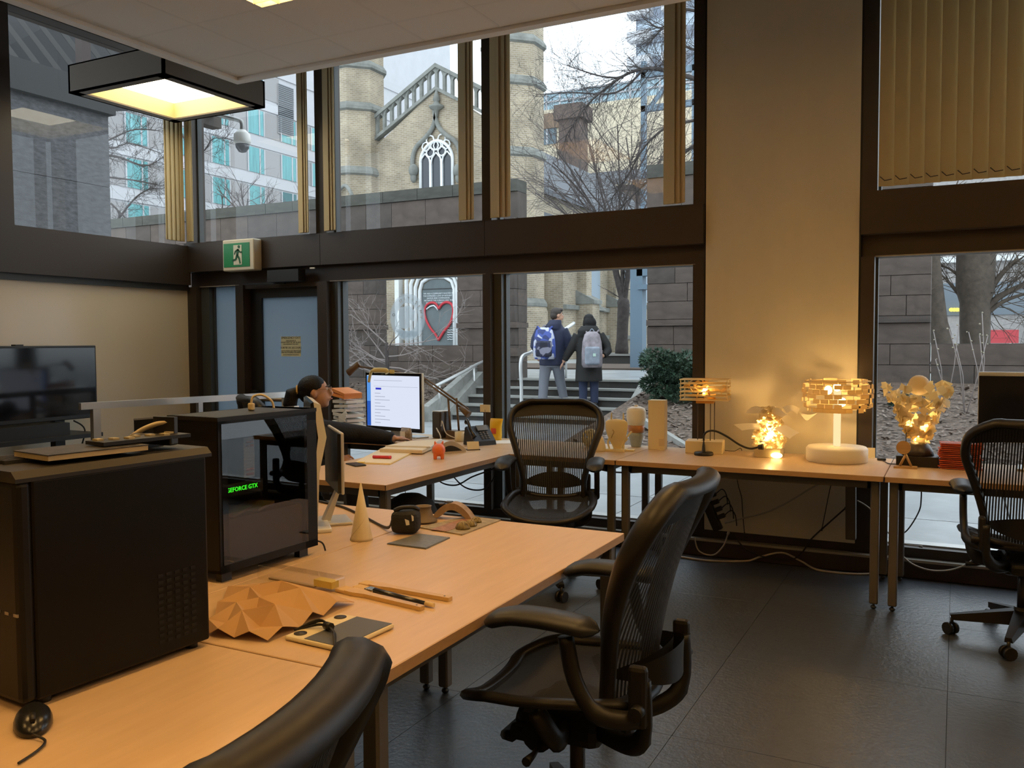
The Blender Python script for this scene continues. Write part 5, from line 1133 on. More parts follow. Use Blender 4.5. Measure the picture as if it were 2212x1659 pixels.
# layered acrylic lamp
p = Vector((-1.44, 5.56, TZ)); zb, zt = fy(1520, 864, 5.5).z-TZ, fy(1520, 820, 5.5).z-TZ
t = thing('table_lamp', 'table lamp of stacked clear acrylic plates on thin rods', 'lamp', p, R(8), 'lit lamps on the window desk')
MB().rbox((0, 0, .04), (.235, .15, .08), .004).build('base', M_CREAMP, t); MB().lathe([(.03, .08), (.03, .086), (.001, .086)]).build('rod_plate', M_CREAMP, t)
for k in range(6):
    z = zb+(zt-zb)*k/5; MB().box((0, 0, z), (.305, .20, .006)).build('acrylic_plate', M_ACR, t)
f = MB(); rk = random.Random(3)
for k in range(34):
    q = Vector((rk.gauss(0, .06), rk.gauss(0, .05), zb+(zt-zb)*rk.random())); d = Vector((rk.gauss(0, 1), rk.gauss(0, 1), rk.gauss(0, .5))).normalized()*.03; e = d.cross(Vector((rk.gauss(0, 1), rk.gauss(0, 1), 1))).normalized()*.014; f.add([q-d-e, q+d-e*.3, q+d*.6+e, q-d*.5+e], [(0, 1, 2, 3)])
f.build('crumpled_film', mat('amber film', (.85, .6, .25), .3, trans=.6), t, fixn=False)
for x, y in ((-.145, -.095), (.145, -.095), (-.145, .095), (.145, .095)): MB().cyl((x, y, zb), (x, y, zt), .003, n=6).build('corner_rod', M_ACR, t)
MB().box((0, 0, zb-.012), (.11, .08, .024)).build('shade_collar', mat('amber acrylic', (.7, .45, .15), .3, trans=.5), t)
for x, y in ((-.05, .02), (.035, -.02), (.055, .03)): MB().cyl((x, y, .08), (x, y, zb-.01), .003, n=6).build('stem', mat('dark rod', (.08, .06, .04), .4), t)
MB().ell((0, 0, (zb+zt)/2-.01), (.018, .018, .025)).build('bulb', M_BULB, t); bulb_lamp('acrylic_lamp_glow', p+Vector((0, 0, (zb+zt)/2+.0)), 5.0)
# gooseneck
p = on(1520, 983); t = thing('gooseneck_lamp', 'small black gooseneck lamp with a round foot', 'lamp', p)
MB().lathe([(.058, 0), (.06, .004), (.06, .014), (.056, .02), (.012, .022), (.009, .06), (.004, .09)]).build('foot', M_BLACK, t)
g0 = [fy(*s, p.y) for s in ((1520, 952), (1522, 938), (1532, 931), (1548, 932), (1572, 944), (1598, 961), (1620, 969), (1638, 966))]
MB().tube(smooth_path([q-p for q in g0]), .0065, 8).build('neck', M_BLACK, t); e = g0[-1]-p
MB().tube([e, e+Vector((.03, .0, .004))], [.014, .02], 12).build('lamp_head', M_BLACK, t)
t = thing('inline_switch', 'black inline cord switch lying by the acrylic lamp', 'switch', on(1558, 975)); MB().rbox((0, 0, .008), (.05, .018, .016), .005).build('body', M_BLACK, t); MB().tube(smooth_path([(-.17, .05, .004), (-.09, .02, .004), (-.025, 0, .008)]), .0022, 6).build('cord', M_BLACK, t); MB().tube(smooth_path([(.025, 0, .008), (.08, .02, .004), (.11, .06, .02), (.12, .06, .003)]), .0022, 6).build('cord', M_BLACK, t)
# paper leaf lamp
p = Vector((-1.03, 5.52, TZ)); t = thing('paper_lamp', 'glowing lamp of crumpled paper with flying paper sheets', 'lamp', p, 0, 'lit lamps on the window desk')
MB().rbox((0, 0, .03), (.16, .12, .06), .004).build('base', M_CREAMP, t)
f = MB(); rk = random.Random(12)
for k in range(330):
    z = rk.uniform(.05, .30); rr = .055+.03*math.sin(z*14)+.12*max(0, z-.18); a = rk.uniform(0, 6.28); q = Vector((rr*math.cos(a)+.06*max(0, z-.15), rr*math.sin(a)*.8, z))
    d = Vector((rk.gauss(0, 1), rk.gauss(0, 1), rk.gauss(0, 1))).normalized()*rk.uniform(.012, .026); e = d.cross(Vector((rk.gauss(0, 1), rk.gauss(0, 1), 1))).normalized()*rk.uniform(.008, .018); f.add([q-d-e, q+d-e, q+d+e, q-d+e], [(0, 1, 2, 3)])
f.build('crumpled_shade', M_GLOWP, t, fixn=False)
def sheet(pts, bow=.02):
    q = [fy(x, y, 5.52-dy)-p for x, y, dy in pts]; f = MB()
    f.grid(lambda a, b: q[0].lerp(q[1], a).lerp(q[3].lerp(q[2], a), b)+Vector((0, 0, bow*math.sin(a*math.pi))), 6, 3); o = f.build('paper_sheet', mat('white loose paper', (.96, .90, .72), .7, trans=.3), t, fixn=False); return o
sheet([(1608, 893, .06), (1640, 879, .1), (1662, 888, .12), (1638, 893, .08)]); sheet([(1585, 917, .08), (1640, 915, .05), (1642, 928, .08), (1603, 930, .12)], .005)
sheet([(1655, 885, .02), (1688, 886, .05), (1712, 906, .08), (1690, 902, .05)]); sheet([(1725, 889, .02), (1766, 892, -.02), (1750, 904, 0), (1735, 902, .02)], -.015)
sheet([(1672, 926, .1), (1698, 918, .1), (1727, 935, .14), (1706, 948, .16)], .004); sheet([(1690, 880, 0), (1728, 883, 0), (1722, 896, .02), (1700, 893, .03)])
MB().ell((0, 0, .14), (.03, .03, .04)).build('bulb', emis('soft bulb', (1, .66, .25), 14), t); bulb_lamp('paper_lamp_glow', p+Vector((.0, -.03, .17)), 6.5, .025)
MB().ell((.06, -.075, .02), (.035, .012, .018)).build('base_light', emis('base glow', (1, .7, .25), 8), t)
# tiled ring lamp
p = Vector((-.63, 5.50, TZ)); t = thing('table_lamp', 'white table lamp with a ring shade of small translucent tiles', 'lamp', p, 0, 'lit lamps on the window desk')
MB().lathe([(.17, 0), (.175, .006), (.175, .075), (.165, .088), (.0, .09)], n=40).build('base', mat('white lamp base', (.82, .76, .62), .5), t)
zc = fy(1815, 850, 5.5).z-TZ
MB().cyl((0, 0, .088), (0, 0, zc+.02), .021, n=18).build('stem', emis('glowing lamp tube', (1, .78, .40), 1.05), t)
M_TILE2 = mat('frosted tile', (.88, .72, .42), .35, trans=.55); rk = random.Random(8)
for r_ in range(7):
    z = zc-.095+.028*r_; n_ = 24; R_ = .195 if 0 < r_ < 6 else .165
    for k in range(n_):
        if rk.random() < .30: continue
        a = 2*math.pi*(k+.5*(r_ % 2))/n_; rr = R_+rk.uniform(-.012, .006); o = MB().box((rr*math.cos(a), rr*math.sin(a), z), (.004, .044, .025), a).build('shade_tile', M_TILE2, t)
for z in (zc-.08, zc, zc+.075): MB().tube([(.185*math.cos(2*math.pi*k/30), .185*math.sin(2*math.pi*k/30), z) for k in range(30)], .003, 5, closed=True).build('shade_ring', M_TILE2, t)
for x, z in ((-.05, .02), (.03, -.05), (.0, .04)): MB().ell((x, -.02, zc+z), (.022, .022, .026)).build('bulb', M_BULB, t)
bulb_lamp('ring_lamp_glow', p+Vector((-.02, -.0, zc+.0)), 5.5, .03)
t = thing('paper_card', 'small cream card standing by the ring lamp', 'card', on(1876, 988)); MB().box((0, 0, .03), (.075, .003, .06)).build('card', mat('cream card stock', (.75, .66, .45), .6), t); MB().box((0, -.012, .0015), (.075, .025, .003)).build('foot', mat('cream card stock', (.75, .66, .45)), t)
# flower lamp
p = Vector((-.19, 5.50, TZ)); t = thing('flower_lamp', 'cone shaped lamp of pale paper petals on a dark base', 'lamp', p, 0, 'lit lamps on the window desk')
MB().rbox((.0, 0, .03), (.22, .17, .06), .004).build('plinth', M_BLACK, t); MB().lathe([(.085, .06), (.082, .085), (.06, .12), (.04, .135), (.001, .135)]).build('dome', mat('dark brown dome', (.03, .022, .018), .4), t)
rk = random.Random(19); zt = fy(1985, 832, 5.5).z-TZ; pet = MB().prism([(-.024, 0, -.016), (.02, 0, -.02), (.028, 0, .012), (-.008, 0, .026)], (0, .0008, 0)).mesh('petal_mesh'); pet.materials.append(M_GLOWP)
for k in range(230):
    v = rk.random()**.8; z = .13+(zt-.13)*v; rr = .035+.155*v**1.15+rk.uniform(-.01, .012); a = rk.uniform(0, 6.28); o = link('petal', pet, None, t, (rr*math.cos(a), rr*math.sin(a), z)); o.rotation_euler = (rk.gauss(0, .6), rk.gauss(0, .6), a+math.pi/2+rk.gauss(0, .5)); s_ = rk.uniform(.8, 1.3); o.scale = (s_, s_, s_)
MB().ell((0, 0, zt+.0), (.058, .058, .058)).build('globe', mat('pale globe', (.8, .66, .4), .5, trans=.4), t)
MB().ell((0, 0, .17), (.025, .025, .035)).build('bulb', M_BULB, t); bulb_lamp('flower_lamp_glow', p+Vector((0, 0, .2)), 3.2, .025)
MB().tube(smooth_path([(-.11, -.05, .006), (-.15, -.03, .004), (-.18, .06, .004), (-.2, .12, .004)]), .003, 6).build('cord', M_BLACK, t); MB().rbox((-.2, .12, .008), (.05, .016, .014), .004).build('inline_switch', M_BLACK, t)
p = on(1958, 1006)+Vector((.0, -.10, 0)); t = thing('wooden_figure', 'little wooden stand with a round disc and splayed legs', 'figure', p)
M_FW = wood('tan figure wood', (.5, .32, .14), (.4, .25, .1))
MB().box((0, 0, .005), (.12, .06, .01)).build('foot_board', M_FW, t); MB().tube([(-.03, 0, .01), (0, 0, .075)], .007, 6).tube([(.03, 0, .01), (0, 0, .075)], .007, 6).build('leg', M_FW, t); MB().cyl((-.012, -.004, .115), (-.012, .004, .115), .038, n=24).build('disc', M_FW, t); MB().tube([(0, 0, .07), (.0, 0, .2)], .003, 5).build('rod', M_BRONZE, t)
p = on(2045, 1012)+Vector((.045, .0, 0)); t = thing('acrylic_block', 'orange stack of layered translucent sheets behind the chair', 'block', p, R(4)); rk = random.Random(2)
for k in range(14): MB().box((.02+rk.uniform(-.008, .008), .02+rk.uniform(-.006, .006), .006+.0105*k), (.21, .12, .005), rk.uniform(-.03, .03)).build('sheet', mat('orange acrylic', (.75, .20, .07), .3, trans=.5), t)
# dark monitor at the right desk
q0, q1 = fy(2113, 822, 5.55), fy(2113, 950, 5.55); t = thing('monitor', 'dark flat monitor with a pale top edge on the window desk', 'monitor', (q0.x, 5.55, TZ), R(-4))
MB().rbox((.3, .02, (q0.z+q1.z)/2-TZ+.02), (.6, .03, q0.z-q1.z+.06), .008).build('housing', mat('pale grey shell', (.5, .52, .53), .4), t); MB().box((.3, .002, (q0.z+q1.z)/2-TZ+.012), (.59, .006, q0.z-q1.z+.03)).build('screen', mat('dark screen', (.008, .008, .01)), t); MB().prism([(.22, .03, 0), (.38, .03, 0), (.36, .03, .16), (.24, .03, .16)], (0, .02, 0)).build('stand', M_ALU, t); MB().rbox((.3, .05, .006), (.2, .2, .012), .004).build('foot', M_ALU, t)
# sculptures
p = on(1292, 974); t = thing('vase', 'cream cone shaped bottle vase with a black neck', 'vase', p)
MB().lathe([(.05, 0), (.053, .006), (.048, .04), (.035, .085), (.02, .11), (.013, .12)], n=32).build('body', mat('cream glaze', (.74, .66, .45), .5), t); MB().lathe([(.012, .12), (.013, .128), (.016, .143), (.012, .143), (.001, .13)], n=20).build('neck', M_BLACK, t)
p = on(1276, 966); t = thing('lattice_ball', 'pale pierced openwork ball behind the cone vase', 'sculpture', p)
f = MB(); rk = random.Random(14)
for k in range(11):
    m_ = Matrix.Rotation(rk.uniform(0, 3.1), 3, 'X') @ Matrix.Rotation(rk.uniform(0, 3.1), 3, 'Y'); f.tube([Vector((0, 0, .062)) + m_ @ Vector((.058*math.cos(2*math.pi*j/18), .058*math.sin(2*math.pi*j/18), .01*math.sin(j))) for j in range(18)], .0055, 6, closed=True)
f.build('lattice', mat('pale yellow resin', (.78, .68, .4), .5), t)
p = on(1334, 974); t = thing('shield_sculpture', 'cream shield sculpture with two tall horns on a square base', 'sculpture', p, R(6)); M_SH = mat('cream resin', (.76, .64, .36), .5)
MB().rbox((-.01, 0, .008), (.14, .11, .016), .002).build('base', M_SH, t); MB().rbox((.07, .01, .006), (.08, .05, .012), .002).build('base', M_SH, t)
def sh(a, b): v = b; w_ = .028+.047*math.sin(min(1, v*1.05)*math.pi*.62)**1.2 if v < .86 else .075*math.sqrt(max(0, 1-((v-.86)/.14)**2)); an = 2*math.pi*a; return Vector((w_*math.cos(an), .022*math.sin(an)*(w_/.07)**.5-.03*math.sin(v*2), .016+.20*v))
MB().grid(sh, 24, 20).build('shield', M_SH, t, fixn=False)
for x in (-.036, .042): MB().tube(smooth_path([(x, -.02, .10), (x*1.05, -.02, .19), (x*1.0, -.015, .255)]), [.005]*6+[.006]*4+[.005, .004, .001], 6).build('horn', M_SH, t)
MB().tube(smooth_path([(-.03, -.05, .09), (-.02, -.055, .11), (-.01, -.055, .13), (-.02, -.055, .145)]), .003, 6).build('hook', mat('dull gold', (.4, .28, .1), .4, .6), t)
for a, b in (((-.05, -.02, .016), (-.045, -.02, .1)), ((.04, .0, .016), (.09, .02, .13)), ((.03, .02, .016), (.06, .03, .08))): MB().tube(smooth_path([a, (a[0]*1.2, a[1], (a[2]+b[2])/2), b]), .006, 6).build('brace', M_SH, t)
p = on(1374, 965); p.y = min(p.y, 5.68); t = thing('urn', 'tall urn with white top, amber band and blue grey foot', 'urn', p)
MB().lathe([(.032, 0), (.034, .004), (.052, .075), (.056, .10)], n=36).build('lower_body', mat('blue grey glaze', (.30, .33, .32), .45, var=.2, vscale=10), t); MB().lathe([(.0565, .10), (.057, .15)], n=36).build('amber_band', mat('amber wood band', (.42, .17, .05), .35, var=.3, vscale=20), t); MB().lathe([(.058, .15), (.066, .20), (.066, .245), (.058, .265), (.03, .275), (.014, .278), (.014, .286), (.001, .287)], n=36).build('upper_body', mat('white bisque', (.80, .74, .62), .55), t)
p = on(1432, 966); t = thing('tower_block', 'tall cream rectangular block standing on the window desk', 'sculpture', (p.x, 5.60, TZ), R(4))
MB().rbox((0, 0, .165), (.11, .085, .33), .002).build('block', M_CREAMP, t); MB().box((.035, -.0435, .05), (.035, .001, .05)).build('label', mat('pale label', (.62, .48, .3), .6), t); MB().box((.04, -.055, .006), (.04, .025, .012)).build('tab', M_CREAMP, t)
# ================================================================== WOMAN'S DESK
def quad3(a, b, c, d, th, nm, m, t): MB().prism([a, b, c, d], th).build(nm, m, t)
tl_, tr_, br_ = fy(801, 806, 5.36), None, None
t = thing('monitor', 'lit desktop monitor in front of the seated woman', 'monitor', (-3.80, 5.46, TZ), R(-10))
sw, shh = .56, .40; zc0 = 1.00-TZ
MB().rbox((0, .012, zc0), (sw+.03, .03, shh+.045), .006).build('housing', mat('silver gold shell', (.55, .46, .32), .35, .4), t)
MB().box((0, -.004, zc0), (sw+.026, .006, shh+.04)).build('bezel', mat('black bezel', (.01, .01, .012), .2), t)
scr = MB().box((0, -.008, zc0+.004), (sw-.01, .003, shh-.01)).build('screen', emis('white web page', (.78, .84, 1.0), .92), t)
def scr_box(x0, z0, x1, z1, m): MB().b2((x0, -.0115, zc0+z0), (x1, -.0100, zc0+z1)).build('screen_item', m, scr)
scr_box(-sw/2+.005, -.19, -sw/2+.045, -.0, emis('screen deep blue', (.03, .12, .55), .9)); scr_box(-sw/2+.005, .0, -sw/2+.045, .195, emis('screen sky blue', (.12, .35, .85), .9)); scr_box(-.18, .09, -.12, .105, emis('screen button blue', (.05, .06, .6), .9))
for k in range(10): scr_box(-.19, .06-.025*k, -.19+.06+.05*((k*7) % 3), .064-.025*k, emis('screen grey text', (.45, .48, .6), .8))
scr_box(-.2, .115, .26, .117, emis('screen grey text', (.45, .48, .6), .8)); scr_box(-.2, .16, .1, .163, emis('screen grey text', (.45, .48, .6), .8))
MB().prism([(-.06, .02, .01), (.06, .02, .01), (.05, .05, zc0-.1), (-.05, .05, zc0-.1)], (0, .006, 0)).build('stand', M_ALU, t); MB().rbox((0, .0, .005), (.22, .2, .01), .003).build('foot', M_ALU, t)
MB().box((.0, -.012, zc0+shh/2+.03), (.05, .002, .03)).build('sticky_note', mat('yellow note', (.7, .6, .25), .7), t)
p = fy(808, 806, 5.42); t = thing('clip_lamp_head', 'cream bent clip light hooked over the lit monitor', 'clip light', (p.x, 5.42, p.z))
MB().tube(smooth_path([(-.05, .0, -.07), (-.03, 0, .0), (.0, 0, .02), (.09, .02, .02), (.11, .02, .0)]), [.012]*8+[.02]*9, 8, sq=(1, .8)).build('head', mat('pale yellow plastic', (.72, .6, .25), .5), t)
# wooden desk lamp with long arms
t = thing('desk_lamp', 'brown balanced arm desk lamp by the window', 'lamp', (0, 0, 0)); M_WL = mat('brown lamp arm', (.14, .09, .05), .5); LY = 5.60
w_ = lambda x, y: fy(x, y, LY)
MB().box((w_(985, 930).x, LY, TZ+.03), (.12, .10, .06)).build('base', M_WL, t)
for x in (970, 988): a = w_(x-2, 860); MB().tube([a, (a.x+.02, LY, TZ+.05)], .009, 6).build('upright', M_WL, t)
for o in (0, .018): MB().tube([w_(905, 815)+Vector((0, o, o)), w_(1010, 890)+Vector((0, o, o))], .008, 6).build('lower_arm', M_WL, t)
MB().tube([w_(775, 792), w_(845, 800), w_(920, 820)], .008, 6).build('upper_arm', M_WL, t); a, b = w_(752, 806), w_(776, 785); MB().tube([a, b], [.03, .024], 8, sq=(1, .6)).build('lamp_head', M_WL, t); MB().tube([w_(995, 880), w_(1013, 896)], [.02, .03], 8).build('counterweight', M_WL, t)
# paper trays
p = fy(752, 900, 5.50); p.z = TZ; t = thing('paper_tray', 'stack of papers and orange folders in a wire tray', 'papers', p, R(-20)); rk = random.Random(6)
MB().box((0, 0, .02), (.2, .18, .04)).build('tray', M_BLACK, t)
for k in range(7): MB().box((rk.uniform(-.02, .02), rk.uniform(-.02, .02), .055+.034*k), (.2, .16, .022), rk.uniform(-.15, .15), Matrix.Rotation(R(rk.uniform(-9, 9)), 3, 'Y')).build('paper', mat('white paper', (.78, .76, .7), .7), t)
for k in range(2): MB().box((-.02, 0, .305+.03*k), (.2, .16, .022), .1, Matrix.Rotation(R(6+5*k), 3, 'Y')).build('orange_folder', mat('orange card', (.8, .28, .06), .6), t)
for k in range(4): MB().prism([(.06+.02*k, -.12, .1+.01*k), (.16+.01*k, -.13, .12+.02*k), (.15, -.12, .17+.01*k), (.05+.02*k, -.12, .15+.01*k)], (0, .004, 0)).build('loose_sheet', mat('white paper', (.78, .76, .7)), t)
# desk items, each found by its foot on the desk
def folder(label, pts, m, h=.004, rot=None, z=TZ):
    t = thing('paper_folder', label, 'folder', (0, 0, 0)); q = [fz(*s, z) for s in pts]; MB().prism([Vector((s.x, s.y, z)) for s in q], (0, 0, h)).build('cover', m, t)
    c_ = sum(q, Vector())/4; MB().prism([Vector((s.x, s.y, z+h)).lerp(Vector((c_.x, c_.y, z+h)), .06) for s in q], (0, 0, .002)).build('sheet', mat('cream sheet', (.78, .68, .5), .7), t); return t
M_MANI = mat('manila', (.72, .56, .22), .7)
folder('yellow manila folder open on the desk with a red pen on it', [(762, 1001), (843, 1004), (900, 975), (820, 972)], M_MANI)
folder('cream paper file stacked behind the manila folder', [(820, 976), (912, 980), (950, 962), (860, 963)], mat('cream file', (.76, .66, .5), .7), .02, None, TZ+.0065)
folder('thin sheaf of white sheets by the keyboard', [(832, 965), (930, 967), (955, 950), (880, 955)], mat('white paper', (.78, .76, .7)), .006, None, TZ+.029)
p = fz(822, 990, TZ+.008); t = thing('red_marker', 'red marker pen lying on the manila folder', 'pen', (p.x, p.y, TZ+.016), R(12)); MB().tube([(-.05, 0, 0), (.05, 0, 0)], .010, 8).build('barrel', mat('red plastic', (.62, .03, .05), .35), t); MB().tube([(.05, 0, 0), (.07, 0, 0)], .0105, 8).build('cap', mat('red plastic', (.62, .03, .05)), t)
p = fz(780, 1001, TZ); t = thing('sticky_note', 'small bright yellow note on the manila folder corner', 'note', (p.x, p.y, TZ+.0065), R(20)); MB().box((0, 0, .001), (.04, .035, .002)).build('pad', mat('bright yellow', (.8, .55, .04), .6), t)
p = fz(768, 1004, TZ); t = thing('mobile_phone', 'flat black phone on the desk corner', 'phone', (p.x+.01, p.y-.01, TZ), R(62)); MB().rbox((0, 0, .004), (.07, .14, .008), .003).build('body', M_BLACK, t); MB().box((0, 0, .0085), (.062, .12, .0008)).build('screen', mat('dark screen', (.008, .008, .01)), t)
p = fz(948, 991, TZ); t = thing('piggy_bank', 'orange piggy bank on the desk edge', 'piggy bank', p, R(30)); f = MB(); f.ell((0, 0, .055), (.042, .048, .04)); f.ell((0, .045, .06), (.022, .02, .022)); f.tube([(0, .06, .058), (0, .072, .058)], .011, 10)
for sx in (-.022, .022):
    for sy in (-.022, .024): f.tube([(sx, sy, .0), (sx, sy, .035)], [.011, .013], 8)
    f.tube([(sx*.9, .03, .085), (sx*1.2, .032, .108)], [.013, .003], 6)
blob('body', f, .004, mat('orange glaze', (.80, .17, .045), .4), t, 3)
p = fz(968, 980, TZ); t = thing('arched_scanner', 'silver and black arched scanner on the desk', 'scanner', (p.x+.01, p.y+.04, TZ), R(60))  # arched desktop scanner, not a loudspeaker
arc = [(-.10+.2*k/12, 0, .10*math.sin(math.pi*(.08+.84*k/12))**.75*(1-.45*k/12)) for k in range(13)]
MB().prism([Vector(s) for s in arc]+[Vector((.10, 0, 0)), Vector((-.10, 0, 0))], (0, .10, 0)).build('shell', mat('silver plastic shell', (.55, .5, .42), .3, .4), t); MB().prism([Vector((s[0]*.75-.005, -.001, max(.004, s[2]*.62))) for s in arc]+[Vector((.07, -.001, .012)), Vector((-.07, -.001, .012))], (0, -.002, 0)).build('side_window', M_BLACK, t)
p = fz(1022, 972, TZ); t = thing('card_holder', 'wire card holder with cream business cards', 'card holder', p, R(40)); MB().prism([(-.045, -.02, 0), (.045, -.02, 0), (.045, .03, 0), (-.045, .03, 0)], (0, 0, .006)).build('tray', M_BRONZE, t); MB().prism([(-.04, -.008, .006), (.04, -.008, .006), (.04, .018, .055), (-.04, .018, .055)], (0, -.008, 0)).build('cards', mat('cream card stock', (.75, .66, .45)), t)
p = fz(1040, 962, TZ); t = thing('telephone', 'black desk telephone tilted on its stand', 'telephone', (p.x-.02, p.y+.03, TZ), R(62))
MB().prism([(-.09, -.06, .0), (-.09, .09, .0), (-.09, .07, .12), (-.09, .05, .13), (-.09, -.05, .03)], (.18, 0, 0)).build('body', M_BLACK, t); MB().tube(smooth_path([(-.075, -.035, .06), (-.085, .0, .11), (-.08, .045, .165), (-.07, .075, .16)]), [.02]*4+[.012]*10+[.022]*5, 8, sq=(1, .8)).build('handset', mat('glossy black', (.012, .012, .012)), t); MB().prism([(-.02, .01, .098), (.07, .01, .098), (.07, .042, .131), (-.02, .042, .131)], (0, -.003, .003)).build('display', mat('grey display', (.16, .17, .17), .2), t)
for i in range(3):
    for j in range(4): MB().box((-.005+.026*i, -.035+.012*j, .05+.0125*j), (.014, .007, .006)).build('key', mat('grey key', (.22, .22, .22), .5), t)
p = fy(1071, 944, 5.62); t = thing('yellow_bag', 'crumpled yellow bag standing behind the telephone', 'bag', (p.x, 5.62, TZ)); MB().loft([((0, 0, 0), .045, .03, 0), ((.0, 0, .04), .048, .032, .1), ((.0, .0, .1), .046, .026, .2), ((.005, 0, .14), .05, .014, .1), ((.01, 0, .16), .052, .005, 0)], 14).build('sack', mat('yellow foil', (.85, .52, .02), .4), t); MB().prism([(-.02, -.033, .05), (.02, -.033, .05), (.02, -.033, .09), (-.02, -.033, .09)], (0, -.001, 0)).build('print', mat('red print', (.6, .08, .04), .5), t)
p = fy(1048, 885, 5.66); t = thing('note_holder', 'cream card on a wire clip by the window post', 'card', (p.x, 5.66, TZ)); MB().tube([(0, 0, 0), (0, 0, p.z-TZ)], .003, 5).build('wire', M_BRONZE, t); MB().box((0, 0, p.z-TZ+.01), (.085, .004, .055)).build('card', mat('cream card stock', (.75, .66, .45)), t); MB().cyl((0, 0, 0), (0, 0, .01), .03).build('foot', M_BLACK, t)
p = fz(975, 957, TZ); t = thing('mug', 'cream mug behind the arched scanner', 'mug', (p.x, p.y+.12, TZ)); MB().lathe([(.034, 0), (.037, .004), (.037, .07), (.034, .07), (.033, .01), (.001, .008)]).build('cup', mat('cream glaze', (.74, .66, .45)), t); MB().tube([(.036+.022*math.sin(k*math.pi/6), 0, .012+.046*k/6) for k in range(7)], .005, 6).build('handle', mat('cream glaze', (.74, .66, .45)), t)
p = fz(900, 945, TZ); t = thing('trackpad', 'pale blue white trackpad under the woman hand', 'trackpad', (p.x, p.y, TZ), R(-25)); MB().rbox((0, 0, .005), (.16, .12, .01), .003).build('plate', mat('pale blue plate', (.65, .72, .8), .3), t); MB().box((0, -.05, .0104), (.15, .004, .0006)).build('edge_line', mat('grey key', (.22, .22, .22)), t)
p = Vector((-3.46, 5.60, TZ)); t = thing('hub_box', 'black mini computer box with white cables beside the monitor', 'computer', p, R(-12)); MB().rbox((0, 0, .10), (.09, .12, .20), .01).build('case', mat('dark smoked box', (.05, .04, .035), .3), t); MB().box((0, 0, .202), (.085, .115, .004)).build('lid', mat('pale lid', (.7, .72, .74), .3), t)
for k, s in enumerate(([(.08, -.09, .1), (.12, -.12, .14), (.14, -.1, .05), (.2, -.05, .01)], [(.05, -.09, .05), (.1, -.16, .09), (.16, -.18, .02), (.08, -.2, .005)])): MB().tube(smooth_path(s), .004, 6).build('cable', mat('white cable', (.7, .68, .62), .5), t)
p = fz(1005, 940, TZ); t = thing('blue_pad', 'pale blue note pad in front of the telephone', 'notepad', (p.x, p.y+.02, TZ), R(-20)); MB().box((0, 0, .005), (.16, .11, .01)).build('pages', mat('pale blue paper', (.6, .68, .8), .6), t); MB().box((0, .05, .0105), (.16, .012, .001)).build('binding', mat('grey key', (.22, .22, .22)), t)
p = fz(1085, 955, TZ); t = thing('white_paper', 'white sheet lying at the window end of the desk', 'paper', (p.x, p.y, TZ), R(30)); MB().box((0, 0, .001), (.15, .21, .002)).build('sheet', mat('white paper', (.78, .76, .7)), t)
p = Vector((-3.62, 5.36, TZ)); t = thing('snack_bag', 'grey patterned pouch under the lit monitor', 'pouch', p, R(-20)); MB().loft([((0, 0, 0), .06, .03, 0), ((0, 0, .05), .062, .032, 0), ((0, 0, .09), .058, .012, 0)], 14).build('pouch', mat('grey pattern', (.33, .28, .24), .5, var=.6, vscale=50), t); MB().box((0, -.033, .045), (.06, .002, .04)).build('label', mat('white paper', (.78, .76, .7)), t)
# bin, hanging power strips and cables under the desks
p = fz(962, 1102, 0); t = thing('waste_bin', 'black round topped bin under the desk', 'bin', (-2.78, 4.15, 0)); MB().lathe([(.12, 0), (.15, .01), (.17, .40), (.165, .46), (.13, .54), (.06, .58), (.001, .59)], n=28).build('body', mat('matt black bin', (.006, .006, .006), .6), t); MB().tube([(.172*math.cos(k*.2618), .172*math.sin(k*.2618), .42) for k in range(24)], .005, 5, closed=True).build('rim', M_BLACK, t)
def cable(label, pts, m, r=.005, k=8):
    t = thing('cable', label, 'cable', (0, 0, 0)); P = smooth_path(pts, k); MB().tube(P, r, 6).build('cord', m, t)
    e = P[-1]; d = (P[-1]-P[-2]).normalized(); MB().tube([e, e+d*.02], r*1.7, 6).build('cord_end', m, t); return t
M_WC = mat('off white cord', (.42, .37, .30), .5); M_BC = mat('black cord', (.02, .018, .016), .5)
H = lambda x, y: fy(x, y, 5.70)
def G(x, y): q = fz(x, y, .008); return q if q.y < 5.76 else fy(x, y, 5.76)
cable('white cord sagging from the hanging strip to the far desk underside', [H(1566, 1130), H(1610, 1118), H(1660, 1105), H(1710, 1080), H(1760, 1050), H(1812, 1026)], M_WC, .006)
cable('white cord looping on the floor below the cream panel', [G(1470, 1203), G(1530, 1211), G(1610, 1212), G(1645, 1202), G(1690, 1194), G(1730, 1212), G(1770, 1232), G(1850, 1240), G(1890, 1238)], M_WC, .007)
cable('grey cord hanging down the cream panel from the paper lamp', [H(1590, 1015), H(1594, 1045), H(1602, 1075), H(1604, 1105), H(1608, 1150)], M_BC, .003)
cable('thin cord with a small inline plug below the ring lamp', [H(1800, 1028), H(1792, 1060), H(1785, 1095), H(1776, 1140)], M_BC, .003)
cable('white cord drooping from the strip to the skirting', [H(1500, 1160), H(1510, 1190), H(1540, 1199), H(1562, 1180), H(1572, 1155)], M_WC, .005)
cable('dark cord from the hanging strip to the grey adaptor', [H(1586, 1155), H(1610, 1185), G(1660, 1205), G(1720, 1205), H(1752, 1165), H(1790, 1130), H(1826, 1098)], M_BC, .005)
cable('black cord running from the window down behind the chair', [H(1280, 1010), H(1330, 1020), H(1400, 1018), H(1450, 1002), H(1480, 1003), H(1498, 1035), H(1512, 1065)], M_BC, .006)
cable('grey cord from the adaptor to the window sill', [H(1852, 1081), H(1880, 1100), H(1910, 1140), H(1940, 1170), H(1985, 1180)], M_WC, .004)
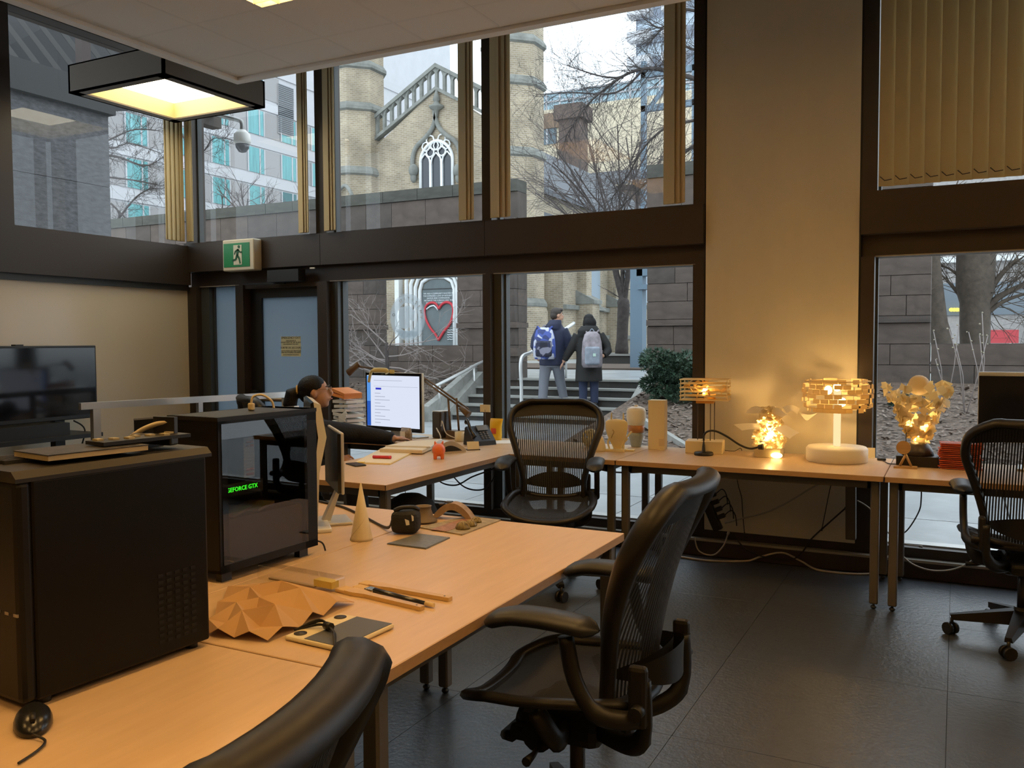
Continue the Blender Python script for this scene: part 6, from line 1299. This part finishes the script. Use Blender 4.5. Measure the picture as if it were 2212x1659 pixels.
cable('grey cord with an inline switch under the flower lamp desk', [H(1990, 1035), H(1990, 1075), H(1985, 1105), H(1960, 1145), H(1935, 1160)], M_BC, .004)
cable('grey cord sagging between desk legs and the chair by the window', [H(1935, 1185), H(1970, 1218), H(2020, 1233), H(2075, 1225), H(2130, 1190)], M_WC, .005)
cable('black cables tangled under the telephone desk', [fy(*s, 4.9) for s in ((935, 1010), (950, 1040), (985, 1048), (1020, 1030), (1060, 1015), (1075, 1005))], M_BC, .005)
cable('black cord looping under the desk by the round topped bin', [fy(*s, 4.9) for s in ((960, 1005), (1000, 1050), (1040, 1058), (1062, 1040), (1070, 1020))], M_BC, .005)
cable('thin grey cord hanging in front of the window sill by the bin', [fy(*s, 5.3) for s in ((868, 1035), (875, 1060), (880, 1095), (884, 1130))], M_BC, .003)
def strip(label, px0, px1, sockets):
    a, b = fy(*px0, 5.66), fy(*px1, 5.66); t = thing('power_strip', label, 'power strip', a); d = b-a; L = d.length; x = Vector((0, 1, 0)); z = d.normalized(); y = z.cross(x); rot = Matrix((y, x, z)).transposed()
    MB().rbox(d/2, (.06, .045, L), .006, rot=rot).build('housing', M_BLACK if sockets else mat('brown grey plastic', (.12, .10, .075), .5), t); MB().tube([(0, 0, 0), -z*.06+Vector((0, 0, .0)), Vector((-.02, .01, .0))-z*.12], .005, 6).build('lead', M_BC, t)
    for k in range(sockets):
        q = d*(.22+.17*k)+y*.035; MB().rbox(q+y*.02, (.05, .03, .03), .005, rot=rot).build('plug', M_BLACK, t); MB().tube(smooth_path([q+y*.045, q+y*.09+Vector((0, 0, .015)), q+y*.12-Vector((0, 0, .03)), q+y*.13-Vector((0, 0, .1))]), .004, 6).build('plug_cord', M_BC, t)
    return t
strip('black power strip hanging with plugs and cords under the desk', (1514, 1056), (1552, 1145), 4)
strip('grey brown adaptor bar hanging at the edge of the cream panel', (1838, 1040), (1838, 1165), 0)
# ================================================================== PEOPLE
M_SKIN = mat('skin', (.52, .29, .19), .55); M_SKIN2 = mat('warm skin', (.50, .27, .16), .55)
M_HAIRB = mat('black hair', (.006, .005, .005), .5, bump=.5, bscale=120, spec=.25); M_HAIR2 = mat('dark brown hair', (.035, .024, .018), .5, bump=.5, bscale=120)
M_NAVY = mat('navy jacket cloth', (.016, .022, .055), .7, bump=.4, bscale=30); M_COAT = mat('black parka cloth', (.012, .011, .010), .75, bump=.4, bscale=25)
M_GREYP = mat('grey trousers', (.17, .18, .21), .85, bump=.3, bscale=40); M_JEAN = mat('dark blue jeans', (.022, .032, .07), .85, bump=.3, bscale=60)
M_EYE = mat('eye white', (.7, .68, .65), .3); M_LIP = mat('lip', (.38, .13, .1), .5)
def V(*a): return Vector(a)
def hand(f, wrist, fwd, side, up, s=1.0, curl=.25):          # palm with five bent fingers; side points to the thumb
    fwd, side, up = V(*fwd).normalized(), V(*side).normalized(), V(*up).normalized(); w_ = V(*wrist)
    f.tube([w_, w_+fwd*.045*s, w_+fwd*.085*s], [.026*s, .037*s, .035*s], 10, sq=(.55, 1), up=up)
    for k, (o, L) in enumerate(((.028, .072), (.0095, .08), (-.0095, .074), (-.027, .06))):
        b = w_+fwd*.08*s+side*o*s; d = fwd.copy(); pts = [b-fwd*.01]; q = b
        for j in range(3): d = (d-up*curl*(j+.4)*.8).normalized(); q = q+d*L*s*(.45, .32, .23)[j]; pts.append(q)
        f.tube(pts, [.0092*s, .0088*s, .008*s, .0062*s], 8)
    b = w_+fwd*.03*s+side*.03*s; f.tube([b-side*.012*s, b+(fwd*.5+side*.8)*.03*s, b+(fwd*.95+side*.75)*.045*s-up*.01, b+(fwd*1.3+side*.6)*.055*s-up*.018], [.012*s, .011*s, .0095*s, .007*s], 8)
def head(f, c, fwd, s=1.0):                                   # skull, jaw, nose, ears as one skin
    c = V(*c); y = V(*fwd).normalized(); x = y.cross(V(0, 0, 1)).normalized(); z = x.cross(y); rot = Matrix((x, y, z)).transposed()
    P = lambda a, b, d: c + x*a*s + y*b*s + z*d*s
    f.ell(P(0, -.012, .03), (.074*s, .094*s, .09*s), rot=rot); f.ell(P(0, .025, -.035), (.056*s, .066*s, .075*s), rot=rot); f.ell(P(0, .05, -.085), (.03*s, .03*s, .024*s), rot=rot)
    f.tube([P(0, .088, .025), P(0, .108, -.012), P(0, .10, -.028)], [.009*s, .014*s, .012*s], 8)
    f.ell(P(0, .093, -.052), (.022*s, .010*s, .008*s), rot=rot)
    for q in (-1, 1): f.ell(P(q*.075, -.005, -.005), (.010*s, .02*s, .032*s), rot=rot)
    return P, rot
def face(P, rot, parent, s=1.0):
    for q in (-1, 1):
        MB().ell(P(q*.032, .083, .018), (.012*s, .007*s, .007*s), 10, 6, rot).build('eye', M_EYE, parent); MB().ell(P(q*.032, .0895, .018), (.005*s, .004*s, .005*s), 8, 6, rot).build('iris', M_BLACK, parent)
        MB().tube([P(q*.016, .093, .038), P(q*.034, .092, .043), P(q*.052, .08, .037)], .004*s, 6).build('eyebrow', M_HAIR2, parent)
    MB().tube([P(-.022, .098, -.052), P(0, .105, -.051), P(.022, .098, -.052)], [.003*s, .005*s, .003*s], 6).build('mouth', M_LIP, parent)
# ------------------------------------------------------------------ walker in navy jacket; local x = right, y = forward
def place_person(label, px, py, Y, zf, rz):
    p = fy(px, py, Y); return thing('person', label, 'person', (p.x, Y, zf), R(rz))
ZS = PZ-.152*3
t = place_person('person in a navy jacket and grey trousers climbing the stairs', 1192, 870, 14.27, ZS, 27-8)
body = MB()
P, rot = head(body, (.10, .05, 1.625), (.92, .38, -.04), 1.05); body.tube([(.06, .0, 1.42), (.085, .02, 1.55)], [.06, .055], 12)
body.loft([((0, 0, .84), .16, .11, 0), ((.0, 0, 1.1), .16, .11, 0), ((.02, 0, 1.36), .19, .11, 0), ((.05, 0, 1.45), .08, .07, 0)], 16)
for s, kx, fx_, ky, fy__ in ((-1, -.14, -.16, -.02, -.06), (1, .13, .21, .10, .13)): body.tube([(s*.09, 0, .86), (kx, ky, .48), (fx_, fy__, .09)], [.085, .06, .045], 12)
for s in (-1, 1): body.tube([(s*.2, 0, 1.36), (s*.29, .02, 1.12), (s*.26, .14, .95)], [.06, .048, .04], 10)
hand(body, (.26, .15, .94), (.0, .3, -1), (-1, 0, 0), (.6, .3, .3), 1.0); hand(body, (-.26, .15, .94), (0, .3, -1), (1, 0, 0), (-.6, .3, .3), 1.0)
b_o = blob('body', body, .011, M_SKIN, t, 2); face(P, rot, t, 1.05)
jk = MB(); jk.loft([((.01, 0, .73), .235, .17, 0), ((.01, 0, .95), .235, .165, 0), ((.02, 0, 1.18), .245, .17, 0), ((.03, 0, 1.34), .25, .155, 0), ((.04, .0, 1.44), .16, .13, 0), ((.05, .0, 1.50), .115, .12, 0)], 24)
jk.loft([((.03, -.06, 1.38), .15, .12, 0), ((.05, -.05, 1.47), .135, .13, 0), ((.075, -.03, 1.55), .105, .11, 0)], 18)
for s in (-1, 1): jk.tube([(s*.2, 0, 1.37), (s*.29, .0, 1.2), (s*.315, .01, 1.08), (s*.27, .13, .97)], [.095, .085, .078, .062], 14)
blob('jacket', jk, .014, M_NAVY, t, 4)
tr_ = MB(); tr_.loft([((0, 0, .70), .19, .135, 0), ((0, 0, .80), .18, .13, 0), ((0, 0, .92), .16, .12, 0)], 18)
tr_.tube([(-.09, 0, .80), (-.12, .0, .62), (-.14, -.02, .46), (-.155, -.05, .20), (-.165, -.06, .05)], [.118, .105, .092, .085, .088], 14); tr_.tube([(.09, 0, .80), (.12, .06, .62), (.14, .10, .46), (.185, .12, .24), (.21, .13, .10)], [.118, .105, .092, .08, .08], 14); blob('trousers', tr_, .012, M_GREYP, t, 3)
for x, y, z in ((-.165, -.02, .0), (.215, .17, .0)): MB().rbox((x, y, z+.05), (.095, .27, .10), .04, seg=3).build('shoe', mat('grey running shoe', (.10, .085, .11), .6), t)
hr_ = MB(); hr_.ell(P(0, -.025, .05), (.086, .105, .095), rot=rot); hr_.ell(P(0, -.06, .0), (.08, .07, .085), rot=rot); hr_.ell(P(0, .05, .1), (.07, .05, .035), rot=rot); blob('hair', hr_, .008, M_HAIR2, t, 2)
# patterned blue backpack worn by the navy jacket person
m0 = t.matrix_basis.copy(); loc = t.location; m0 = Matrix.Translation(loc) @ Matrix.Rotation(R(27-8), 4, 'Z')
def pack(label, off, rz, w_, d_, h_, m_main, m_low, extra):
    q = m0 @ V(*off); b = thing('backpack', label, 'backpack', q, R(19+rz))
    f = MB(); f.loft([((0, 0, -h_*.5), w_*.42, d_*.4, 0), ((0, 0, -h_*.42), w_*.5, d_*.52, 0), ((0, -.01, -h_*.1), w_*.5, d_*.56, 0), ((0, 0, h_*.2), w_*.46, d_*.5, 0), ((0, .01, h_*.42), w_*.36, d_*.42, 0), ((0, .02, h_*.5), w_*.2, d_*.25, 0)], 20); f.build('sack', m_main, b)
    f = MB(); f.rbox((0, -d_*.5, -h_*.17), (w_*.72, d_*.38, h_*.5), .035, seg=3); f.build('front_pocket', m_low, b)
    for s in (-1, 1): MB().tube(smooth_path([(s*w_*.22, d_*.2, h_*.45), (s*w_*.36, d_*.62, h_*.52), (s*w_*.44, d_*1.1, h_*.34)]), .022, 6, sq=(1, .4)).build('strap', m_main, b)
    MB().tube(smooth_path([(-.05, .03, h_*.47), (0, .03, h_*.57), (.05, .03, h_*.47)]), .008, 6).build('grab_loop', m_low, b); extra(b); return b
def pattern(name, base, alt):
    m = mat(name, base, .6); n = m.node_tree; p_ = n.nodes['Principled BSDF']; v = n.nodes.new('ShaderNodeTexVoronoi'); v.inputs['Scale'].default_value = 13; tc = n.nodes.new('ShaderNodeTexCoord'); n.links.new(tc.outputs['Object'], v.inputs['Vector'])
    r_ = n.nodes.new('ShaderNodeValToRGB'); r_.color_ramp.interpolation = 'CONSTANT'; r_.color_ramp.elements[0].color = (*base, 1); r_.color_ramp.elements[1].position = .72; r_.color_ramp.elements[1].color = (*alt, 1); e = r_.color_ramp.elements.new(.5); e.color = (*[c*.45 for c in base], 1)
    s = n.nodes.new('ShaderNodeSeparateColor'); n.links.new(v.outputs['Color'], s.inputs[0]); n.links.new(s.outputs[0], r_.inputs[0]); n.links.new(r_.outputs[0], p_.inputs['Base Color']); return m
pack('blue backpack with a white and dark blocky pattern', (-.10, -.30, 1.13), 0, .40, .24, .56, pattern('blue block pattern', (.05, .085, .34), (.5, .52, .6)), pattern('dark blue block pattern', (.02, .024, .06), (.2, .2, .26)), lambda b: None)
# ------------------------------------------------------------------ walker in black parka
t = place_person('person in a black parka reaching toward the navy jacket', 1272, 880, 14.25, ZS, 27)
body = MB(); P, rot = head(body, (.0, .06, 1.50), (-.35, .92, -.1), 1.0); body.tube([(0, .0, 1.3), (0, .03, 1.43)], [.05, .048], 12)
body.loft([((0, 0, .78), .15, .10, 0), ((0, 0, 1.0), .14, .1, 0), ((0, 0, 1.26), .17, .1, 0), ((0, 0, 1.33), .07, .06, 0)], 16)
for s in (-1, 1): body.tube([(s*.085, 0, .8), (s*.095, .03, .45), (s*.10, .02, .09)], [.08, .058, .042], 12)
body.tube([(-.17, 0, 1.27), (-.31, .04, 1.02), (-.44, .10, .80)], [.055, .045, .036], 10); body.tube([(.17, 0, 1.27), (.30, -.04, 1.0), (.22, -.17, .90)], [.055, .045, .036], 10)
hand(body, (-.445, .10, .79), (-.45, .15, -.9), (.3, .9, 0), (-.8, 0, .4), .95); hand(body, (.225, -.17, .90), (-.75, -.35, .1), (0, 0, 1), (.2, -.9, .1), .95, .45)
blob('body', body, .011, M_SKIN, t, 2); face(P, rot, t)
ck = MB(); ck.loft([((.0, 0, .46), .24, .19, 0), ((0, 0, .62), .235, .185, 0), ((0, 0, .86), .22, .17, 0), ((0, 0, 1.08), .225, .165, 0), ((0, 0, 1.24), .235, .15, 0), ((0, 0, 1.33), .15, .13, 0), ((0, -.01, 1.39), .12, .12, 0)], 24)
ck.loft([((0, -.07, 1.25), .19, .11, 0), ((-.01, -.08, 1.35), .20, .13, 0), ((0, -.06, 1.43), .14, .11, 0)], 18)
ck.tube([(-.18, 0, 1.27), (-.27, .02, 1.1), (-.34, .05, .98), (-.425, .09, .83)], [.10, .085, .075, .058], 14); ck.tube([(.18, 0, 1.27), (.30, -.02, 1.1), (.325, -.06, .99), (.245, -.16, .91)], [.10, .088, .08, .06], 14); blob('parka', ck, .014, M_COAT, t, 4)
jn = MB()
for s in (-1, 1): jn.tube([(s*.085, 0, .8), (s*.092, .02, .6), (s*.097, .03, .42), (s*.10, .02, .07)], [.11, .095, .08, .068], 14)
blob('jeans', jn, .012, M_JEAN, t, 3)
for s in (-1, 1): MB().rbox((s*.10, .05, .045), (.09, .25, .09), .035, seg=3).build('boot', M_BLACK, t)
hr_ = MB(); hr_.ell(P(0, -.02, .05), (.092, .11, .095), rot=rot); hr_.ell(P(0, -.06, -.02), (.118, .09, .115), rot=rot); hr_.ell(P(0, -.07, -.10), (.125, .075, .075), rot=rot); hr_.ell(P(.06, .02, -.03), (.035, .06, .09), rot=rot); hr_.ell(P(-.06, .02, -.03), (.035, .06, .09), rot=rot); blob('hair', hr_, .008, M_HAIRB, t, 2)
m0 = Matrix.Translation(t.location) @ Matrix.Rotation(R(27), 4, 'Z')
def patch(b): MB().box((.03, -.205, -.09), (.05, .004, .05)).build('reflective_patch', mat('pale green patch', (.45, .6, .52), .5), b)
pack('grey and pink worn backpack with a pale patch', (.03, -.285, 1.02), 6, .36, .26, .62, mat('grey pink nylon', (.25, .22, .24), .6, var=.5, vscale=7), mat('grey blue nylon', (.24, .27, .32), .5, var=.25, vscale=9), patch)
# ------------------------------------------------------------------ seated woman
WX = fy(676, 850, 4.90)
t = thing('person', 'seated person in a black sweater with a dark ponytail at the lit monitor', 'person', (-4.12, 4.72, 0), 0)
o0 = V(-4.12, 4.72, 0)
hc = fy(683, 850, 4.90)-o0; fw = V(.86, .5, .10)
body = MB(); P, rot = head(body, hc+V(0, 0, .005), fw, 1.02)
sh_n = fy(706, 912, 4.80)-o0; sh_n.z = .86; nk = V(hc.x-.035, hc.y-.02, .93)
sd = V(.5, -.86, 0)      # toward her right shoulder (camera side)
neck0 = V(hc.x-.04, hc.y-.025, .88); body.tube([neck0, hc+V(-.015, -.01, -.06)], [.055, .05], 12)
hip = V(-.0, .0, .55); shR = neck0+sd*.17+V(0, 0, -.03); shL = neck0-sd*.17+V(0, 0, -.03)
def ring(c, rx, ry): return (c, rx, ry, math.atan2(sd.y, sd.x))
body.loft([ring(hip, .16, .12), ring(hip.lerp(neck0, .4), .15, .11), ring(hip.lerp(neck0, .8), .17, .1), ring(neck0, .07, .06)], 16)
wr = fz(852, 948, .775)-o0; el = fy(778, 938, 5.0)-o0
body.tube([shR, shR.lerp(el, .5), el, el.lerp(wr, .5), wr], [.055, .05, .042, .038, .03], 10)
hd = (fz(905, 948, .755)-o0-wr).normalized(); hand(body, wr, hd, V(-hd.y, hd.x, 0), (0, 0, 1), .95, .22)
wl_ = fz(735, 985, .66)-o0; ell_ = V(-.05, .05, .64); body.tube([shL, shL.lerp(ell_, .6)+V(.02, .02, 0), ell_+V(.2, .0, .0), wl_], [.055, .048, .042, .03], 10); hand(body, wl_, (.9, .0, -.4), (0, .8, .3), (.3, 0, .9), .95, .4)
for s in (-1, 1):
    k = hip+sd*(.09*s)+V(.36, .20, .0); body.tube([hip+sd*.08*s, k, k+V(.02, .03, -.46)], [.08, .06, .042], 12)
blob('body', body, .009, M_SKIN2, t, 2); face(P, rot, t, 1.02)
sw_ = MB(); sw_.loft([ring(hip+V(0, 0, -.06), .19, .16), ring(hip.lerp(neck0, .25), .18, .145), ring(hip.lerp(neck0, .6), .185, .135), ring(hip.lerp(neck0, .85), .19, .12), ring(neck0+V(0, 0, .0), .10, .085), ring(neck0+V(.005, 0, .03), .068, .064)], 22)
sw_.tube([shR, shR.lerp(el, .5)+V(0, 0, .0), el, el.lerp(wr, .6), wr-hd*.01], [.088, .076, .066, .056, .045], 14); sw_.tube([shL, shL.lerp(ell_, .6)+V(.02, .02, 0), ell_+V(.2, 0, 0), wl_+V(-.03, 0, .01)], [.085, .072, .062, .045], 14)
sw_.ell(shR, .085).ell(shL, .085); blob('sweater', sw_, .011, mat('black knit', (.010, .011, .016), .85, bump=.4, bscale=90), t, 3)
tr_ = MB()
for s in (-1, 1):
    k = hip+sd*(.09*s)+V(.36, .20, .0); tr_.tube([hip+sd*.08*s, hip.lerp(k, .5)+sd*.04*s, k, k+V(.01, .02, -.25), k+V(.02, .03, -.43)], [.105, .095, .078, .065, .06], 14)
blob('trousers', tr_, .012, mat('black trousers', (.010, .010, .011), .8), t, 3)
for s in (-1, 1): k = hip+sd*(.09*s)+V(.38, .23, 0); MB().rbox((k.x+.06, k.y+.03, .045), (.24, .09, .09), .035, R(30), seg=3).build('shoe', M_BLACK, t)
hr_ = MB(); hr_.ell(P(0, -.025, .042), (.083, .104, .088), rot=rot); hr_.ell(P(0, -.065, .005), (.072, .06, .075), rot=rot); hr_.tube([P(0, -.12, .03), P(0, -.165, .015), P(0, -.19, -.06), P(0, -.18, -.16)], [.03, .05, .052, .022], 12); blob('hair', hr_, .008, M_HAIRB, t, 2)
MB().tube([P(0, -.125, .03)+rot @ V(.034*math.cos(k*.5236), 0, .034*math.sin(k*.5236)) for k in range(12)], .007, 6, closed=True).build('hair_tie', mat('tan hair tie', (.6, .42, .16), .6), t)
gl = MB()
for q in (-1, 1): gl.tube([P(q*.034+.02*math.cos(k*.63), .102, .014+.016*math.sin(k*.63)) for k in range(10)], .0018, 5, closed=True); gl.tube([P(q*.055, .1, .018), P(q*.072, .05, .022), P(q*.078, -.005, .02)], .002, 5)
gl.tube([P(-.014, .104, .016), P(.014, .104, .016)], .0018, 5); gl.build('glasses', mat('tan frames', (.35, .2, .1), .4), t)
# ------------------------------------------------------------------ round seal on the window glass
a = fy(880, 685, W+.125); t = thing('window_seal', 'pale translucent round seal printed on the window', 'decal', (a.x, W+.126, a.z)); rr = (fy(918, 685, W+.125).x-fy(842, 685, W+.125).x)/2; rv = (fy(880, 634, W+.125).z-fy(880, 736, W+.125).z)/2
def film():
    m = bpy.data.materials.new('frosted film print'); m.use_nodes = True; n = m.node_tree; n.nodes.clear(); o = n.nodes.new('ShaderNodeOutputMaterial'); d = n.nodes.new('ShaderNodeBsdfTranslucent'); d.inputs[0].default_value = (.42, .47, .5, 1); tt = n.nodes.new('ShaderNodeBsdfTransparent'); x = n.nodes.new('ShaderNodeMixShader'); x.inputs[0].default_value = .62; n.links.new(tt.outputs[0], x.inputs[1]); n.links.new(d.outputs[0], x.inputs[2]); n.links.new(x.outputs[0], o.inputs[0]); return m
M_FILM = film(); N = 48
def ringmesh(r0, r1):
    f = MB(); vs_ = []; 
    for k in range(N): c_, s_ = math.cos(2*math.pi*k/N), math.sin(2*math.pi*k/N); vs_ += [V(r0*rr*c_, 0, r0*rv*s_), V(r1*rr*c_, 0, r1*rv*s_)]
    return f.add(vs_, [(2*k, 2*k+1, (2*k+3) % (2*N), (2*k+2) % (2*N)) for k in range(N)])
ringmesh(.60, .96).build('outer_band', M_FILM, t, fixn=False); ringmesh(.975, 1.0).build('rim_line', M_FILM, t, fixn=False)
sh_ = [(-.45, .4), (.1, .5), (.42, .25), (.38, -.2), (.12, -.1), (.15, -.42), (-.1, -.5), (-.42, -.45), (-.5, 0)]
MB().add([V(x*rr, 0, z*rv) for x, z in sh_], [tuple(range(9))]).build('crest', M_FILM, t, fixn=False); MB().add([V(x*rr, -.001, z*rv) for x, z in ((-.7, -.55), (.6, -.62), (.5, -.82), (-.3, -.88))], [(0, 1, 2, 3)]).build('ribbon', M_FILM, t, fixn=False)
for k, ch_ in enumerate('UITISEMV'):
    an = R(118-17*k); text('lettering', ch_, .035, M_CHALK, frame_mat((.78*rr*math.cos(an), -.002, .78*rv*math.sin(an)), (math.sin(an), 0, -math.cos(an)), (math.cos(an), 0, math.sin(an))), t, ext=.0002)
text('lettering', 'O', .035, M_INK, frame_mat((-.78*rr, -.002, .1*rv), (1, 0, 0), (0, 0, 1)), t, ext=.0002)
